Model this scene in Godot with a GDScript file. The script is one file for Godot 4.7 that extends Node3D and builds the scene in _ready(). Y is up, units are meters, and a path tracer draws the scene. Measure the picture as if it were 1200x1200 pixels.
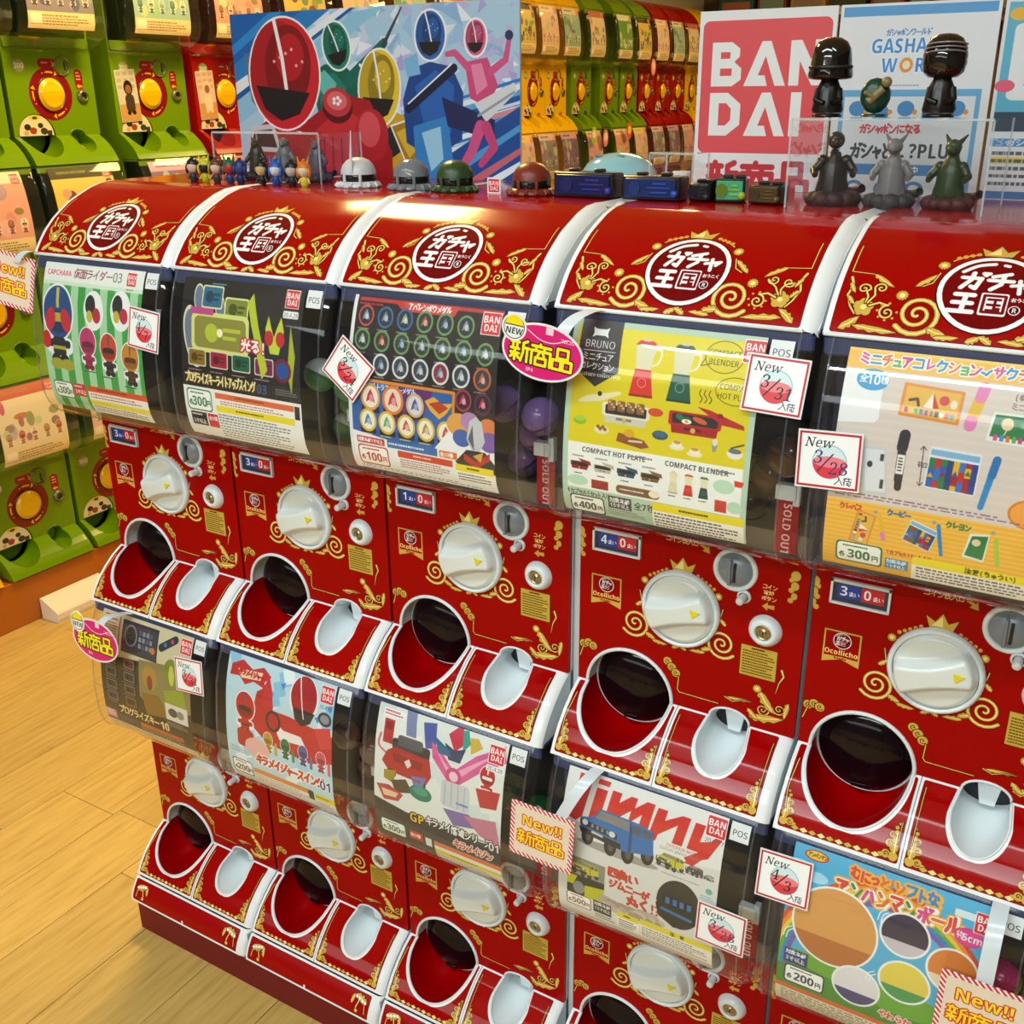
extends Node3D
# A row of red capsule-toy machines in two tiers on a maple floor, a wall of green, red and yellow machines behind.
# Metres, y up. The upper dials of the row are at y = UP, the row runs along x and faces +z.

const UP := .916
const TIER := .588
const ROW := [0.0, .3, .6, .911, 1.212]

func fixture(called: String, label: String, at: Vector3, size: Vector2, color: Color, energy: float, glow: float, turn := 0.0) -> void:   # a ceiling lamp: housing, glowing diffuser and the light of the same size
	var t := thing(called, label, "ceiling lamp", at, turn)
	part("housing", boxmesh(Vector3(-size.x / 2 - .02, 0, -size.y / 2 - .02), Vector3(size.x / 2 + .02, .05, size.y / 2 + .02), .005), mat(Color(.9, .9, .9), .5), t)
	var m := StandardMaterial3D.new()
	m.albedo_color = Color(.9, .9, .9)
	m.emission_enabled = true
	m.emission = color
	m.emission_energy_multiplier = glow
	part("diffuser", boxmesh(Vector3(-size.x / 2, -.006, -size.y / 2), Vector3(size.x / 2, 0, size.y / 2), .002), m, t)
	var l := AreaLight3D.new()
	l.name = "light"
	l.area_size = size
	l.light_color = color
	l.light_energy = energy
	l.shadow_enabled = true
	l.area_range = 12.0
	l.position = Vector3(0, -.012, 0)
	l.rotation.x = -PI / 2
	t.add_child(l)

func _ready() -> void:
	# camera
	var cam := Camera3D.new()
	cam.name = "camera"
	cam.fov = 51.455
	cam.near = .05
	cam.far = 40.0
	cam.transform = Transform3D(Basis(Vector3(.85619, -.00813, -.5166), Vector3(-.18252, .93065, -.31715), Vector3(.48335, .36583, .79533)).orthonormalized(), Vector3(1.34651, .59485 + UP, 1.11792))
	add_child(cam)
	# air and exposure
	var env := Environment.new()
	env.background_mode = Environment.BG_COLOR
	env.background_color = Color(.5, .5, .5)
	env.tonemap_mode = Environment.TONE_MAPPER_LINEAR
	env.tonemap_exposure = 1.06
	env.sdfgi_enabled = true
	env.ssao_enabled = true
	env.ssil_enabled = true
	var we := WorldEnvironment.new()
	we.name = "environment"
	we.environment = env
	add_child(we)
	# lamps under the ceiling
	var cool := Color(.93, .99, 1.0)
	var warm := Color(1.0, .84, .52)
	fixture("tube_lamp", "long white tube lamp under the ceiling over the aisle in front of the red machines", Vector3(.8, 2.6, 1.15), Vector2(2.6, .14), cool, 2.4, 4.0)
	fixture("tube_lamp", "long white tube lamp under the ceiling behind the photographer", Vector3(.8, 2.6, 2.7), Vector2(2.6, .14), cool, 6.6, 5.0)
	fixture("panel_lamp", "warm square panel lamp over the gap left behind the red machines", Vector3(-.62, 2.6, -1.05), Vector2(.3, .3), warm, 4.3, 8.0)
	fixture("panel_lamp", "warm square panel lamp over the middle of the back aisle", Vector3(-.2, 2.6, -3.0), Vector2(.6, .6), warm, 3.0, 6.0)
	fixture("panel_lamp", "warm square panel lamp at the far end of the back aisle", Vector3(-.1, 2.6, -5.2), Vector2(.6, .6), warm, 3.0, 6.0)
	fixture("panel_lamp", "wide white panel lamp under the ceiling of the hall behind the photographer", Vector3(-.9, 2.6, 7.1), Vector2(7.0, 2.0), cool, 1.6, 4.0)
	var t0 := Time.get_ticks_msec()
	make_meshes()
	make_materials()
	print("meshes and prints ", Time.get_ticks_msec() - t0)
	build_room()
	build_row()
	build_far_wall()
	build_display()
	build_tags()
	print("built ", Time.get_ticks_msec() - t0)

# ---------------------------------------------------------------- flat print: a small scanline painter
const GL := {
	"ア":"018154 434629","イ":"704406 5359","ウ":"4042 1215 12827639","エ":"1181 4148 0898","オ":"0393 606948 6318","カ":"03837958 404419","キ":"1382 0695 4069","ク":"3005 22826729","ケ":"3005 2393 635739","コ":"118188 0888",
	"サ":"0393 2126 606539","シ":"1132 0425 195792","ス":"11715509 5689","セ":"049366 303888","ソ":"1124 817539","タ":"3005 22826729 3467","チ":"7012 0494 515629","ツ":"0215 4154 928639","テ":"1181 0494 545629","ト":"3039 3486",
	"ナ":"0393 505629","ニ":"1282 0898","ノ":"806619","ハ":"3208 6298","ヒ":"101898 8215","フ":"01917629","ホ":"0393 5059 2508 7598","マ":"019146 2569","ミ":"2072 2375 1689","ム":"401887 6499","メ":"806519 2377",
	"ヤ":"049275 3059","ユ":"127268 0898","ヨ":"118189 1585 1989","ラ":"1171 04846729","リ":"2026 707649","ル":"212509 505895","レ":"202894","ロ":"1181881811","ワ":"1114 11817639","ン":"1133 195893","ー":"0595","〜":"0637486593",
	"ま":"1282 1585 505829184799","い":"121738 7296","お":"0363 30391826758869 7193","う":"3061 14738649","こ":"1272 163898","く":"702479","と":"2044 82263999","つ":"0361947738","む":"0262 3036171535387986 7294","に":"1119 4282 465898",
	"な":"0262 3016 8294 646849376799","か":"03635938 3018 8295","る":"1171166487593857","の":"5147290624528276",
	"王":"1181 1585 0999 5159","国":"0090990900 2272 2575 2878 5258 6777","新":"0141 2021 1213 3233 0444 0646 2429 2608 2648 80616559 6393 8389","商":"4041 0191 2223 6263 09039399 4335 5365 2676792926","品":"2070742420 0545490905 5595995955",
	"入":"30514509 5299","荷":"0191 3003 6063 2306 1519 3494 4666684846 848969","光":"4044 1123 8173 0494 343609 646898","各":"4014 317106 3296 2676792926","円":"19118189 5155 1585","全":"5004 5094 2474 1676 0999 5459",
	"種":"3001 0343 2129 2407 5190 4292 7079 5393965653 5797 4999","四":"0191980801 313416 616585","角":"3003 216153 19138389 1585 1787 5357","丸":"0373789896 403609 1557","注":"1021 0314 0926 5061 3393 3696 3999 6369",
	"意":"1181 0393 2474762624 2575 1719 3739 3979","仮":"3004 1319 4191 414539 548449 5599","面":"0191 5132 0393990903 3339 6369 3565 3767","口":"1181881811","投":"0333 2029 0736 5053 507394 5585 8549 6599","返":"0011 0323 2327 0799 4191 4147 4484 8458 5578",
	"却":"0242 2024 0444 2418 1847 6169 619196","年":"3013 2282 2575 2527 0797 5259","才":"0383 5059 5427","以":"111745 4153 807639 7699","上":"4049 4484 0999","対":"0242 2022 4209 1259 5393 808969 6575",
	"象":"3002 3060 1282841412 4207 4549 3709 6578 4699","齢":"2024 0444 2242 0509 0949 4549 2528 1648 4618 7054 7094 6474 6686867768","進":"0011 0323 2327 0799 5034 4248 4292 4484 4686 4888 7078","魔":"5051 0191 0109 2272 2345 5378 3686863836 3979",
	"稼":"3001 0343 2129 2407 4292 4243 9293 5484 6447 6675 6488","働":"2003 1219 3282 5059 3767 3484863634 4969 72937989 8379","中":"0282860602 4049","や":"04729476 5062 2159","わ":"2029 033308 25639669","ら":"4061 2226748749","ち":"1272 4025748749","ゆ":"121743838747 5059","り":"2026 707649","株":"0343 2029 2307 2447 5042 5292 4595 7079 7548 7598","約":"2002 0224 2406 0646 2629 5053 42928969 5567",
}
const DAKU := {"ガ":"カ","バ":"ハ","ギ":"キ","グ":"ク","ゴ":"コ","ジ":"シ","ズ":"ス","ダ":"タ","デ":"テ","ド":"ト","ビ":"ヒ","ブ":"フ","ボ":"ホ","ど":"と","が":"か"}
const HANDAKU := {"パ":"ハ","ピ":"ヒ","プ":"フ","ポ":"ホ"}
const SMALL := {"ャ":"ヤ","ュ":"ユ","ョ":"ヨ","ッ":"ツ","ィ":"イ","ォ":"オ","っ":"つ","ゅ":"ゆ","ァ":"ア"}

class Canvas:
	var img: Image
	var W: int
	var H: int
	var k: Vector2
	var xf := Transform2D.IDENTITY
	var noise := RandomNumberGenerator.new()
	static var glyph_cache := {}
	static var fonts := {}
	func _init(w: int, h: int, units: Vector2, bg: Color):
		W = w * 2
		H = h * 2
		img = Image.create_empty(W, H, false, Image.FORMAT_RGB8)
		img.fill(bg)
		k = Vector2(W / units.x, H / units.y)
		noise.seed = 7
	func tex() -> ImageTexture:
		img.shrink_x2()
		return ImageTexture.create_from_image(img)
	func convex(p: PackedVector2Array, c: Color) -> void:
		var n := p.size()
		var a := 1e9
		var b := -1e9
		for v in p:
			a = minf(a, v.y)
			b = maxf(b, v.y)
		var y0 := maxi(0, ceili(a - .5))
		var y1 := mini(H - 1, floori(b - .5))
		if y1 < y0:
			return
		var lo := PackedFloat32Array()
		var hi := PackedFloat32Array()
		lo.resize(y1 - y0 + 1)
		hi.resize(y1 - y0 + 1)
		lo.fill(1e9)
		hi.fill(-1e9)
		for i in n:
			var u := p[i]
			var v := p[(i + 1) % n]
			if u.y > v.y:
				var t := u
				u = v
				v = t
			if v.y - u.y < 1e-6:
				continue
			var s := (v.x - u.x) / (v.y - u.y)
			for y in range(maxi(y0, ceili(u.y - .5)), mini(y1, floori(v.y - .5)) + 1):
				var x := u.x + (y + .5 - u.y) * s
				if x < lo[y - y0]:
					lo[y - y0] = x
				if x > hi[y - y0]:
					hi[y - y0] = x
		for y in range(y0, y1 + 1):
			var l := maxi(0, roundi(lo[y - y0]))
			var r := mini(W, roundi(hi[y - y0]))
			if r > l:
				img.fill_rect(Rect2i(l, y, r - l, 1), c)
	func concave(p: PackedVector2Array, c: Color) -> void:
		var n := p.size()
		var rows := {}
		for i in n:
			var u := p[i]
			var v := p[(i + 1) % n]
			if u.y > v.y:
				var t := u
				u = v
				v = t
			if v.y - u.y < 1e-6:
				continue
			var s := (v.x - u.x) / (v.y - u.y)
			for y in range(maxi(0, ceili(u.y - .5)), mini(H - 1, ceili(v.y - .5) - 1) + 1):
				if not rows.has(y):
					rows[y] = []
				rows[y].append(u.x + (y + .5 - u.y) * s)
		for y in rows:
			var xs: Array = rows[y]
			xs.sort()
			for j in range(0, xs.size() - 1, 2):
				var l := maxi(0, roundi(xs[j]))
				var r := mini(W, roundi(xs[j + 1]))
				if r > l:
					img.fill_rect(Rect2i(l, y, r - l, 1), c)
	func to_px(p) -> PackedVector2Array:
		var o := PackedVector2Array()
		for v in p:
			o.append((xf * v) * k)
		return o
	func poly(p, c: Color) -> void:
		concave(to_px(p), c)
	func flat(a: Array, c: Color) -> void:   # a polygon from a flat list of numbers
		var p := PackedVector2Array()
		for i in range(0, a.size() - 1, 2):
			p.append(Vector2(a[i], a[i + 1]))
		concave(to_px(p), c)
	func rect(x: float, y: float, w: float, h: float, c: Color) -> void:
		convex(to_px([Vector2(x, y), Vector2(x + w, y), Vector2(x + w, y + h), Vector2(x, y + h)]), c)
	func rrect(x: float, y: float, w: float, h: float, r: float, c: Color) -> void:
		var p := PackedVector2Array()
		for q in [[x + w - r, y + r, -90.0], [x + w - r, y + h - r, 0.0], [x + r, y + h - r, 90.0], [x + r, y + r, 180.0]]:
			for i in 6:
				p.append(Vector2(q[0], q[1]) + Vector2.from_angle(deg_to_rad(q[2] + i * 18.0)) * r)
		convex(to_px(p), c)
	func oval(x: float, y: float, rx: float, ry: float, c: Color, turn := 0.0) -> void:
		var p := PackedVector2Array()
		for i in 36:
			p.append(Vector2(x, y) + (Vector2.from_angle(TAU * i / 36) * Vector2(rx, ry)).rotated(turn))
		convex(to_px(p), c)
	func line(p, w: float, c: Color, w2 := -1.0) -> void:   # a stroke with round joints; w2 is the width at the end
		var q := to_px(p)
		var n := q.size()
		var f := k.y * xf.get_scale().y
		for i in n:
			var r := .5 * f * (w if w2 < 0 else lerpf(w, w2, float(i) / maxf(1, n - 1)))
			if r > .6:
				var d := PackedVector2Array()
				var m := 8 if r < 8 else 16
				for j in m:
					d.append(q[i] + Vector2.from_angle(TAU * j / m) * r)
				convex(d, c)
			if i + 1 < n:
				var r2 := .5 * f * (w if w2 < 0 else lerpf(w, w2, float(i + 1) / maxf(1, n - 1)))
				var e := (q[i + 1] - q[i]).normalized().orthogonal()
				convex(PackedVector2Array([q[i] + e * r, q[i + 1] + e * r2, q[i + 1] - e * r2, q[i] - e * r]), c)
	func lines(a: Array, w: float, c: Color, w2 := -1.0) -> void:
		var p := []
		for i in range(0, a.size() - 1, 2):
			p.append(Vector2(a[i], a[i + 1]))
		line(p, w, c, w2)
	func curve(a: Array, w: float, c: Color, w2 := -1.0) -> void:   # a smooth stroke through the points
		var p := []
		var m := a.size() / 2
		for i in m - 1:
			var g := func(j): return Vector2(a[clampi(j, 0, m - 1) * 2], a[clampi(j, 0, m - 1) * 2 + 1])
			for s in 6:
				p.append(g.call(i).cubic_interpolate(g.call(i + 1), g.call(i - 1), g.call(i + 2), s / 6.0))
		p.append(Vector2(a[-2], a[-1]))
		line(p, w, c, w2)
	func jp(text: String, x: float, y: float, size: float, w: float, c: Color, gap := 1.0, slant := 0.0) -> float:
		for ch in text:
			if ch == " ":
				x += size * .5
				continue
			if not GL.has(ch) and not DAKU.has(ch) and not HANDAKU.has(ch) and not SMALL.has(ch):
				x = latin(ch, x, y + size * .92, size * 1.12, c, "Droid Sans", 700, 0, slant) + size * .08
				continue
			var base: String = DAKU.get(ch, HANDAKU.get(ch, SMALL.get(ch, ch)))
			var sz := size * (.72 if SMALL.has(ch) else 1.0)
			var strokes: Array = Array(GL[base].split(" "))
			if DAKU.has(ch):
				strokes += ["7182", "8191"]
			if HANDAKU.has(ch):
				strokes += ["8081919080"]
			for s in strokes:
				var mark: bool = s == "7182" or s == "8191" or s == "8081919080"
				var p := []
				for i in s.length() / 2:
					var v := Vector2(float(s[i * 2]), float(s[i * 2 + 1])) / 9.0
					if mark:
						v = v + Vector2(.04, -.06)
					elif DAKU.has(ch) or HANDAKU.has(ch):
						v = Vector2(v.x * .9, .06 + v.y * .94)
					v = Vector2(v.x * clampf(gap, .5, 1.0), v.y) * sz * .88 + Vector2(.06 * size, .06 * size + size - sz)
					p.append(Vector2(x + v.x - slant * (v.y - size * .5), y + v.y))
				line(p, w, c)
			x += sz * gap
		return x
	func latin(text: String, x: float, y: float, size: float, c: Color, font := "Droid Sans", weight := 700, align := 0, slant := 0.0, stretch := 1.0) -> float:
		var key := "%s|%s|%d" % [text, font, weight]
		if not glyph_cache.has(key):
			var fk := "%s%d" % [font, weight]
			if not fonts.has(fk):
				var sf := SystemFont.new()
				sf.font_names = PackedStringArray([font])
				sf.font_weight = weight
				fonts[fk] = sf
			var tm := TextMesh.new()
			tm.font = fonts[fk]
			tm.font_size = 64
			tm.pixel_size = 1.0 / 64.0
			tm.depth = 0.0
			tm.curve_step = 2.0
			tm.text = text
			tm.horizontal_alignment = HORIZONTAL_ALIGNMENT_LEFT
			tm.vertical_alignment = VERTICAL_ALIGNMENT_TOP
			var tris := PackedVector2Array()
			for s in tm.get_surface_count():
				var ar := tm.surface_get_arrays(s)
				var vs: PackedVector3Array = ar[Mesh.ARRAY_VERTEX]
				var ix = ar[Mesh.ARRAY_INDEX]
				if ix == null or ix.size() == 0:
					for v in vs:
						tris.append(Vector2(v.x, v.y))
				else:
					for i in ix:
						tris.append(Vector2(vs[i].x, vs[i].y))
			glyph_cache[key] = [tris, fonts[fk].get_string_size(text, HORIZONTAL_ALIGNMENT_LEFT, -1, 64).x / 64.0, fonts[fk].get_ascent(64) / 64.0]
		var g: Array = glyph_cache[key]
		var wide: float = g[1] * size * stretch
		var at := x - (wide * .5 if align == 1 else wide if align == 2 else 0.0)
		var t: PackedVector2Array = g[0]
		for i in range(0, t.size() - 2, 3):
			var q := PackedVector2Array()
			for j in 3:
				var v := t[i + j]
				var up: float = (v.y + g[2]) * size
				q.append((xf * Vector2(at + v.x * size * stretch + slant * up, y - up)) * k)
			convex(q, c)
		return at + wide
	func halo(text: String, x: float, y: float, size: float, c: Color, out: Color, r: float, font := "Droid Sans", align := 0, slant := 0.0) -> void:
		for i in 8:
			var d := Vector2.from_angle(TAU * i / 8) * r
			latin(text, x + d.x, y + d.y, size, out, font, 700, align, slant)
		latin(text, x, y, size, c, font, 700, align, slant)
	func fine(x: float, y: float, w: float, h: float, rows: int, c: Color) -> void:   # print too small to read
		for i in rows:
			var at := x
			while at < x + w * (.92 if i % 3 else .75):
				var n := noise.randf_range(.012, .05) * w + h * .03
				rect(at, y + h * (i + .2) / rows, minf(n, x + w - at), h / rows * .45, c)
				at += n + w * .012
	func maker(x: float, y: float, s: float) -> void:   # the square red maker's mark of two rows of letters
		rect(x - s * .04, y - s * .04, s * 1.08, s * 1.08, Color8(250, 245, 240))
		rrect(x, y, s, s, s * .06, Color8(214, 40, 52))
		latin("BAN", x + s * .5, y + s * .47, s * .46, Color8(252, 250, 248), "Droid Sans", 700, 1)
		latin("DAI", x + s * .5, y + s * .87, s * .46, Color8(252, 250, 248), "Droid Sans", 700, 1)
	func price(x: float, y: float, w: float, h: float, v: String, edge: Color) -> void:
		rrect(x, y, w, h, h * .18, edge)
		rrect(x + w * .035, y + h * .06, w * .93, h * .88, h * .15, Color8(248, 250, 246))
		fine(x + w * .15, y + h * .12, w * .7, h * .16, 1, edge)
		jp("各", x + w * .07, y + h * .5, h * .26, h * .035, edge)
		latin(v, x + w * .5, y + h * .78, h * .58, edge, "Droid Sans", 700, 1)
		jp("円", x + w * .77, y + h * .46, h * .3, h * .04, edge)

# ---------------------------------------------------------------- printed artwork
const GOLD := Color8(212, 172, 74)
const GOLD2 := Color8(246, 226, 142)
const INK := Color8(58, 4, 4)
const RED := Color8(160, 0, 2)
const WHITE := Color8(240, 242, 244)

func pts_spiral(x: float, y: float, r: float, turns: float, a0: float, dir: float) -> Array:
	var p := []
	var n := int(turns * 18)
	for i in n + 1:
		var t := float(i) / n
		p.append(Vector2(x, y) + Vector2.from_angle(a0 + dir * t * turns * TAU) * r * (1.0 - .93 * t))
	return p

func g_line(c: Canvas, p: Array, w: float, w2 := -1.0) -> void:   # a gold stroke with a dark outline and a pale core
	c.line(p, w + 1.5, INK, -1.0 if w2 < 0 else w2 + 1.5)
	c.line(p, w, GOLD, w2)
	c.line(p, w * .36, GOLD2, -1.0 if w2 < 0 else w2 * .36)

func vs(a: Array) -> Array:
	var p := []
	for i in range(0, a.size() - 1, 2):
		p.append(Vector2(a[i], a[i + 1]))
	return p

func g_leaf(c: Canvas, x: float, y: float, x2: float, y2: float, w: float) -> void:   # a pointed leaf with lobes on one side
	var a := Vector2(x, y)
	var d := Vector2(x2, y2) - a
	var n := d.orthogonal().normalized() * w
	for e in [[1.1, INK], [0.0, GOLD]]:
		var q: Vector2 = n + n.normalized() * e[0]
		var p := [a - d * .02 * e[0], a + d * .18 - q * .8, a + d * .3 - q * .55, a + d * .42 - q, a + d * .55 - q * .6, a + d * .7 - q * .8, a + d * (1 + .03 * e[0]), a + d * .6 + q * .45, a + d * .25 + q * .5]
		c.poly(p, e[1])
	c.line([a + d * .12, a + d * .5 - n * .2, a + d * .85], w * .22, GOLD2)

func g_sun(c: Canvas, x: float, y: float, r: float) -> void:
	for e in [[1.12, INK], [1.0, GOLD]]:
		var p := []
		for i in 24:
			p.append(Vector2(x, y) + Vector2.from_angle(TAU * i / 24) * r * e[0] * (1.0 if i % 2 else .74))
		c.poly(p, e[1])
	c.oval(x, y, r * .42, r * .42, GOLD2)

func g_crown(c: Canvas, x: float, y: float, w: float, h: float) -> void:
	for e in [[.9, INK], [0.0, GOLD]]:
		var o: float = e[0]
		c.poly([Vector2(x - w * .36 - o, y + o), Vector2(x - w * .5 - o, y - h * .72 - o), Vector2(x - w * .2, y - h * .42 - o), Vector2(x, y - h - o * 1.4), Vector2(x + w * .2, y - h * .42 - o), Vector2(x + w * .5 + o, y - h * .72 - o), Vector2(x + w * .36 + o, y + o)], e[1])
	c.poly([Vector2(x - w * .3, y - h * .15), Vector2(x, y - h * .8), Vector2(x + w * .05, y - h * .15)], GOLD2)

func g_scallop(c: Canvas, x: float, y: float, s: float, fx: float, fy: float) -> void:   # a corner cluster of curls that climbs the edge
	var lobes := [[.5, 0, 5.2], [8.5, -1.0, 4.8], [14.5, 1.5, 2.8], [1, -9.0, 4.6], [6.5, -13.5, 4.6], [1, -18, 3.6], [5.2, -23.5, 3.6], [1, -27, 2.6], [2.4, -32, 2.2], [0, -37, 1.5]]
	for ink in [true, false]:
		for q in lobes:
			var px: float = x + q[0] * s * fx
			var py: float = y + q[1] * s * fy
			c.oval(px, py, q[2] * s + (.6 if ink else 0.0), q[2] * s + (.6 if ink else 0.0), INK if ink else GOLD)
	for q in [lobes[1], lobes[4], lobes[6]]:
		c.line(pts_spiral(x + q[0] * s * fx, y + q[1] * s * fy, q[2] * s * .7, 1.1, .4, fx), .8 * s, INK)
	c.lines([x, y - 4 * s, x + .5 * s * fx, y - 26 * s], 1.6 * s, GOLD2)

func emblem(c: Canvas, x: float, y: float, r: float) -> void:   # the round mark: white ring, dark red field, two rows of characters
	c.oval(x, y, r * 1.03, r * 1.03, Color8(60, 6, 8))
	c.oval(x, y, r, r, WHITE)
	c.oval(x, y, r * .895, r * .895, Color8(112, 4, 10))
	c.curve([x - r * .6, y - r * .5, x - r * .35, y - r * .7, x - r * .05, y - r * .78], r * .09, WHITE)
	c.lines([x + r * .14, y - r * .76, x + r * .22, y - r * .74], r * .08, WHITE)
	c.jp("ガチ", x - r * .62, y - r * .54, r * .52, r * .1, WHITE, .98, .12)
	c.jp("ャ", x + r * .34, y - r * .52, r * .54, r * .09, WHITE, 1, .12)
	c.jp("王", x - r * .72, y + r * .04, r * .52, r * .105, WHITE, 1, .08)
	c.rrect(x - r * .14, y + r * .04, r * .52, r * .54, r * .04, WHITE)
	c.jp("国", x - r * .1, y + r * .08, r * .45, r * .06, Color8(122, 12, 20))
	if r > 20:
		c.jp("おうこく", x + r * .42, y + r * .12, r * .1, r * .018, WHITE)
		c.oval(x + r * .52, y + r * .42, r * .11, r * .11, WHITE)
		c.oval(x + r * .52, y + r * .42, r * .09, r * .09, Color8(70, 8, 12))
		c.latin("R", x + r * .52, y + r * .475, r * .15, WHITE, "Droid Sans", 700, 1)

func art_lid() -> Texture2D:   # mm, x -141..142 to the right, arc length 0..200 upwards
	var c := Canvas.new(850, 600, Vector2(283, 200), WHITE)
	c.xf = Transform2D(Vector2(1, 0), Vector2(0, -1), Vector2(141, 200))
	c.rrect(-135.5, 3.0, 272, 220, 3, Color8(110, 6, 10))
	c.rrect(-134.7, 3.8, 270.4, 220, 3, RED)
	# art drawn with y downwards
	c.xf = Transform2D(0, Vector2(141, 200))
	for m in [-1.0, 1.0]:
		g_line(c, vs([m * 130, -114, m * 130, -74, m * 104, -72]), 1.2)
		g_leaf(c, m * 108, -73, m * 85, -57, 4.5)
		g_line(c, pts_spiral(m * 58, -29, 22, 2.2, PI / 2 - m * .9, m), 5.2, 3.2)
		g_leaf(c, m * 47, -15, m * 28, -10, 6)
		g_sun(c, m * 76, -48.5, 6.4)
		g_sun(c, m * 47, -91, 6.2)
		g_leaf(c, m * 67, -60, m * 47, -80, 4.5)
		g_line(c, vs([m * 48, -80, m * 52, -66, m * 60, -61]), 1.4)
		for q in [[0, -1], [.95, -.3], [.6, .8], [-.6, .8], [-.95, -.3]]:
			c.oval(m * (109 + q[0] * 5.4), -32 + q[1] * 5.4, 5.6, 5.6, INK)
		for q in [[0, -1], [.95, -.3], [.6, .8], [-.6, .8], [-.95, -.3]]:
			c.oval(m * (109 + q[0] * 5.4), -32 + q[1] * 5.4, 4.8, 4.8, GOLD)
		c.oval(m * 109, -32, 2.8, 2.8, GOLD2)
		g_line(c, vs([m * 108, -37, m * 107, -44, m * 110, -50]) + pts_spiral(m * 113, -53, 6.4, 1.4, 0, m), 2.2, 1.6)
		g_line(c, vs([m * 106, -37, m * 101, -46]) + pts_spiral(m * 97, -55, 6.2, 1.4, PI, -m), 2.2, 1.6)
		g_line(c, vs([m * 104, -34, m * 95, -38, m * 88, -36]) + pts_spiral(m * 86, -28, 8, 1.6, -PI / 2, m), 2.4, 1.8)
		for i in 7:
			c.oval(m * 86 + cos(i * .8) * 9.2, -29 + sin(i * .8) * 9.2, 1.3, 1.3, GOLD)
		g_line(c, vs([m * 128, -66, m * 124, -56, m * 127, -44, m * 122, -32, m * 116, -24]), 3.2, 1.8)
		g_leaf(c, m * 127, -60, m * 120, -47, 3.6)
		g_leaf(c, m * 126, -44, m * 118, -34, 3.6)
		g_leaf(c, m * 128, -7, m * 110, -22, 6)
		g_leaf(c, m * 116, -12, m * 72, -8, 5)
		g_leaf(c, m * 40, -7, m * 16, -9, 4)
		g_line(c, vs([m * 40, -98, m * 28, -107, m * 18, -110]), 1.6)
		for i in 4:
			c.oval(m * (36 - i * 5.5), -103 - i * 2.6, 2.6, 2.6, GOLD)
	g_leaf(c, -11, -5, 2, -12, 5)
	g_leaf(c, 12, -5, -1, -12, 5)
	g_crown(c, -2, -109, 34, 19)
	emblem(c, 0, -61, 46.5)
	return c.tex()

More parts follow.
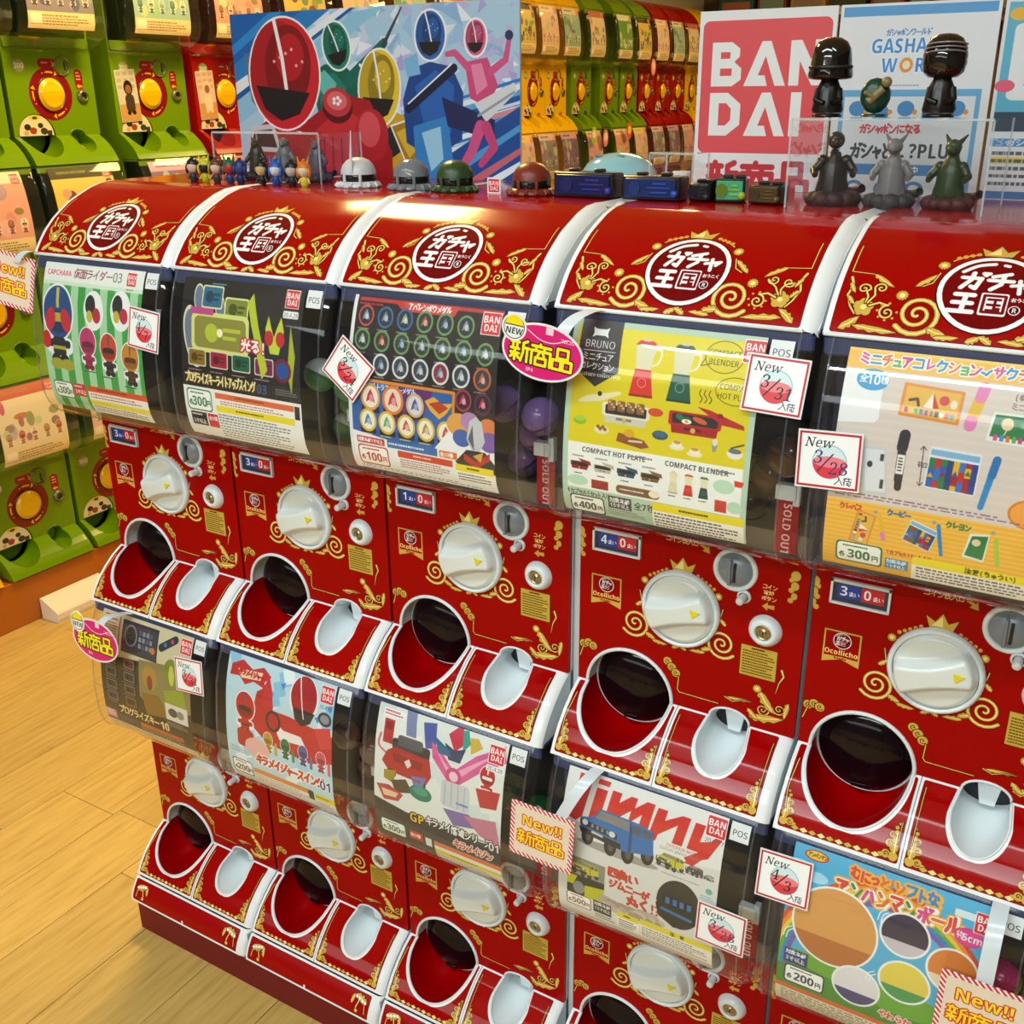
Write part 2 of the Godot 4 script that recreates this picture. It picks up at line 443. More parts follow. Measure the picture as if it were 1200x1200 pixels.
func art_face() -> Texture2D:   # mm, x -141..154, y 100..-138
	var c := Canvas.new(885, 714, Vector2(295, 238), RED)
	c.xf = Transform2D(0, Vector2(141, 100))
	for m in [-1.0, 1.0]:
		g_line(c, pts_spiral(m * 58 - 3, 35, 20, 2.2, PI / 2 - m * .9, m), 4.2, 2.8)
		g_leaf(c, m * 44 - 2, 45, m * 30 - 2, 51, 5)
		g_sun(c, m * 48.5 - 1.5, -27.5, 5.4)
		g_line(c, vs([m * 55 - 1, -12, m * 52 - 1, 2, m * 60 - 1, 8]), 1.4)
		g_leaf(c, m * 60 - 1, 10, m * 50 - 1, 1, 4)
		g_leaf(c, m * 36 - 1, 53, m * 14 - 1, 55, 4)
		for i in 5:
			c.oval(m * (42 - i * 5.4) - 1, -36 - i * 3.1, 2.3, 2.3, GOLD)
	g_leaf(c, -10, 57, 2, 51, 4)
	g_leaf(c, 10, 57, -2, 51, 4)
	c.oval(0, 0, 52, 52, Color8(96, 6, 10))
	g_crown(c, -1, -50, 34, 19)
	# badge
	for q in [[0.0, INK], [.6, GOLD], [2.6, RED]]:
		c.flat([-125 + q[0], -21 + q[0], -81 - q[0], -21 + q[0], -81 - q[0], 23 - q[0] * .6, -103, 15 - q[0], -125 + q[0], 23 - q[0] * .6], q[1])
	c.flat([-124, 13.5, -103, 12.4, -82, 13.5, -82, 22.5, -103, 15.5, -124, 22.5], GOLD)
	emblem(c, -103, -8, 10.5)
	c.latin("Ocollicho", -103, 10.5, 8.6, GOLD2, "Droid Sans", 700, 1)
	c.jp("オコリッチョ", -111, 13.4, 2.6, .5, INK)
	# instructions plate
	c.rect(79.4, 26.4, 46.2, 42.2, INK)
	c.rect(80, 27, 45, 41, Color8(200, 168, 70))
	c.fine(93, 28.5, 20, 4, 1, INK)
	c.fine(82.5, 33, 41, 33, 9, Color8(96, 66, 20))
	# captions
	c.jp("コイン投入口", -24, -94, 7, 1.0, GOLD2)
	c.flat([18, -93, 24, -92, 29, -88, 31, -91, 33, -81, 23, -83, 26, -86, 20, -89], GOLD)
	c.jp("コイン", 100, -58, 6, .9, GOLD2)
	c.jp("返却", 102, -50.5, 6, .9, GOLD2)
	c.jp("ボタン", 100, -43, 6, .9, GOLD2)
	c.flat([101, -29, 108, -35, 108, -31.5, 116, -32.5, 116, -27, 108, -27.5, 108, -24], GOLD)
	# scrolls at the edges
	for q in [[-134, 82], [-14, 78]]:
		for j in 3:
			var xx: float = q[0] + (j * 7.0 if q[0] < -100 else j * 6.0)
			var yy: float = q[1] - (absf(j - 1.0) * -3.0 if q[0] < -100 else -j * 7.0)
			c.oval(xx, yy, 6.6, 6.6, INK)
			c.oval(xx, yy, 5.8, 5.8, GOLD)
			c.line(pts_spiral(xx, yy, 4, 1.2, .5, 1), .8, INK)
	g_line(c, vs([-134, 88, -139, 104]), 1.4)
	g_line(c, vs([2, 96, 1, 114, 4, 118, 56, 118.5]), 1.3)
	for m in [[138, 1.0], [-141, -1.0]]:
		for j in 3:
			c.oval(m[0], -76 + j * 13, 6.6 - j, 7.2 - j, INK)
			c.oval(m[0], -76 + j * 13, 5.9 - j, 6.5 - j, GOLD)
			c.oval(m[0] + m[1] * -4, -70 + j * 13, 3.4, 3.4, GOLD)
	g_leaf(c, 64, 106, 100, 103, 3.6)
	g_line(c, vs([64, 106, 74, 110, 86, 105, 98, 104]), 1.6, .6)
	g_line(c, vs([132, 50, 135, 58, 130, 68, 127, 83]), 3.2, .6)
	g_line(c, pts_spiral(113, 110, 8, 1.7, 0, 1), 2, 1.2)
	g_line(c, pts_spiral(133, 104, 8, 1.7, PI, -1), 2, 1.2)
	g_leaf(c, 106, 84, 128, 112, 8)
	g_sun(c, 104, 83, 6)
	g_leaf(c, 96, 124, 140, 116, 8)
	g_leaf(c, 94, 113, 108, 126, 5)
	g_leaf(c, 144, 92, 140, 116, 5)
	return c.tex()

func bowl_edge(s: float) -> Vector2:   # left and right edge of the capsule tray on the chute, mm, at arc length s
	if s >= 87.0:
		return Vector2(-63, -63)
	var t := sqrt(maxf(0, 1.0 - pow((s - 8.0) / 79.0, 2.0))) if s > 8.0 else 1.0
	return Vector2(-66 - 59.5 * t, -66 + 59.5 * t)

func cup_edge(s: float) -> Vector2:
	if s >= 75.0:
		return Vector2(72, 72)
	var t := sqrt(maxf(0, 1.0 - pow((s - 30.0) / 45.0, 2.0))) if s > 30.0 else lerpf(.86, 1.0, s / 30.0)
	return Vector2(72 - 30.5 * t, 72 + 30.5 * t)

func art_chute() -> Texture2D:   # mm, x -141..154, arc length 0..111 downwards
	var c := Canvas.new(885, 333, Vector2(295, 111), WHITE)
	c.xf = Transform2D(0, Vector2(141, 0))
	c.rrect(-136.5, 3, 137, 103.5, 3, Color8(90, 4, 8))
	c.rrect(-136, 3.4, 136, 102.6, 3, RED)
	c.rrect(7, 3, 131, 103.5, 3, Color8(90, 4, 8))
	c.rrect(7.5, 3.4, 130, 102.6, 3, RED)
	c.rect(3.1, 0, 1.0, 111, Color8(120, 122, 126))
	for q in [[-66.0, true], [72.0, false]]:
		var p := []
		for i in 60:
			var s := i * 95.0 / 59.0
			var e := bowl_edge(s - 4.0) if q[1] else cup_edge(s - 4.0)
			p.append(Vector2(e.x - 3.4, s))
		for i in range(59, -1, -1):
			var s := i * 95.0 / 59.0
			var e := bowl_edge(s - 4.0) if q[1] else cup_edge(s - 4.0)
			p.append(Vector2(e.y + 3.4, s))
		p = p.filter(func(v): return v.y < (91.5 if q[1] else 79.5))
		c.poly(p, WHITE)
	for q in [[-131.5, 99, 1, .95], [-5, 99.5, -1, 1.0], [12, 99.5, 1, 1.0], [132.5, 99.5, -1, 1.0]]:
		g_scallop(c, q[0], q[1], q[3], q[2], 1)
	g_line(c, vs([-132, 84, -135, 60, -132, 22]), 1.2)
	g_line(c, vs([-3, 82, -3, 60]), 1.0)
	g_line(c, vs([11, 82, 11, 12]), 1.0)
	g_line(c, vs([134, 84, 134, 14]), 1.0)
	for q in [[-116, -24], [28, 116]]:
		for i in 10:
			var x: float = lerpf(q[0], q[1], i / 9.0)
			c.flat([x - 5.6, 103, x, 99.6, x + 5.6, 103, x, 106.4], INK)
			c.flat([x - 5, 103, x, 100, x + 5, 103, x, 106], GOLD2 if i % 2 else GOLD)
	return c.tex()

func art_drawer() -> Texture2D:   # mm 295 x 46
	var c := Canvas.new(590, 92, Vector2(295, 46), WHITE)
	c.rrect(4, 3.5, 272, 38.5, 3, Color8(90, 4, 8))
	c.rrect(4.5, 4, 271, 37.5, 3, RED)
	c.rect(136, 36, 4, 6, WHITE)
	for m in [[26.0, 1.0], [254.0, -1.0]]:
		g_leaf(c, m[0] - m[1] * 16, 18, m[0] + m[1] * 10, 10, 8)
		g_leaf(c, m[0] + m[1] * 10, 10, m[0] + m[1] * 14, 26, 5)
		g_line(c, vs([m[0] - m[1] * 12, 20, m[0] - m[1] * 14, 34]), 1.6)
		g_line(c, vs([m[0], 16, m[0] + m[1] * 4, 28, m[0] + m[1] * 4, 35]), 2.4)
		g_sun(c, m[0] + m[1] * 3, 34, 4)
		for i in 4:
			c.oval(m[0] - m[1] * (12 - i * 6), 17 - i * 1.6, 2.4, 2.4, WHITE)
	return c.tex()

func art_counter(a: String, b: String) -> Texture2D:
	var c := Canvas.new(248, 104, Vector2(62, 26), Color8(44, 50, 74))
	c.rect(6, 3.5, 26, 17, Color8(24, 60, 160))
	c.rect(32, 3.5, 25, 17, Color8(200, 22, 46))
	c.latin(a, 12.5, 17.5, 16, WHITE, "Droid Sans", 700, 1)
	c.jp("まい", 18, 11, 6, .9, WHITE)
	c.latin(b, 38.5, 17.5, 16, WHITE, "Droid Sans", 700, 1)
	c.jp("まい", 44.5, 11, 6, .9, WHITE)
	return c.tex()

func art_pos() -> Texture2D:
	var c := Canvas.new(64, 64, Vector2(24, 23), Color8(232, 236, 238))
	c.latin("POS", 12, 16.5, 10.5, Color8(50, 54, 64), "Droid Sans", 400, 1)
	return c.tex()

func art_sold() -> Texture2D:
	var c := Canvas.new(64, 160, Vector2(26, 65), Color8(176, 18, 34))
	c.xf = Transform2D(PI / 2, Vector2(8, 5))
	c.latin("SOLD OUT", 0, 0, 13, Color8(240, 214, 216))
	return c.tex()

func art_date(txt: String, hand: Color) -> Texture2D:
	var c := Canvas.new(220, 200, Vector2(60, 55), Color8(196, 22, 40))
	c.rect(2, 2, 56, 51, Color8(246, 248, 250))
	c.oval(31, 29, 17, 17, Color8(150, 190, 206))
	c.oval(31, 29, 16, 16, Color8(214, 234, 240))
	c.poly(range(19).map(func(i): return Vector2(31, 29) + Vector2.from_angle(PI * i / 18.0) * 16.5), Color8(222, 60, 74))
	c.oval(31, 29, 16.4, 5.5, Color8(238, 128, 136))
	c.latin("New", 5, 15, 13, Color8(24, 22, 26), "Droid Serif", 400, 0, .24)
	c.jp("入荷", 37, 42.5, 8.6, .8, Color8(52, 46, 60))
	var parts := txt.split("/")
	c.latin(parts[0], 19, 31, 18, hand, "Droid Serif", 400, 1, .1)
	c.lines([20, 39, 34, 21], 1.4, hand)
	c.latin(parts[1], 30, 41, 17, hand, "Droid Serif", 400, 0, .1)
	return c.tex()

func art_pop_rect() -> Texture2D:   # striped border, two rows of words
	var c := Canvas.new(320, 300, Vector2(92, 86), Color8(246, 244, 240))
	for i in 40:
		var d := i * 7.0 - 90.0
		c.flat([d, 0, d + 3.5, 0, d + 3.5 + 92, 92, d + 92, 92], Color8(214, 30, 62))
	c.rect(6, 6, 80, 74, Color8(238, 222, 204))
	c.halo("New!!", 46, 34, 22, Color8(250, 226, 60), Color8(214, 40, 30), 1.3, "Droid Sans", 1)
	c.jp("新商品", 11, 42, 23, 5.6, Color8(214, 40, 30))
	c.jp("新商品", 11, 42, 23, 2.6, Color8(252, 226, 40))
	return c.tex()

func art_pop_oval() -> Texture2D:
	var c := Canvas.new(360, 240, Vector2(104, 70), Color8(240, 238, 242))
	c.oval(54, 38, 47.5, 29.5, Color8(222, 18, 120))
	c.curve([34, 16, 50, 24, 66, 25, 84, 18], 1.0, WHITE)
	c.rect(56, 9, 9, 8, Color8(236, 214, 224))
	c.jp("コロコロ", 74, 18, 4.4, .6, WHITE)
	c.jp("新商品", 14, 28, 26, 6.6, Color8(52, 10, 36))
	c.jp("新商品", 14, 28, 26, 3.4, Color8(250, 236, 30))
	c.latin("IP4", 36, 62, 6, Color8(250, 210, 230))
	c.oval(17, 17, 15.5, 15.5, Color8(240, 238, 242))
	c.oval(17, 17, 13, 13, Color8(30, 30, 34))
	c.oval(17, 17, 12.2, 12.2, WHITE)
	c.poly(range(19).map(func(i): return Vector2(17, 15) + Vector2.from_angle(PI + PI * i / 18.0) * 11.4), Color8(246, 226, 20))
	c.rect(5.6, 14, 23, 1.2, Color8(30, 30, 34))
	c.latin("NEW", 17, 24.5, 9.5, Color8(30, 30, 34), "Droid Sans", 700, 1, .1)
	return c.tex()

# ---------------------------------------------------------------- display cards (0..100 each way)
func h(hex: String) -> Color:
	return Color.html(hex)

func blank_card(bg: Color) -> Canvas:
	return Canvas.new(448, 448, Vector2(100, 100), bg)

func toy(c: Canvas, x: float, y: float, s: float, head: Color, trim: Color, body: Color) -> void:   # a plain round-headed capsule toy, cut out with a white edge
	c.oval(x, y, s * 1.1, s * 1.28, WHITE)
	c.rrect(x - s * .62, y + s * .9, s * 1.24, s * 1.5, s * .3, WHITE)
	c.rrect(x - s * .95, y + s * 1.1, s * 1.9, s * .75, s * .3, WHITE)
	c.oval(x, y, s, s * 1.18, head)
	c.oval(x, y + s * .42, s * .8, s * .5, head.darkened(.25))
	c.rrect(x - s * .7, y + s * .02, s * 1.4, s * .4, s * .18, trim)
	c.rect(x - s * .1, y - s * 1.1, s * .2, s * .9, trim.lightened(.2))
	c.rrect(x - s * .8, y + s * 1.22, s * 1.6, s * .36, s * .16, body)
	c.rrect(x - s * .46, y + s * 1.1, s * .92, s * .85, s * .2, body)
	c.rect(x - s * .46, y + s * 1.5, s * .92, s * .16, trim)
	c.oval(x - s * .3, y + s * 2.12, s * .32, s * .26, body.darkened(.2))
	c.oval(x + s * .3, y + s * 2.12, s * .32, s * .26, body.darkened(.2))

func warn(c: Canvas, x: float, y: float, w: float, top: Color, rows: int, rh := 2.2) -> void:   # caution box: coloured bars over lines of small print
	c.rect(x, y, w, 4.2, top)
	c.fine(x + w * .3, y + 1, w * .4, 2.2, 1, Color8(60, 30, 10))
	c.rect(x, y + 4.2, w, rows * rh + 1, Color8(246, 244, 236))
	c.fine(x + 1, y + 5, w - 2, rows * rh, rows, Color8(90, 84, 84))

func card_stripes() -> Texture2D:
	var c := blank_card(h("e8f0ea"))
	for i in 14:
		c.flat([i * 7.4, 13, i * 7.4 + 7.4, 13, i * 7.4 + 7.4, 100, i * 7.4, 100], h("3fa04c") if i % 2 else h("a9d6ae"))
	c.rect(0, 12, 100, 2.5, h("d4e8d6"))
	c.halo("CAPCHARA", 3, 8.4, 4.9, h("d8416b"), h("f8f4f4"), .5)
	c.jp("仮面ライダー", 31, 2.5, 6.6, .72, h("8d2b40"), .98, .15)
	c.latin("03", 70, 9, 8.5, h("5d4350"), "Droid Sans", 400)
	c.maker(84, 2, 8.5)
	c.fine(84, 12, 9, 2, 1, h("808080"))
	toy(c, 16, 33, 15, h("2a4f86"), h("b4ab3e"), h("2b2d33"))
	c.oval(8, 38, 5, 8, h("c43244"), .3)
	c.oval(24, 38, 5, 8, h("c43244"), -.3)
	c.oval(12, 68, 7, 4, h("a9a63a"))
	c.oval(23, 68, 7, 4, h("a9a63a"))
	for q in [[53, 29], [80, 27]]:
		c.oval(q[0], q[1], 10, 13, WHITE)
		c.oval(q[0] - 3, q[1] - 3, 5, 7, h("2e3138"))
		c.oval(q[0] + 3, q[1] + 3, 4, 5, h("b8344a"))
		c.oval(q[0] - 4, q[1] + 4, 3, 4, h("c2b946"))
	toy(c, 46, 50, 8, h("c03a72"), h("6a2a40"), h("a03052"))
	toy(c, 67, 52, 8, h("c54a36"), h("3a2628"), h("3a3438"))
	toy(c, 88, 56, 8, h("c8852e"), h("5d3520"), h("3a3030"))
	for q in [[40, 69], [58, 71], [80, 75]]:
		c.fine(q[0], q[1], 15, 2, 1, h("245a30"))
	c.oval(3, 52, 4.5, 6, h("cc2030"))
	c.price(4, 80, 20, 12, "300", h("245a30"))
	c.rect(25, 80, 13, 9, h("d0323c"))
	c.jp("3才以上", 26, 84, 3.4, .5, WHITE, .9)
	c.fine(26, 81, 11, 2.2, 1, WHITE)
	c.rect(40, 80, 60, 4, h("d8502e"))
	c.fine(50, 81, 40, 2, 1, h("6c2010"))
	c.rect(40, 84, 60, 6, h("f4f0ea"))
	c.fine(42, 85, 56, 4, 2, h("a06060"))
	c.rect(40, 90, 60, 3.4, h("eadb3a"))
	c.rect(40, 93.4, 60, 6.6, h("eeeae2"))
	c.fine(42, 94, 56, 5, 3, h("707070"))
	return c.tex()

func key_shape(c: Canvas, x: float, y: float, w: float, ht: float, col: Color, edge: Color, inner: Color) -> void:
	c.rrect(x - w * .06, y - w * .06, w * 1.12, ht + w * .12, w * .1, edge)
	c.rrect(x, y, w, ht, w * .08, col)
	c.oval(x + w * .34, y + ht * .5, ht * .3, ht * .3, inner)
	c.rect(x + w * .56, y + ht * .3, w * .34, ht * .12, inner)
	c.rect(x + w * .56, y + ht * .55, w * .26, ht * .12, inner)

func card_keys() -> Texture2D:
	var c := blank_card(h("1b1d24"))
	c.flat([58, 8, 100, 0, 100, 66, 60, 66], h("23252c"))
	for q in [[11, 5, 8, 16], [30, 10, 7, 15], [4, 20, 13, 32]]:
		c.oval(q[0] + q[2] * .5, q[1] + q[3] * .5, q[2] * .6, q[3] * .6, h("d8dcc0"), -.2)
		c.oval(q[0] + q[2] * .5, q[1] + q[3] * .5, q[2] * .5, q[3] * .52, h("6b7a96"), -.2)
	key_shape(c, 18, 5, 16, 12, h("2c6a90"), h("d9dfa2"), h("164058"))
	key_shape(c, 38, 11, 18, 12, h("7d8a3c"), h("e0e4a4"), h("4a5522"))
	key_shape(c, 12, 23, 44, 19, h("8d8b3e"), h("d6dc84"), h("b6c43c"))
	c.oval(34, 32, 2.6, 2.6, h("f8f0c0"))
	c.fine(24, 2, 16, 2, 1, h("5aa0c8"))
	c.rect(8, 18, 20, 4, h("c04a8c"))
	var cols := ["8a6a1c", "a01c3c", "0e6048", "7a1f5e"]
	for i in 4:
		key_shape(c, 7 + i * 19, 44, 14, 9, h(cols[i]), h("d6d0b8"), h(cols[i]).darkened(.4))
		c.fine(6 + i * 19, 55.5, 15, 1.8, 1, h("b08aa0"))
	# a yellow-green lightning figure kept plain
	c.flat([60, 6, 68, 30, 74, 50, 69, 56, 62, 30, 56, 12], h("b7c632"))
	c.flat([74, 18, 79, 30, 84, 18, 87, 26, 83, 40, 76, 40, 72, 26], h("c2d040"))
	c.flat([92, 22, 96, 40, 93, 62, 90, 50], h("a8b62c"))
	c.oval(75, 31, 3.5, 4.5, h("c02c34"))
	c.oval(84, 31, 3.5, 4.5, h("c02c34"))
	c.oval(86, 49, 7, 7, h("7a2030"))
	c.oval(86, 49, 5, 5, h("1c4f9a"))
	c.jp("光る", 52, 33, 8, 3.0, h("c4242c"))
	c.jp("光る", 52, 33, 8, 1.3, WHITE)
	c.halo("!", 69, 41, 9, WHITE, h("c4242c"), .7)
	c.jp("プログライズキーライトアップスイング", 2.5, 58, 6.6, 1.9, h("6b5416"), .52)
	c.jp("プログライズキーライトアップスイング", 2.5, 58, 6.6, .9, h("f3ebb0"), .52)
	c.latin("03", 64, 65, 8, h("3f5a86"), "Droid Sans", 700, 0, .1)
	c.fine(80, 60, 18, 4, 3, h("8c8c94"))
	c.maker(86, 2, 10)
	c.rrect(85, 14, 12, 4.2, 1, WHITE)
	c.latin("20.4.28", 91, 17.4, 3.4, h("5a5a62"), "Droid Sans", 400, 1)
	c.rect(0, 67, 100, 33, h("eef0ee"))
	c.price(2.5, 68.5, 22, 14, "300", h("1e7050"))
	c.rect(4, 83.5, 14, 9, h("2c2c30"))
	c.fine(5, 84.2, 12, 2.4, 1, WHITE)
	c.jp("3才以上", 5, 88, 3.2, .5, WHITE, .95)
	c.rect(19, 83.5, 9, 9, h("d0323c"))
	c.jp("全6種", 19.6, 85, 2.8, .45, WHITE)
	c.rect(28, 69, 66, 3.6, h("e06a3c"))
	c.fine(45, 69.6, 32, 2, 1, h("7a2a10"))
	c.fine(32, 73.5, 58, 3, 2, h("c06060"))
	c.rect(28, 77, 66, 4, h("eedc28"))
	c.fine(45, 78, 30, 2, 1, h("5a4a10"))
	c.fine(29, 82, 64, 17, 9, h("808080"))
	c.rect(94.5, 69, 4, 8, h("2c2c30"))
	return c.tex()

func medal(c: Canvas, x: float, y: float, r: float, ring: Color, mid: Color, fig: Color) -> void:
	c.rrect(x - r, y + r * .75, r * 2, r * .6, r * .1, Color(.16, .14, .16))
	c.oval(x, y, r * 1.1, r * 1.2, ring)
	c.oval(x, y, r * .86, r * .95, mid)
	c.flat([x - r * .5, y + r * .5, x - r * .3, y - r * .2, x, y - r * .7, x + r * .3, y - r * .2, x + r * .5, y + r * .5, x, y + r * .2], fig)
	c.oval(x + r * .1, y + r * .1, r * .24, r * .34, fig.lightened(.5))

func card_medals() -> Texture2D:
	var c := blank_card(h("231f24"))
	c.rect(0, 0, 2.5, 100, h("e6e8ea"))
	c.flat([4, 1, 100, 1, 100, 3, 70, 3, 66, 6, 34, 6, 30, 3, 4, 3], h("c03338"))
	c.flat([34, 1, 72, 1, 69, 6.6, 37, 6.6], h("d2403c"))
	c.jp("アバレンボウメダル", 38, 1.6, 4, .7, WHITE, .8)
	c.fine(4, 3.5, 22, 2.4, 1, h("c03338"))
	c.maker(87.5, 2.5, 11)
	var pal := ["8c9aa8", "6a88a0", "9aa8a0", "b05a40", "5a7a98", "8a94a0"]
	for i in 6:
		medal(c, 10 + i * 13.5, 11, 5, h("c0484c") if i == 0 else h("2f6aa8") if i < 3 else h("6f9a62"), h("26303c"), h(pal[i]))
		c.fine(5 + i * 13.5, 17.6, 10, 1.4, 1, h("a0a0a0"))
	for i in 7:
		medal(c, 9 + i * 13.8, 24, 5, h("6f9a5c"), h("333d38"), h(pal[(i + 2) % 6]))
		c.fine(4 + i * 13.8, 30.8, 10, 1.4, 1, h("a0a0a0"))
	for i in 6:
		medal(c, 23 + i * 13.6, 37, 5.2, h("d8dce0") if i < 5 else h("c0602c"), h("3a3f4c") if i != 3 else h("8c3038"), h(pal[(i + 4) % 6]))
		c.fine(18 + i * 13.6, 43.5, 10, 1.4, 1, h("a0a0a0"))
	c.rect(2.5, 46, 71.5, 34, h("2560ac"))
	c.flat([28, 46, 60, 46, 52, 64, 30, 70], h("5c2c74"))
	c.rect(2.5, 45.4, 71.5, 1.8, h("e08a2c"))
	c.rect(72.4, 46, 1.8, 16, h("e08a2c"))
	c.jp("ウルトラエナジーメダル", 14, 47.5, 3.4, .6, h("d4e4f8"), .9)
	medal(c, 16, 55.5, 6.4, h("d8a05c"), h("f0e4d8"), h("c02c3c"))
	medal(c, 32, 55.5, 6.8, h("e07a2c"), h("e8d4c0"), h("c02c3c"))
	medal(c, 47.5, 56.5, 5.6, h("c9b27c"), h("d8d4e0"), h("3c4c8c"))
	medal(c, 79.5, 49.5, 5, h("9a3c4c"), h("40202c"), h("c0406a"))
	medal(c, 92, 50, 5, h("5a3050"), h("30242c"), h("b83050"))
	c.flat([54, 53, 60, 50, 66, 53, 73, 52, 69, 58, 64, 62, 58, 58], h("e2a83a"))
	c.flat([57, 54, 64, 52, 70, 55, 64, 59], h("b43a2c"))
	for i in 5:
		medal(c, 14 + i * 13.6, 69, 5.6, h("d8b64c"), h("f0ecd8"), h(["4a7ab0", "60a060", "c05040", "b0803c", "b84848"][i]))
		c.fine(9 + i * 13.6, 76.4, 10, 1.6, 1, h("e8d070"))
	c.flat([2.5, 76, 30, 79, 60, 79, 75, 62, 100, 60, 100, 100, 2.5, 100], h("eef0f2"))
	for q in [[77, 63, 8, "e0a04c"], [84, 60, 6, "b084b8"], [96, 62, 6, "d87a4c"], [97, 70, 7, "7a5aa8"], [79, 70, 6, "3c62b0"]]:
		c.oval(q[0], q[1], q[2], q[2] * .8, h(q[3]))
	c.flat([82, 70, 84, 60, 88, 57, 92, 60, 94, 70, 90, 77, 86, 77], h("c4c8d0"))
	c.flat([83, 70, 86, 62, 87, 76], h("5a5c68"))
	c.flat([74, 84, 82, 76, 94, 76, 100, 82, 100, 88, 80, 88], h("2c2c34"))
	c.flat([80, 78, 88, 82, 97, 76, 97, 80, 88, 86, 80, 82], h("c02c34"))
	c.flat([86, 79, 93, 76, 91, 82], h("d8a83c"))
	c.rect(5, 79, 20, 4, h("c43238"))
	c.jp("対象年齢3才以上", 5.6, 79.6, 2.6, .45, WHITE, .9)
	c.rect(27, 78.6, 35, 4.6, h("2c6cb4"))
	c.fine(28, 79.6, 32, 2.6, 1, WHITE)
	c.rect(63.5, 79, 12, 4, h("e0742c"))
	c.jp("全30種", 64, 79.7, 2.7, .5, WHITE, .9)
	c.price(5, 84, 22, 12.5, "100", h("b8202c"))
	c.rect(34, 84, 38, 4, h("d2422c"))
	c.fine(45, 85, 16, 2, 1, WHITE)
	c.fine(35, 88.6, 36, 6, 4, h("a06868"))
	warn(c, 74, 85, 25, h("eadc2c"), 3, 1.8)
	c.fine(5, 97, 90, 2.4, 2, h("909090"))
	return c.tex()

func blender(c: Canvas, x: float, y: float, s: float, col: Color) -> void:   # x centre, y top
	c.flat([x - s * 5, y + s * 3, x + s * 5.5, y + s * 3, x + s * 3.6, y + s * 14, x - s * 3.8, y + s * 14], Color8(226, 222, 190))
	c.curve([x + s * 5, y + s * 4.5, x + s * 8, y + s * 5, x + s * 7.4, y + s * 10, x + s * 4.4, y + s * 12], s * 1.0, Color8(236, 232, 206))
	c.flat([x - s * 5.6, y + s * 3.2, x - s * 3.4, y + s * 1, x + s * 3.6, y + s * 1, x + s * 5.8, y + s * 3.2], col)
	c.rect(x - s * 1.6, y - s * .2, s * 3.2, s * 1.6, Color8(212, 202, 170))
	c.flat([x - s * 4, y + s * 14, x + s * 4, y + s * 14, x + s * 6, y + s * 26, x - s * 6, y + s * 26], col)
	c.oval(x, y + s * 20, s * 2.3, s * 2.3, col.lightened(.45))
	c.oval(x, y + s * 20, s * 1.9, s * 1.9, col)
	c.rect(x - s * 6, y + s * 25.6, s * 12, s * 1.0, col.darkened(.35))

func hot_plate(c: Canvas, x: float, y: float, w: float, col: Color, food: Array) -> void:   # x, y top left
	c.flat([x, y, x + w, y + w * .02, x + w * .94, y + w * .36, x + w * .06, y + w * .36], col.darkened(.1))
	c.rrect(x - w * .02, y - w * .04, w * 1.04, w * .26, w * .05, col)
	c.rrect(x + w * .05, y, w * .9, w * .18, w * .03, Color8(42, 40, 42))
	c.rect(x + w * .3, y + w * .24, w * .34, w * .05, col.darkened(.45))
	c.oval(x + w * .48, y + w * .28, w * .05, w * .05, Color8(206, 176, 96))
	for f in food:
		c.oval(x + w * f[0], y + w * f[1], w * f[2], w * f[3], h(f[4]), f[5])

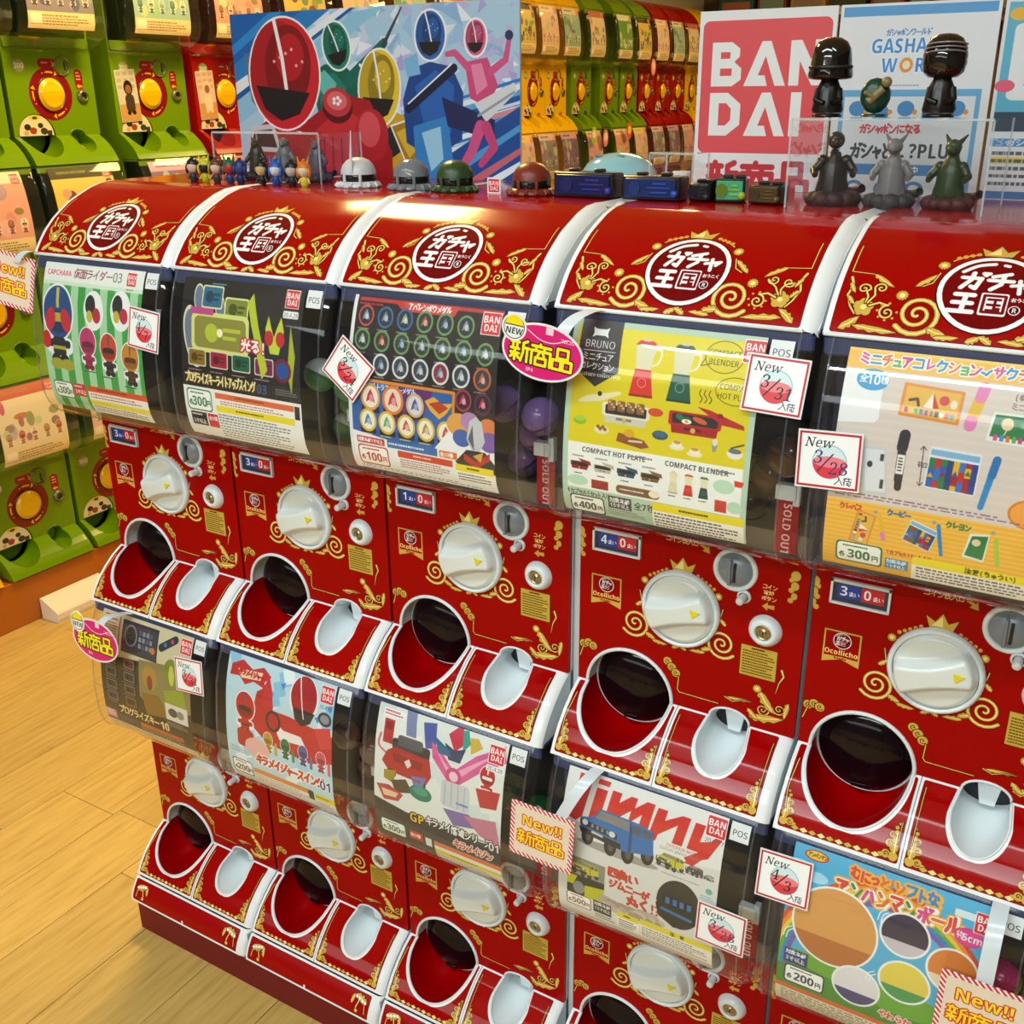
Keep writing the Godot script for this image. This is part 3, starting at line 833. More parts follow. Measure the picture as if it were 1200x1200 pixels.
func card_kitchen() -> Texture2D:
	var c := blank_card(h("b4d0b8"))
	c.rect(3, 3, 94, 58, h("dccb16"))
	c.flat([3, 3, 97, 3, 97, 24, 3, 30], h("e4d51e"))
	c.flat([4.6, 0, 27, 0, 27.8, 24.5, 15.8, 32.4, 4.6, 25], h("302d34"))
	c.flat([11, 3.4, 13, 4.4, 18, 4.4, 20, 3.4, 19.3, 6.2, 20, 8.6, 18, 7.6, 13, 7.6, 11, 8.6, 11.7, 6.2], WHITE)
	c.latin("BRUNO", 16, 13.5, 5, WHITE, "Droid Sans", 400, 1)
	c.rect(7, 14.8, 18, .35, WHITE)
	c.jp("ミニチュア", 7, 16, 3.8, .42, WHITE, .98)
	c.jp("コレクション", 6.4, 20.6, 3.6, .42, WHITE, .92)
	c.latin("Miniature collection", 16, 27.4, 2.6, WHITE, "Droid Serif", 700, 1)
	blender(c, 41, 6.5, 1.05, h("d8352c"))
	blender(c, 61, 6.5, 1.05, h("1f5a44"))
	for q in [[81, 11, 9.6, 7.5, "COMPACT", "BLENDER"], [89, 26, 10, 6.5, "COMPACT", "HOT PLATE"]]:
		c.oval(q[0], q[1], q[2], q[3], h("5c5414"))
		c.oval(q[0], q[1], q[2] - .35, q[3] - .35, h("e0d01c"))
		c.latin(q[4], q[0], q[1] - .5, 3.6, h("3c3810"), "Droid Sans", 400, 1)
		c.latin(q[5], q[0], q[1] + 3.8, 3.6, h("3c3810"), "Droid Sans", 400, 1)
	c.lines([72, 12, 70, 16, 74, 15], .4, h("5c5414"))
	for i in 3:
		c.curve([72 + i * 2.4, 27, 71.4 + i * 2.4, 29, 73 + i * 2.4, 31, 72 + i * 2.4, 33], .4, h("3c3810"))
	c.flat([7, 40, 12, 37, 30, 33, 31, 34.4, 20, 39, 8, 41], h("e6e0b8"))
	c.oval(19, 35.4, 1.2, 1.2, h("3a3418"))
	hot_plate(c, 21.5, 40, 25, h("e8e2cc"), [])
	for i in 4:
		c.rrect(24 + i * 5.2, 37.6, 4.4, 5.4, 1, h("8a6038"))
		for j in 3:
			c.oval(25 + i * 5.2 + j * 1.2, 38.6 + j * 1.2, .7, .6, h("d8b070"))
	hot_plate(c, 57.5, 39.4, 26, h("b8202c"), [[.2, .06, .08, .05, "2c7a3c", .3], [.35, .1, .09, .06, "24603c", 0], [.34, .13, .1, .045, "f4f0e6", 0], [.34, .13, .035, .03, "e8a020", 0], [.6, .08, .15, .05, "d06030", .25]])
	c.flat([71, 35, 78, 36, 95, 41, 95.5, 43, 84, 42], h("b8202c"))
	c.oval(83, 38, 1.4, 1.2, h("8a1820"))
	c.oval(9, 49.8, 3.6, 2.2, h("8ab828"))
	c.oval(9, 49, 3.2, 1.3, h("a4cc40"))
	c.oval(21.5, 53, 4.2, 2.2, h("e4dab0"))
	for i in 4:
		c.oval(19.5 + i * 1.3, 51.6 + (i % 2), 1, .9, h("8a5a30"))
	c.oval(50, 40.6, 4, 2, h("d04a30"))
	c.flat([31, 53, 45, 55, 48, 58, 44, 59.4, 30, 57.4], h("8a4a2a"))
	c.oval(37, 52.6, 3, 2, h("d8a81c"))
	c.lines([37, 56.4, 44, 56], 1, h("d8d4cc"))
	c.oval(53.4, 51.2, 4.2, 2.2, h("2c4c6c"))
	c.oval(53.4, 50.7, 3.4, 1.4, h("44688c"))
	for q in [[62.6, 54], [72, 56]]:
		c.oval(q[0], q[1] + 1.6, 4, 1.5, h("e8e0cc"))
		c.oval(q[0], q[1], 2.6, 1.9, h("f0e8d4"))
		c.oval(q[0], q[1] - .8, 2, .9, h("c89838"))
	c.flat([80, 51, 83.4, 51, 82.4, 55, 81, 55], h("8a98a0"))
	c.oval(81.7, 50.4, 1.5, 1.8, h("ecd8b8"))
	c.oval(92, 54.4, 4, 2.6, h("e8e4dc"))
	c.oval(92, 53.2, 3.3, 1.2, h("6c747c"))
	c.lines([90, 52, 96, 49.6], .7, h("3a3a40"))
	c.rect(3, 61, 94, 24, h("f0f2ee"))
	c.latin("COMPACT HOT PLATE", 11, 65.6, 3.5, h("3a3a40"), "Droid Sans", 700)
	c.fine(38, 63, 16, 2, 1, h("707078"))
	c.latin("COMPACT BLENDER", 57, 65.6, 3.5, h("3a3a40"), "Droid Sans", 700)
	c.fine(82, 63, 14, 2, 1, h("707078"))
	var pc := ["a81c2c", "d8d0bc", "2c567c", "8a6444"]
	for i in 4:
		c.fine(5.5 + i * 13.2, 67.4, 9, 1.6, 1, h("707078"))
		hot_plate(c, 5 + i * 13.2, 71.4, 10, h(pc[i]), [])
		c.flat([9 + i * 13.2, 69.4, 16 + i * 13.2, 70.4, 16.6 + i * 13.2, 72.4, 12 + i * 13.2, 71.6], h(pc[i]).darkened(.15))
		c.fine(7 + i * 13.2, 76.6, 6, 1.3, 1, h("505058"))
	c.oval(9, 81, 6, 2.8, h("b8dcc0"))
	c.rect(17, 79.4, 9.6, 4.6, h("9c1c28"))
	c.rrect(31, 79.6, 24, 4.4, 2, h("7a5438"))
	c.fine(33, 81, 17, 1.8, 1, WHITE)
	c.oval(52, 81.4, 3, 2, h("f0e4d0"))
	blender(c, 62, 67.6, .42, h("e0d8b0"))
	blender(c, 70, 67.6, .42, h("d8352c"))
	blender(c, 78, 67.6, .42, h("2c4c48"))
	for i in 3:
		c.fine(59.6 + i * 8, 79.6, 5, 1.3, 1, h("505058"))
	c.oval(88, 71, 5.4, 3.4, h("b8dcc0"))
	c.flat([93, 67, 98, 67.4, 97, 70, 93.4, 70], h("d8352c"))
	c.rect(84, 78, 6, 6, h("c8302c"))
	c.oval(94, 80.5, 4, 3, h("b8dcc0"))
	c.jp("1カプセル1セット入り", 2.6, 86, 2.8, .36, h("32363a"), .86)
	c.price(4, 89, 20, 11, "400", h("3a3a40"))
	c.rect(26.5, 86.4, 13, 7, h("3a3a40"))
	c.jp("対象年齢", 27.2, 87, 2.9, .42, WHITE, .98)
	c.jp("15才以上", 27.2, 90, 2.7, .42, WHITE, .9)
	c.jp("全7種", 41, 87.4, 4.4, .5, h("3a3a40"), .95)
	c.fine(26, 94, 22, 4, 3, h("707078"))
	warn(c, 51, 85.6, 48, h("ecd81e"), 5, 1.9)
	c.maker(90, 2, 10)
	return c.tex()

func mini_box(c: Canvas, x: float, y: float, s: float, turn: float) -> void:
	var keep := c.xf
	c.xf = Transform2D(turn, Vector2(s, s), 0, Vector2(x, y))
	c.rrect(-12.5, -7, 25, 14, .6, h("e08c3c"))
	c.rrect(-11.2, -5.8, 22.4, 11.6, .3, h("e4b446"))
	c.flat([-3, 2, 0, -4.6, 2.6, 2], h("f4ece0"))
	c.flat([0, -4.6, 3.4, 1.6, 1, 2], h("c83a30"))
	c.oval(5, -2, 2, 2, h("d0404c"))
	c.oval(9, -1, 1.4, 1.8, h("e8e0d0"))
	c.lines([-9, 0, -6, -1, -5, 1.6], 1.2, h("5c3418"))
	var cs := ["b02030", "e0c030", "50a040", "3060a8", "7a3c90", "a0602c", "303030", "f0ece4", "d87090", "60b0c8"]
	for i in 10:
		c.rect(-10.4 + i * 2.1, 3, 1.5, 2.2, h(cs[i]))
	c.xf = keep

func mini_tin(c: Canvas, x: float, y: float, s: float, turn: float) -> void:
	var keep := c.xf
	c.xf = Transform2D(turn, Vector2(s, s), 0, Vector2(x, y))
	c.rrect(-10, -8.4, 20, 17, 1, h("dfe3ea"))
	c.rect(-9.4, -7.4, 18.8, 2.4, h("7cb0d8"))
	var cs := ["2c5cb0", "c0282c", "1f7a40", "24407c", "e0b020", "3070c0", "a02030", "283c8c"]
	for i in 8:
		c.rect(-9.4 + i * 2.35, -4, 2.35, 12, h(cs[i]))
		c.rect(-9.4 + i * 2.35, -4 + (i * 5 % 7), 2.35, 4, h(cs[(i * 3 + 2) % 8]))
		c.flat([-9.4 + i * 2.35, 4 - (i * 3 % 5), -8.2 + i * 2.35, 2 - (i * 3 % 5), -7.05 + i * 2.35, 4 - (i * 3 % 5)], h(cs[(i + 4) % 8]))
	c.xf = keep

func card_stationery() -> Texture2D:
	var c := blank_card(h("d8ccc4"))
	for i in 30:
		c.rect(0, 8 + i * 1.95, 100, .8, h("dbd0c8") if i % 2 else h("d6cac2"))
	c.rect(0, 0, 100, 8.6, h("eeb840"))
	c.rect(0, 0, 100, 1.2, h("f4cc60"))
	var cols := ["d8508c", "3c8cc8", "e07030", "5aa850", "c8407c", "3c8cc8"]
	var x := 5.0
	var n := 0
	for ch in "ミニチュアコレクション〜サクラクレパス":
		c.jp(ch, x, 1.7, 5, 2.0, WHITE)
		x = c.jp(ch, x, 1.7, 5, .95, h(cols[n % 6]), .96)
		n += 1
	c.flat([0, 9, 17, 9, 17.4, 29, 16, 31, 0, 32.6], h("eceef0"))
	c.oval(12.3, 13, 7, 4.6, h("3c9cd8"))
	c.jp("全", 6.6, 11, 3.4, .5, WHITE)
	c.latin("10", 12.6, 15, 5.6, WHITE, "Droid Sans", 700, 1)
	c.jp("種", 15.6, 11, 3.4, .5, WHITE)
	mini_box(c, 38, 20, 1.0, .05)
	c.lines([57.6, 12, 54.6, 26], 4.6, h("e4b830"))
	c.lines([57.8, 11, 57, 15], 4.8, h("e080b8"))
	c.lines([55, 25, 54.6, 27], 4.8, h("e080b8"))
	c.flat([63, 20, 82, 20, 81, 33, 61.6, 32], h("e4e8e4"))
	c.flat([64, 21, 82, 21, 81, 30.4, 62.8, 30], h("1f7a44"))
	c.oval(69, 24.4, 2.4, 2.6, h("e8cfa8"))
	c.lines([69, 27, 68, 29.6], .5, h("e8cfa8"))
	c.latin("SAKURA", 74, 25.4, 2.6, h("c8e4c8"), "Droid Sans", 400)
	for i in 7:
		c.rect(64.4 + i * 2.4, 29, 1.6, 2.6, h(cols[i % 6]))
	c.jp("(株)サクラ", 70, 11.6, 3.2, .4, h("7a6c64"), .9)
	c.jp("ミニチュア", 69, 15.6, 3, .4, h("7a6c64"), .9)
	c.flat([13, 41.4, 22.6, 41, 26, 61.6, 15.4, 62.4], h("c8cbd2"))
	c.flat([14, 42.6, 21.8, 42.2, 24.8, 60.4, 16, 61], h("dcdfe4"))
	c.oval(16.6, 49, 1.2, 1.4, h("3a3a40"))
	c.rect(20.6, 44, 1.6, 3, h("3a3a40"))
	c.rect(22, 55, 1.4, 4, h("3a3a40"))
	c.lines([29.6, 34.4, 29.2, 40], 4.6, h("2a2830"))
	c.lines([29.3, 42, 29.5, 54], 3.6, h("2e2c34"))
	c.rect(27.8, 43, 3.2, 8.4, h("ece8e0"))
	c.fine(28.4, 44, 2, 6.6, 5, h("38383c"))
	c.lines([29.6, 55, 29.7, 57.4], 3, h("24222a"))
	c.lines([38, 38, 38.6, 55], .4, h("4c4648"))
	c.lines([36.9, 39.6, 38, 38, 39.2, 39.4], .4, h("4c4648"))
	c.lines([37.4, 53.6, 38.6, 55, 39.6, 53.4], .4, h("4c4648"))
	c.jp("約3", 36.6, 44.6, 2.6, .36, h("4c4648"))
	mini_tin(c, 51, 46.6, 1.05, .03)
	c.lines([67.4, 40, 64.2, 60], 2.9, h("2484c8"), 2.4)
	c.lines([67.6, 39.4, 66.6, 46], 3.3, h("1c70b4"))
	c.oval(84, 60, 9, 6.4, h("d87a2c"))
	c.oval(84, 60, 8, 5.6, h("f0a040"))
	c.fine(3, 62.5, 90, 2.6, 2, h("8a6c8c"))
	c.rect(0, 66.4, 100, 33.6, h("eeb23a"))
	for i in 16:
		c.rect(0, 66.4 + i * 2.1, 100, .8, h("f2bf52"))
	c.jp("クレパス", 6, 68, 2.8, .7, h("c84c28"), .9)
	c.jp("クーピー", 27, 67.6, 2.8, .7, h("2c68a8"), .9)
	c.jp("クレヨン", 52, 68.4, 2.8, .7, h("2c7c48"), .9)
	mini_box(c, 17, 78.5, .62, 1.75)
	c.lines([24, 71, 26.6, 81], 2.0, h("e4b830"))
	c.lines([26, 79.6, 26.6, 81.6], 2.1, h("e080b8"))
	mini_tin(c, 42, 77, .62, .3)
	c.lines([49, 71, 51.6, 84], 1.6, h("2484c8"))
	c.flat([62, 72, 70, 71, 69, 84, 60, 83], h("e4e8e4"))
	c.flat([63, 73, 69.4, 72, 68.4, 83, 61, 82], h("1f7a44"))
	c.oval(65, 75.6, 1.8, 1.6, h("e8cfa8"))
	c.lines([72.6, 73, 74.6, 84], 1.8, h("a4c848"))
	for xx in [22.0, 47.0, 71.0]:
		c.oval(xx, 70, .9, .9, h("a09890"))
	c.price(6, 86, 21, 11, "300", h("1e6a48"))
	c.jp("1カプセル1セット入り", 28.4, 86.4, 2.2, .36, h("b8402c"), .86)
	c.rect(28.4, 90.6, 10, 5.6, h("3c8cc8"))
	c.jp("対象年齢", 28.9, 91, 2.2, .36, WHITE)
	c.jp("15才以上", 28.9, 93.6, 2.1, .36, WHITE, .86)
	c.rect(40, 87.4, 60, 4, h("eedc2c"))
	c.jp("注意(ちゅうい)", 62, 87.8, 2.9, .45, h("3c3410"), 1.1)
	c.rect(40, 91.4, 60, 8.6, h("f4f0e6"))
	c.fine(42, 92, 56, 7, 4, h("706868"))
	return c.tex()

func card_keys_ten() -> Texture2D:
	var c := blank_card(h("3b3530"))
	c.flat([0, 0, 100, 0, 100, 40, 60, 30, 20, 34, 0, 40], h("cfc7a4"))
	c.flat([44, 30, 100, 24, 100, 60, 60, 70, 44, 60], h("8f8254"))
	c.rect(24, 3, 40, 25, h("2b2d34"))
	c.rrect(25, 5, 38, 22, 2, h("3c3f48"))
	c.oval(34, 14, 7, 8.4, h("7e8696"))
	c.oval(34, 14, 5.6, 7, h("2f3138"))
	for i in 12:
		c.rect(43 + (i % 4) * 4, 8 + (i / 4) * 5, 2.8, 3.4, h("8a90a0") if i % 3 else h("5a6070"))
	c.oval(59, 20, 2.4, 2.6, h("c87830"))
	c.lines([68, 15, 82, 6], 6, h("2c3038"))
	c.oval(72, 12, 1.6, 1.6, h("3c78c0"))
	c.oval(79, 8, 1.6, 1.6, h("c04c60"))
	c.fine(3, 2, 16, 5, 2, h("b83a34"))
	c.fine(4, 8, 15, 12, 6, h("a86058"))
	c.lines([20.6, 3, 20.6, 28], 1.4, h("b04050"))
	c.oval(80, 32, 8, 11, h("7c8c30"))
	c.oval(80, 34, 3, 8, h("c8c858"))
	c.oval(56, 42, 8, 10, h("b08a40"))
	c.oval(56, 46, 3, 6, h("8c3c30"))
	c.flat([46, 56, 66, 54, 76, 70, 50, 74], h("8a6a2c"))
	c.flat([70, 48, 92, 42, 96, 60, 78, 66], h("94a034"))
	for i in 8:
		var x := 4.0 + (i % 2) * 21
		var y := 33.0 + (i / 2) * 10.5
		c.rect(x, y, 16, 8.6, h("1f1d1e"))
		key_shape(c, x + 2, y + 1.2, 11, 6, h(["5c4038", "703a34", "3a4a4a", "444448", "4a3a44", "52422c", "3a3f55", "5a3028"][i]), h("8c8474"), h("201c1c"))
		c.fine(x, y + 8.8, 16, 1.2, 1, h("b08898"))
	c.rect(16, 74, 56, 9, h("2a211c"))
	c.jp("プログライズキー", 17, 74.5, 7, 2, h("6a4c14"), .82)
	c.jp("プログライズキー", 17, 74.5, 7, .9, h("f4e8b0"), .82)
	c.halo("10", 64, 82, 9, h("f4e8b0"), h("6a4c14"), .7)
	c.rect(72, 57, 24, 14, h("dcd8cc"))
	c.oval(80, 64, 5, 3.6, h("4c4a48"))
	c.oval(88, 64, 4, 3.4, h("8c8878"))
	c.fine(72, 72.6, 24, 4, 3, h("a8a090"))
	c.rect(0, 82, 12, 8, h("d8949c"))
	c.fine(1, 83, 10, 5, 3, WHITE)
	c.rect(14, 84, 22, 4, h("3c4664"))
	c.rect(40, 84, 56, 3.6, h("c05a3c"))
	c.fine(40, 88, 56, 3, 2, h("b0a8a0"))
	c.rect(0, 92, 100, 8, h("cfc6ae"))
	c.fine(4, 93, 90, 6, 3, h("8a8070"))
	c.rect(88, 82.5, 8, 8, h("2a2626"))
	c.maker(88, 3, 11)
	return c.tex()

func card_swing() -> Texture2D:
	var c := blank_card(h("bcdcea"))
	for i in 26:
		var x := fmod(i * 37.0, 100)
		var y := fmod(i * 23.0, 88)
		c.flat([x, y, x + 9, y - 4, x + 13, y + 6, x + 4, y + 10], h(["8cc4e4", "d8ecf4", "a4d0e8", "e4f2f6"][i % 4]))
	for i in 8:
		var x := fmod(i * 43.0 + 8, 96)
		c.flat([x, 6 + i * 5.0, x + 5, 4 + i * 5.0, x + 3, 10 + i * 5.0], h("4c8cd0"))
	c.flat([4, 8, 14, 3, 24, 8, 34, 4, 42, 9, 36, 14, 38, 19, 26, 16, 18, 20, 12, 15, 3, 16], h("c42a30"))
	c.flat([10, 10, 34, 8, 32, 14, 14, 16], h("f0d8b0"))
	c.jp("キラメイジャー", 11, 9, 4.6, 1.1, h("b02026"), .76, .1)
	# a big red figure kept as plain blocks
	c.flat([24, 48, 30, 22, 36, 18, 42, 22, 46, 32, 60, 32, 100, 36, 100, 56, 78, 62, 40, 58], h("c0262e"))
	c.flat([36, 18, 40, 8, 44, 18, 46, 30, 36, 30], h("c8303a"))
	c.oval(73, 16, 13, 16, h("f2f0f2"))
	c.oval(73, 15, 11.6, 14.6, h("a81a26"))
	c.flat([64, 24, 84, 24, 80, 32, 72, 36, 66, 32], h("2c2830"))
	c.lines([68, 2, 74, 30], 1.0, h("f2e8ea"))
	c.flat([44, 38, 56, 44, 72, 44, 76, 50, 52, 52], h("f0eaec"))
	c.oval(46, 40, 7, 8, h("302c36"))
	c.oval(46, 40, 5, 6, h("b4242e"))
	c.oval(93, 25, 6, 5, h("3a3640"))
	c.oval(93, 25, 4, 3.2, h("8c929c"))
	c.flat([84, 34, 98, 30, 100, 44, 90, 48], h("d03a42"))
	toy(c, 19, 36, 9, h("c2242c"), h("3a2c32"), h("b8222a"))
	c.rrect(11, 54, 16, 14, 3, h("b8222a"))
	var tc := ["c49a3a", "2f7a52", "5c5c9c", "d0506a"]
	for i in 4:
		toy(c, 41 + i * 16.4, 55, 4.4, h(tc[i]), h(tc[i]).darkened(.3), h(tc[i]).darkened(.15))
		c.rrect(47 + i * 16.4, 56, 2.4, 10, .6, h(tc[i]).lightened(.1))
	c.oval(30, 66, 12, 8, h("e8b4b0"))
	c.jp("キラメイジャースイング", 28, 70, 8, 3.4, WHITE, .74, .12)
	c.jp("キラメイジャースイング", 28, 70, 8, 1.7, h("c8402e"), .74, .12)
	c.halo("01", 88, 79, 10, h("2c4470"), WHITE, .7)
	c.price(3, 80.5, 20, 13, "200", h("2c3c58"))
	c.rect(24, 83.6, 56, 4, h("dc8a4c"))
	c.rect(24, 87.6, 56, 10, h("ecebe6"))
	c.fine(25, 88.4, 54, 8, 4, h("a89c98"))
	c.rect(76, 84, 5, 8, h("2c2c30"))
	c.rect(82, 85, 18, 5, h("e6d832"))
	c.fine(83, 86.4, 15, 2, 1, h("4c4410"))
	c.rect(82, 90, 18, 8, h("ecebe6"))
	c.fine(83, 91, 15, 6, 3, h("a89c98"))
	c.fine(3, 70, 16, 5, 3, h("7c98a8"))
	c.maker(87.5, 2.5, 11)
	c.latin("20.4.28", 93, 18, 3.4, h("5c6470"), "Droid Sans", 400, 1)
	return c.tex()

func card_vehicles() -> Texture2D:
	var c := blank_card(h("dfe6e2"))
	for i in 14:
		var x := fmod(i * 31.0, 100)
		var y := fmod(i * 19.0, 60)
		c.flat([x, y, x + 12, y - 3, x + 15, y + 8, x + 3, y + 10], h(["cfdcdc", "e8ece8", "d4e0e4"][i % 3]))
	c.flat([22, 0, 30, 0, 32, 16, 24, 16], h("8088b0"))
	c.flat([36, 4, 46, 2, 48, 18, 40, 20], h("4c5ca8"))
	c.rect(4, 2.4, 18, 5, WHITE)
	c.fine(5, 3, 16, 4, 2, h("c43440"))
	c.rect(6, 9, 8, 16, h("b8303c"))
	c.rect(7.4, 11, 5.2, 5, h("8c2028"))
	c.curve([4, 20, 3, 28, 9, 32], 1.6, h("d86a80"))
	c.rrect(14, 20, 30, 8, 2, h("3c3a42"))
	c.rrect(18, 17, 20, 7, 2, h("5a5862"))
	c.flat([10, 30, 16, 26, 44, 27, 46, 38, 42, 45, 12, 44, 6, 38], h("b02430"))
	c.flat([14, 30, 40, 31, 38, 36, 16, 36], h("8c1a24"))
	c.flat([24, 34, 28, 31, 30, 35, 27, 38], h("e8d8d4"))
	c.oval(14, 45, 4, 3, h("2c2a30"))
	c.oval(38, 46, 4, 3, h("2c2a30"))
	c.flat([44, 14, 52, 18, 63, 28, 78, 14, 98, 2, 100, 12, 84, 22, 68, 36, 58, 36, 46, 24], h("d85c98"))
	c.flat([48, 18, 62, 30, 80, 17, 96, 6, 82, 18, 66, 33, 60, 33], h("eaa4c4"))
	c.oval(63, 32, 6, 6, h("c84484"))
	c.oval(63, 32, 3.4, 3.4, h("f0c4d8"))
	c.flat([56, 6, 62, 0, 66, 0, 68, 10, 62, 16], h("c8344c"))
	c.flat([66, 1, 70, 0, 73, 8, 68, 14], h("3c9c8c"))
	c.flat([72, 4, 78, 3, 82, 8, 74, 14], h("d0b040"))
	c.flat([54, 12, 62, 15, 70, 12, 67, 22, 58, 22], h("3c4468"))
	c.flat([46, 10, 58, 16, 60, 20, 50, 20], h("2f6c8c"))
	c.rrect(54, 36, 22, 18, 3, h("c8ccd4"))
	for i in 4:
		c.lines([57 + i * 5, 37, 57 + i * 5, 53], .5, h("9aa0ac"))
	toy(c, 88, 24, 5.5, h("b8242e"), h("ece4e4"), h("b02430"))
	c.flat([80, 34, 98, 32, 96, 44, 84, 46], h("b8303a"))
	c.flat([8, 44, 18, 42, 16, 52, 8, 50], h("a08a30"))
	c.flat([14, 50, 26, 46, 32, 54, 18, 58], h("4c4438"))
	c.oval(38, 52, 9, 5.4, h("2c7a66"))
	c.oval(38, 50.6, 6, 3, h("3c9a80"))
	c.flat([30, 42, 42, 40, 40, 47, 32, 48], h("6878b8"))
	c.fine(31, 43, 9, 3, 1, h("b83a3c"))
	c.flat([2, 56, 12, 54, 24, 58, 20, 64, 8, 66], h("b8444c"))
	c.flat([6, 58, 20, 58, 18, 62, 8, 63], h("e0c8a0"))
	c.flat([56, 56, 76, 54, 84, 62, 64, 66], h("7c6ca8"))
	c.flat([72, 56, 96, 52, 100, 70, 84, 66], h("c47a94"))
	c.fine(66, 48, 12, 3, 1, h("4c84b8"))
	c.rect(0, 70, 100, 30, h("4a4a4e"))
	c.flat([0, 66, 26, 70, 100, 74, 100, 82, 0, 76], h("3a3a40"))
	c.halo("GP", 29, 75, 9, h("e8c83c"), h("201c1c"), .9)
	c.jp("キラメイ魔進シリーズ", 42, 66.5, 6.6, 2.2, h("201c1c"), .78, .05)
	c.jp("キラメイ魔進シリーズ", 42, 66.5, 6.6, 1.0, h("f0ecec"), .78, .05)
	c.halo("01", 91, 74, 8, h("f0ecec"), h("201c1c"), .6)
	c.jp("キラメイジン", 64, 76, 6, 2.2, WHITE, .84)
	c.jp("キラメイジン", 64, 76, 6, 1.1, h("d05030"), .84)
	c.price(4, 81, 21, 12, "300", h("2c6a54"))
	c.rect(28, 83, 11, 7, h("d04434"))
	c.jp("全5種", 28.8, 84.6, 3, .5, WHITE)
	c.rect(41, 84, 5, 7, h("e8e8e8"))
	c.rect(48, 84, 52, 3.6, h("dc7a4c"))
	c.rect(48, 87.6, 52, 3, h("ecebe6"))
	c.rect(48, 90.6, 52, 3.4, h("e6d832"))
	c.fine(60, 91.4, 28, 1.8, 1, h("4c4410"))
	c.rect(48, 94, 52, 6, h("ecebe6"))
	c.fine(49, 94.6, 50, 5, 3, h("989090"))
	c.maker(87, 3.5, 11)
	c.rrect(86, 16, 13, 4, 1, h("e8ecf0"))
	c.latin("20.4.28", 92.5, 19.2, 3.4, h("5c6470"), "Droid Sans", 400, 1)
	return c.tex()

func off_roader(c: Canvas, x: float, y: float, w: float, col: Color) -> void:   # a boxy off-road car seen from its front corner; x, y top left of the roof
	c.oval(x + w * .52, y + w * .5, w * .56, w * .06, h("a09c98"))
	for q in [[.1, .4], [.42, .44], [.66, .46], [.92, .38]]:
		c.oval(x + w * q[0], y + w * q[1], w * .085, w * .13, h("26262a"))
		c.oval(x + w * q[0] + w * .01, y + w * q[1], w * .04, w * .07, h("55555c"))
	c.flat([x + w * .24, y, x + w * .78, y + w * .02, x + w * .97, y + w * .06, x + w, y + w * .36, x + w * .62, y + w * .44, x, y + w * .38, x - w * .02, y + w * .18, x + w * .14, y + w * .14], col)
	c.flat([x + w * .25, y + w * .02, x + w * .64, y + w * .04, x + w * .66, y + w * .16, x + w * .18, y + w * .13], h("8a8682"))
	c.flat([x + w * .69, y + w * .05, x + w * .8, y + w * .05, x + w * .82, y + w * .17, x + w * .7, y + w * .18], h("5c6468"))
	c.flat([x + w * .84, y + w * .06, x + w * .95, y + w * .08, x + w * .96, y + w * .17, x + w * .85, y + w * .17], h("5c6468"))
	c.flat([x + w * .66, y + w * .02, x + w * .7, y + w * .2, x + w * .7, y + w * .42, x + w * .66, y + w * .43], col.darkened(.3))
	c.flat([x - w * .02, y + w * .2, x + w * .5, y + w * .25, x + w * .5, y + w * .33, x - w * .02, y + w * .28], h("303238"))
	for i in 4:
		c.rect(x + w * (.14 + i * .07), y + w * .225 + i * w * .006, w * .03, w * .05, h("8c9094"))
	c.oval(x + w * .05, y + w * .235, w * .04, w * .04, h("d8dce0"))
	c.oval(x + w * .43, y + w * .275, w * .045, w * .04, h("d8dce0"))
	c.flat([x - w * .03, y + w * .3, x + w * .56, y + w * .36, x + w * .56, y + w * .44, x, y + w * .38], h("2a2a30"))
	c.lines([x + w * .16, y + w * .335, x + w * .3, y + w * .35], w * .03, h("c8ccd0"))

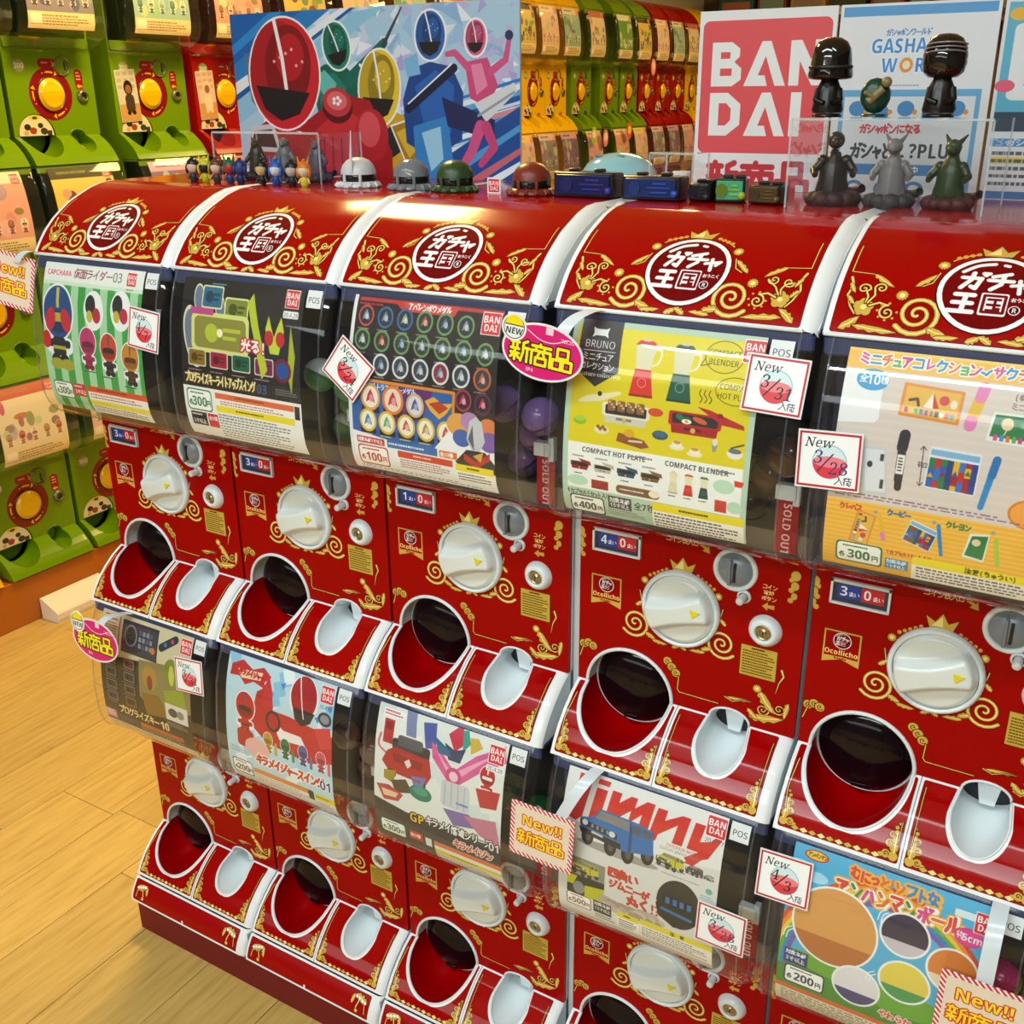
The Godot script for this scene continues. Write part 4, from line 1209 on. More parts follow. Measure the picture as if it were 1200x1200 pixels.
func card_cars() -> Texture2D:
	var c := blank_card(h("e4e6e4"))
	c.flat([0, 44, 100, 30, 100, 80, 0, 80], h("d8d8d4"))
	var red := h("d2322e")
	# big slanted red letters
	c.flat([8, 2, 17, 2, 13, 27, 9, 31, 1, 29, 3, 25, 6, 25], red)
	c.flat([20.5, 2, 28, 2, 27.4, 5, 20, 5], red)
	c.flat([20, 7.4, 27, 7.4, 24, 27, 17, 27], red)
	c.flat([30, 6, 36, 6, 35, 12, 42, 6, 46, 6, 45, 12, 52, 6, 57, 6, 54, 26, 48, 26, 50, 14, 42, 22, 43, 14, 34, 22, 33, 26, 27, 26], red)
	c.flat([59, 7, 65, 7, 64, 13, 74, 7, 79, 7, 76, 24, 70, 24, 72, 13, 61, 22, 60, 26, 55, 26], red)
	c.flat([82, 8, 88, 8, 86, 18, 92, 16, 97, 10, 100, 10, 92, 26, 80, 32, 78, 30, 86, 24, 79, 24], red)
	c.flat([82, 30, 90, 26, 84, 33, 78, 33], red)
	c.latin("EXTERIOR MODEL", 67, 26.8, 2.6, h("c04844"), "Droid Sans", 400)
	c.latin("SUZUKI JIMNY JB64W", 63, 29.4, 2.6, h("8c8884"), "Droid Sans", 400)
	off_roader(c, 13, 19, 47, h("2f6fb4"))
	off_roader(c, 62, 31, 17, h("c8c03c"))
	off_roader(c, 80, 33, 10.5, h("4a4a4c"))
	off_roader(c, 91, 35, 6, h("b8b8b4"))
	c.fine(66, 42.6, 30, 1.8, 1, h("a8a4a0"))
	c.rect(6, 54, 25, 26, h("3a3a38"))
	c.rect(6, 54, 25, 12, h("8c8a7c"))
	off_roader(c, 9, 56, 18, h("c8c03c"))
	c.rect(6, 67, 25, 13, h("2e3030"))
	c.flat([6, 67, 13, 67, 10, 74, 6, 74], h("c8c428"))
	c.flat([18, 72, 31, 70, 31, 80, 18, 80], h("c0c02c"))
	c.oval(14, 75, 4, 4.4, h("8c9094"))
	c.jp("四角い", 33, 52, 7, 1.6, h("c43a34"), .92)
	c.jp("ジムニーが", 34, 60, 5.8, 1.3, h("c43a34"), .9)
	c.jp("丸く", 46, 66.4, 7.4, 1.7, h("c43a34"), .95)
	c.latin("!?", 61, 73.6, 9, h("c43a34"))
	for i in 18:
		c.oval(32 + fmod(i * 17.0, 36), 76 + fmod(i * 7.0, 6), 5, 2.6, h(["b8aa9c", "a4968a", "c8bcae"][i % 3]))
	c.oval(78, 61, 13.6, 15.6, h("2c2c2e"))
	c.flat([64, 64, 66, 72, 76, 77, 90, 70, 91, 60], h("222224"))
	c.rrect(68, 57, 20, 6, 1, h("1c1c20"))
	for i in 4:
		c.rect(70 + i * 4.4, 58, 2.6, 4, h("2f6fb4"))
	c.lines([68, 66.4, 86, 68.4], 2, h("2f6fb4"))
	c.oval(95, 45, 2, 1.8, h("5cb0a4"))
	c.fine(90, 48, 9, 3, 2, h("90b0a8"))
	c.price(5.6, 80, 17, 10, "500", h("8c5c4c"))
	c.rect(24, 79.6, 12, 9, h("3a3a40"))
	c.jp("対象年齢", 24.6, 80.4, 2.7, .42, WHITE, 1)
	c.jp("15才以上", 24.6, 84, 2.7, .42, WHITE, .86)
	c.fine(25, 89.4, 14, 4, 2, h("606060"))
	warn(c, 40, 81, 14, h("e6d832"), 4, 1.8)
	c.rect(55, 80, 45, 4.2, h("e6d832"))
	c.jp("注意", 74, 80.7, 2.8, .42, h("3c3410"), 2.2)
	c.rect(55, 84.2, 45, 10, h("efece4"))
	c.fine(56, 85, 43, 8.6, 5, h("8a8480"))
	c.rect(0, 95, 100, 5, h("d4d0c8"))
	c.maker(88.5, 1.5, 11)
	c.latin("20.3.17", 94, 16.4, 3.4, h("5c6470"), "Droid Sans", 400, 1)
	return c.tex()

func ball(c: Canvas, x: float, y: float, rx: float, ry: float, top: Color, low: Color) -> void:   # a plain soft ball in two colours
	c.oval(x, y, rx + 1.2, ry + 1.2, WHITE)
	c.oval(x, y, rx, ry, top)
	var p := []
	for i in 19:
		p.append(Vector2(x, y) + Vector2.from_angle(.35 + (PI - .7) * i / 18.0) * Vector2(rx, ry))
	c.poly(p, low)

func card_balls() -> Texture2D:
	var c := blank_card(h("4fb0dc"))
	c.flat([0, 60, 20, 58, 40, 64, 70, 60, 100, 66, 100, 100, 0, 100], h("6aa83c"))
	c.flat([0, 66, 30, 70, 60, 76, 100, 74, 100, 100, 0, 100], h("4c8c34"))
	for q in [[4, 12, 8], [14, 15, 6], [60, 6, 5]]:
		c.oval(q[0], q[1], q[2], q[2] * .5, h("a8dcf0"))
	var rc := ["d2503c", "e88c34", "e8c83c", "5cac50", "3c84c8", "7c5ca8"]
	for i in 6:
		var p := []
		for j in 25:
			p.append(Vector2(52, 70) + Vector2.from_angle(PI + PI * j / 24.0) * Vector2(58 - i * 2.0, 62 - i * 2.0))
		c.line(p, 2.2, h(rc[i]))
	c.oval(12, 4, 6.4, 2.8, h("c8202c"))
	c.oval(12, 4, 5.6, 2.2, h("f0c838"))
	c.jp("アンパンマン", 7.4, 2.8, 2.1, .4, h("3c2c10"), .8)
	var tc := ["d8483c", "3c8c50", "d8508c", "e0702c"]
	var x := 30.0
	var n := 0
	for ch in "むにっと!ソフトな":
		c.jp(ch, x, 2.4 + (n % 2) * .6, 6.4, 3.2, h("f0b03c"))
		x = c.jp(ch, x, 2.4 + (n % 2) * .6, 6.4, 1.3, h(["d8483c", "e0702c", "3c84c8"][n / 3]), .84)
		n += 1
	x = 24.0
	n = 0
	for ch in "アンパンマンボール":
		var s := 8.6
		c.jp(ch, x, 10 + absf(n - 4.0) * .2, s, 4.6, h("f0b03c"))
		c.jp(ch, x, 10 + absf(n - 4.0) * .2, s, 3.0, WHITE)
		x = c.jp(ch, x, 10 + absf(n - 4.0) * .2, s, 1.7, h(tc[n % 4]), .8)
		n += 1
	ball(c, 27, 39, 21.5, 21.5, h("d89c58"), h("b8703c"))
	ball(c, 61.5, 29, 11.5, 11, h("2e2a4a"), h("c8c4cc"))
	ball(c, 86, 39, 11.5, 11.5, h("d88038"), h("ead8bc"))
	ball(c, 42, 68, 11.5, 11, h("e2e0e8"), h("4c4a7c"))
	ball(c, 65, 55, 12, 11, h("e4cf58"), h("4c9a5c"))
	for q in [[49, 22], [48, 58], [3, 50]]:
		c.curve([q[0], q[1] + 4, q[0] + .8, q[1], q[0] + 3, q[1] - 2], .6, WHITE)
		c.curve([q[0] - 1.6, q[1] + 3.4, q[0] - .8, q[1] - 1, q[0] + 2, q[1] - 3.4], .6, WHITE)
	c.oval(90.5, 18.4, 7, 4.8, h("d8408c"))
	c.latin("5cm", 92, 20.4, 5, WHITE, "Droid Sans", 700, 1)
	c.jp("約", 84.6, 16.2, 3.6, .5, WHITE)
	c.rrect(82, 6, 12, 3.6, .8, h("dce8ec"))
	c.maker(92, 4.6, 10)
	c.rrect(3, 60, 13, 9, 1, h("2c3c78"))
	c.jp("対象年齢", 3.7, 60.8, 2.8, .45, WHITE, 1)
	c.jp("3才以上", 3.9, 64.6, 3.0, .45, WHITE, .95)
	c.price(4, 70, 22, 12, "200", h("2c3456"))
	c.rect(0, 84, 100, 3, h("d8683c"))
	c.rect(0, 87, 100, 13, h("ded6c0"))
	c.fine(3, 88, 90, 11, 6, h("8c8474"))
	c.jp("やわらか", 55, 76, 4.6, 1.7, WHITE, .9)
	c.jp("やわらか", 55, 76, 4.6, .8, h("d8483c"), .9)
	return c.tex()

func card_generic(i: int) -> Texture2D:   # cards of the far wall
	var r := RandomNumberGenerator.new()
	r.seed = 100 + i
	var pal: Array = [["d8a4c0", "8c6cae", "e8c8a0"], ["e8c8b8", "d07a6a", "f2e4d8"], ["e0bcc4", "88b4b4", "f0d078"], ["e4d8bc", "b88a50", "c86a58"], ["7c6490", "4c3c60", "c8a4c8"], ["d8c468", "7a8a30", "40382c"], ["dca49c", "a05a48", "f0dccc"], ["9cc0bc", "4c8080", "e8dcc0"], ["8a8496", "5c4a66", "d8c4cc"], ["6c9a48", "c8d8a0", "e8ecd8"]][i % 10]
	var c := Canvas.new(192, 192, Vector2(100, 100), h(pal[0]))
	c.rect(0, 0, 100, 14, h(pal[2]))
	c.fine(12, 3, 60, 8, 1, h(pal[1]))
	for j in 12:
		c.oval(r.randf_range(8, 92), r.randf_range(22, 72), r.randf_range(4, 11), r.randf_range(4, 11), h(pal[j % 3]).lerp(Color.from_hsv(r.randf(), .5, .8), .35))
	for j in 5:
		toy(c, 12 + j * 19, 62, 5, h(pal[(j + 1) % 3]).lightened(.1), h(pal[j % 3]).darkened(.3), h(pal[1]))
	c.rect(0, 80, 100, 20, h("ead9a8"))
	c.fine(4, 83, 90, 13, 4, h("8a7450"))
	c.rect(4, 82, 16, 12, h("f4efe0"))
	c.maker(84, 3, 12)
	return c.tex()

func art_toy_face(base: Color, disc: Color) -> Texture2D:   # far machines: mm, x -141..154, y 100..-138
	var c := Canvas.new(443, 357, Vector2(295, 238), base)
	c.xf = Transform2D(0, Vector2(141, 100))
	c.oval(0, 24, 72, 72, disc)
	for a in [0, 1, 2]:
		var t: float = [-1.9, .75, 2.7][a]
		for i in 7:
			var q := Vector2(0, 24) + Vector2.from_angle(t + i * .09) * 60
			if i > 2:
				c.oval(q.x, q.y, 3, 3, h("e8b82c"))
			elif i % 2 == 0:
				c.oval(q.x, q.y, 1.8, 1.8, h("e8d8a0"))
		var e := Vector2(0, 24) + Vector2.from_angle(t + .68) * 60
		var d := Vector2.from_angle(t + .68 + PI / 2)
		c.poly([e + d * 10, e + d.orthogonal() * 8, e - d.orthogonal() * 8], h("e8b82c"))
	c.oval(-92, -52, 21, 19, h("6e7a4c"))
	c.oval(-92, -52, 19, 17, h("8f9a6a"))
	c.latin("300", -92, -45, 20, h("dfe4c4"), "Droid Sans", 700, 1)
	c.rrect(-30, -72, 60, 26, 12, h("8e1622"))
	c.fine(-18, -64, 28, 8, 1, h("e0b0a0"))
	c.flat([14, -68, 24, -58, 26, -66, 28, -50, 14, -52, 20, -56], h("e8b82c"))
	c.rrect(88, -44, 28, 56, 12, h("8e1622"))
	c.fine(94, -38, 16, 26, 3, h("e0b0a0"))
	c.flat([92, 2, 102, -4, 102, 0, 112, 0, 112, 5, 102, 5, 102, 9], h("e8b82c"))
	return c.tex()

func art_photo(bg: Color, a: Color, b: Color) -> Texture2D:   # a snapshot of a plain dressed doll
	var c := Canvas.new(96, 168, Vector2(40, 70), bg)
	c.rect(0, 46, 40, 24, Color8(196, 150, 96))
	for i in 9:
		c.rect(2 + (i % 3) * 13, 2 + (i / 3) * 9, 9, 5, bg.darkened(.12))
	c.oval(22, 24, 9, 10, a)
	c.oval(22, 26, 6, 6, Color8(150, 96, 72))
	c.rrect(13, 33, 18, 24, 6, b)
	c.oval(17, 58, 4, 3, a)
	c.oval(27, 58, 4, 3, a)
	return c.tex()

func art_hatch() -> Texture2D:   # half-round sticker on the far machines' hatch (mm 116 x 58), plain marks only
	var c := Canvas.new(232, 116, Vector2(116, 58), h("d8d0b0"))
	c.oval(58, 8, 18, 8, h("e0c030"))
	c.oval(58, 9, 9, 4, h("3a3428"))
	for q in [[30, 34, 11, "2e2a28"], [74, 30, 9, "2e2a28"], [48, 44, 12, "9a3c2c"], [84, 46, 12, "3a3634"], [24, 50, 8, "c8a070"], [64, 48, 6, "e8e0c8"]]:
		c.oval(q[0], q[1], q[2], q[2] * .8, h(q[3]))
	c.rect(94, 44, 16, 14, h("3a3634"))
	return c.tex()

func helm(c: Canvas, x: float, y: float, rx: float, ry: float, col: Color, turn: float) -> void:   # a plain glossy rounded helmet shape with a dark front
	c.oval(x, y, rx + .35, ry + .35, WHITE, turn)
	c.oval(x, y, rx, ry, col, turn)
	c.oval(x - rx * .2, y - ry * .06, rx * .78, ry * .9, col.darkened(.18), turn)
	c.oval(x + rx * .12, y - ry * .14, rx * .66, ry * .74, col.darkened(.36), turn)
	c.oval(x + rx * .2, y - ry * .3, rx * .4, ry * .42, col.darkened(.12), turn)
	var k := c.xf
	c.xf = Transform2D(turn, Vector2(x, y))
	c.line([Vector2(-rx * .35, -ry * .92), Vector2(-rx * .08, -ry * .3), Vector2(rx * .1, ry * .3)], rx * .1, WHITE)
	c.flat([-rx * .8, ry * .3, rx * .76, ry * .24, rx * .5, ry * .66, 0, ry * .86, -rx * .52, ry * .7], Color8(32, 28, 34))
	for i in 6:
		c.oval(rx * (-.3 + .16 * i), -ry * (.2 + .09 * (i * 5 % 4)), rx * .04, ry * .03, col.lightened(.6))
	c.xf = k

func art_hero_poster() -> Texture2D:   # 57 x 28: a blue and white burst with plain coloured shapes
	var c := Canvas.new(912, 448, Vector2(57, 28), h("a9cde8"))
	var r := RandomNumberGenerator.new()
	r.seed = 5
	for i in 220:
		var x := r.randf_range(6, 57)
		var y := r.randf_range(-1, 19)
		var s := r.randf_range(.8, 3.2)
		var a := r.randf() * TAU
		var q := Vector2(x, y)
		c.poly([q, q + Vector2.from_angle(a) * s * 1.6, q + Vector2.from_angle(a + .7) * s * 1.2], h(["c4d4f0", "d8e4f6", "b4b8e4", "98c0e8", "e6eefa", "c0b4e0", "a8a4dc", "8cb4e0"][i % 8]))
	c.flat([0, 0, 22, 0, 0, 12], h("1f62b4"))
	c.flat([0, 5, 9, 0, 12, 0, 0, 6.6], h("2f8ad6"))
	c.flat([0, 8, 16, 0, 22, 0, 0, 12], h("2c7cc8"))
	c.flat([0, 11, 24, 0, 26, 0, 0, 13], h("e4eef8"))
	c.flat([0, 13, 26, 0, 27, 0, 0, 14], h("1c58a8"))
	c.flat([0, 14, 27, .6, 33, 0, 0, 18], h("8cc4e6"))
	for i in 16:
		var y := 17.0 + i * .8
		c.flat([0, y + 8, 57, y - 6, 57, y - 5.5 + (i % 4) * .3, 0, y + 8.2 + (i % 4) * .3], h(["2c7cc8", "e4eef8", "5aa8dc", "1c58a8", "c8e0f2", "d48a94", "3c94d0", "f0f6fa"][i % 8]))
	c.flat([34, 28, 57, 15, 57, 28], h("1a4c98"))
	c.flat([38, 28, 57, 17.6, 57, 18.6, 41, 28], h("4c9cd8"))
	c.flat([44, 28, 57, 21, 57, 22, 47, 28], h("c86878"))
	c.flat([47, 28, 57, 23, 57, 24, 50, 28], h("e4eef8"))
	# green
	c.flat([17, 10, 20, 8.4, 24, 8.4, 27, 11, 26.6, 18, 18.6, 18.6], h("13604f"))
	c.flat([18, 10.6, 22, 9.6, 24.4, 12, 22, 17, 19, 16], h("1f7c6c"))
	c.flat([17.4, 10.6, 20, 9.2, 22.4, 11.4, 20.6, 14.4], h("62bcb4"))
	c.line([Vector2(25, 11), Vector2(29, 8), Vector2(32.4, 5.4)], 2.2, h("16665a"), 1.4)
	c.line([Vector2(27.4, 8.6), Vector2(29, 10)], .5, WHITE)
	c.line([Vector2(32.2, 5.8), Vector2(36, .4)], .7, h("39424e"), .25)
	helm(c, 22.8, 5.6, 2.7, 3.6, h("1c8470"), -.15)
	# yellow
	c.flat([21, 28, 22, 20, 25.4, 14, 29, 14, 36, 16.6, 40, 22, 42, 28], h("cfa226"))
	c.flat([22, 20, 26, 14.6, 28, 18, 25, 24, 21.6, 26], h("e0bc3c"))
	c.flat([26, 22.4, 33, 18, 36.4, 21, 29, 25.4], h("2c2a2a"))
	c.flat([33, 18, 37.4, 16.8, 40.4, 21, 36, 24.4], h("a87e1a"))
	c.flat([34, 19, 37, 17.8, 39, 20.6, 36.4, 23], h("d8b43a"))
	c.lines([33, 18, 37.4, 16.8, 40.4, 21, 36, 24.4, 33, 18], .3, WHITE)
	c.flat([28, 26, 38, 23.6, 40, 28, 28, 28], h("b88c20"))
	helm(c, 31, 12.2, 4.0, 5.8, h("e6c432"), .12)
	# blue
	c.flat([35.6, 14, 37.4, 9.4, 41, 8.4, 45, 9.2, 47, 13, 46.6, 20, 41, 23, 36, 20.6], h("1b4690"))
	c.flat([38, 12, 42, 9.6, 45.4, 12, 44.6, 19, 40, 20], h("2a62b8"))
	c.lines([36.6, 15.4, 45.4, 9.4], 1.3, h("18203c"))
	c.lines([36.6, 14.6, 45, 8.8], .25, WHITE)
	c.flat([36, 8, 38.6, 7, 39.2, 10.2, 36.6, 10.6], h("7cb8e4"))
	c.flat([37.4, 18, 44, 16.4, 45, 24.6, 40.4, 27, 37.6, 23], h("3584cc"))
	c.flat([39, 19, 42.6, 18, 43, 23, 40.6, 25], h("9cd0ee"))
	c.flat([43, 13.6, 52.6, 17, 52.4, 20, 44, 18], h("20285a"))
	helm(c, 41.2, 4.6, 2.7, 3.5, h("2c66bc"), .05)
	# pink
	c.flat([47.4, 8.6, 51.4, 8, 53.2, 12, 51.2, 15.2, 48.2, 13.8], h("cf4a80"))
	c.flat([48.4, 9, 50.4, 8.8, 51.4, 12, 49.4, 13.4], h("e888b0"))
	c.line([Vector2(48, 9.4), Vector2(45.6, 7.2), Vector2(44.2, 7.4)], 1.2, h("d4548a"), .8)
	c.line([Vector2(52, 10), Vector2(54.6, 8.4), Vector2(55.2, 5.6)], 1.2, h("d4548a"), .8)
	c.oval(55.2, 5, .7, .7, h("2c3460"))
	c.flat([49, 14.6, 56, 11.6, 56.6, 12.8, 51, 17.4], h("d8dce4"))
	c.lines([49.6, 16.4, 56, 13], .4, h("98a0b0"))
	c.line([Vector2(50, 18), Vector2(48.4, 21.6), Vector2(46, 24.8)], 2.0, h("d4548a"), 1.3)
	c.line([Vector2(51, 18), Vector2(52.4, 21), Vector2(50, 23.6)], 1.8, h("c8447c"), 1.1)
	helm(c, 49.4, 5.2, 1.8, 2.5, h("dc5a8c"), .05)
	# red, in front
	c.flat([1, 28, 3, 19, 8, 16.6, 16, 17, 23, 13, 29, 14, 33, 22, 33, 28], h("a81a24"))
	c.flat([17, 19, 23, 15, 27, 17, 28, 28, 17, 28], h("c82c36"))
	for i in 5:
		c.lines([19 + i * 1.8, 20, 18.6 + i * 2.0, 28], .35, h("8c141e"))
	c.oval(29, 19.5, 3.4, 4.2, h("b82430"))
	c.oval(28.6, 18.6, 2.2, 2.8, h("d8505a"))
	c.flat([1.2, 22.4, 2.8, 18.2, 8, 17.8, 9.4, 22.6], h("c8ccd4"))
	c.flat([2.2, 21.6, 3.5, 19, 7.4, 18.7, 8.4, 21.8], h("45202a"))
	c.oval(22.2, 15, 3.2, 2.7, h("5c1018"), .1)
	c.oval(22.2, 14.3, 3.0, 2.3, h("c23440"), .1)
	c.oval(22.2, 14.1, 2.1, 1.5, h("dc6a72"), .1)
	for i in 5:
		c.oval(22.2 + cos(i * 1.26) * .7, 14.1 + sin(i * 1.26) * .5, .35, .3, WHITE)
	c.flat([2.6, 6, 4.2, 8, 5.4, 16, 3.4, 14], h("5c7890"))
	helm(c, 11.2, 9.8, 7.6, 8.9, h("cc2430"), .16)
	return c.tex()

func art_sign_maker() -> Texture2D:   # 18 x 26
	var c := Canvas.new(360, 520, Vector2(18, 26), h("e9edf1"))
	c.rrect(.5, 1.2, 17, 16.4, .9, h("e2525a"))
	# block letters with wide strokes
	var w := h("eef2f4")
	c.flat([1.9, 3.8, 4.6, 3.8, 5.7, 4.6, 5.7, 5.6, 5.0, 6.2, 6.0, 7.0, 6.0, 8.4, 4.8, 9.2, 1.9, 9.2], w)
	c.rect(3.1, 5.0, 1.3, .8, h("e2525a"))
	c.rect(3.1, 7.0, 1.6, .9, h("e2525a"))
	c.flat([6.4, 9.2, 8.6, 3.8, 9.8, 3.8, 12.0, 9.2, 10.6, 9.2, 9.2, 5.6, 8.3, 7.9, 9.2, 7.9, 9.6, 9.2], w)
	c.flat([12.4, 9.2, 12.4, 3.8, 13.8, 3.8, 15.5, 6.8, 15.5, 3.8, 16.7, 3.8, 16.7, 9.2, 15.4, 9.2, 13.7, 6.3, 13.7, 9.2], w)
	c.flat([1.9, 10, 4.4, 10, 6.2, 11.4, 6.2, 14, 4.4, 15.4, 1.9, 15.4], w)
	c.flat([3.2, 11.3, 4.2, 11.3, 4.9, 12, 4.9, 13.4, 4.2, 14.1, 3.2, 14.1], h("e2525a"))
	c.flat([6.8, 15.4, 9.0, 10, 10.2, 10, 12.4, 15.4, 11.0, 15.4, 9.6, 11.8, 8.7, 14.1, 9.6, 14.1, 10, 15.4], w)
	c.rect(12.9, 10, 1.4, 5.4, w)
	c.jp("新商品", 2, 18.6, 4.6, .75, h("c23640"), 1.04)
	return c.tex()

func art_sign_world() -> Texture2D:   # 20 x 26
	var c := Canvas.new(400, 520, Vector2(20, 26), h("e6eaf0"))
	c.rect(.4, .3, 19.2, 1.1, h("58a0dc"))
	c.jp("ガシャポンワールド", 6.2, 2.9, .78, .11, h("3c7cc0"), .85)
	c.halo("GASHAP", 4.4, 5.6, 2.2, h("3f90dc"), h("f4f8fa"), .12)
	c.oval(12.5, 4.85, .85, .85, h("e86a7c"))
	c.oval(12.5, 4.85, .5, .5, h("f4dce0"))
	c.halo("N", 13.6, 5.6, 2.2, h("3f90dc"), h("f4f8fa"), .12)
	c.halo("W", 6, 7.8, 2.2, h("3f90dc"), h("f4f8fa"), .12)
	c.oval(9.2, 7, .85, .85, h("e89838"))
	c.oval(9.2, 7, .5, .5, h("f6e8d0"))
	c.halo("RLD", 10.2, 7.8, 2.2, h("3f90dc"), h("f4f8fa"), .12)
	c.fine(5, 9.2, 8, .3, 1, h("a0a8b0"))
	c.rect(1, 9.8, 18, 16, h("6aaede"))
	c.rect(1.6, 10.6, 16.8, 14, h("dfe9f0"))
	for i in 5:
		c.oval(3.4 + i * 3.2, 12 + (i % 2) * .5, 1.1, .9, h("4c90cc"))
		c.oval(4.6 + i * 3.2, 12.4, .3, .3, h("e89838"))
	c.jp("ガシャポンになる", 4, 13.8, 1.1, .22, h("d0404c"), .95)
	c.jp("ガシャどこ", 3, 16, 1.9, .32, h("3a3e48"), .8)
	c.latin("?PLUS", 10.8, 17.8, 2.3, h("3a3e48"))
	c.rect(1.6, 18.6, 16.8, 1.3, h("4c90cc"))
	c.jp("テスト稼働中", 6.6, 18.75, .95, .14, WHITE, 1.02)
	for i in 4:
		c.oval(4 + i * 4, 21.6, 1.3, 1, h("4c90cc"))
		c.oval(4 + i * 4, 21.4, .7, .4, h("eef2f4"))
	c.fine(3, 23, 14, 1.4, 2, h("90a0b0"))
	return c.tex()

func art_sign_side() -> Texture2D:   # 12 x 26
	var c := Canvas.new(240, 520, Vector2(12, 26), h("dfe5ea"))
	c.rect(.3, .3, 11.4, 12, h("5cb4d4"))
	c.rrect(1, 2.6, 10, 8.4, .6, h("e8ecf0"))
	c.jp("ガシャ", 2, 3.4, 2.6, .5, h("3a4454"))
	c.latin("PLUS", 2, 9.4, 3.4, h("3a4454"))
	for q in [[1.2, 1.6, "e8b838"], [.8, 9.4, "e0607c"], [4, 1.2, "e8d048"], [7, 11.4, "60b070"]]:
		c.oval(q[0], q[1], .8, .7, h(q[2]))
	c.rect(.3, 12.3, 11.4, 2.2, h("38485c"))
	c.rect(.3, 15.3, 11.4, .9, h("4c90cc"))
	c.jp("ガシャどこ", 1.6, 15.3, .8, .12, WHITE)
	c.rect(.6, 17.4, 8, .8, h("e8d85c"))
	c.fine(.6, 16.6, 10, 4.4, 5, h("5c6470"))
	c.rect(.4, 21.4, 10, .9, h("4c78b0"))
	c.rect(.4, 22.6, 9, .8, h("3c4450"))
	c.rect(.4, 23.6, 9, .8, h("c04c58"))
	c.rect(.4, 24.6, 9, .8, h("6c7480"))
	return c.tex()

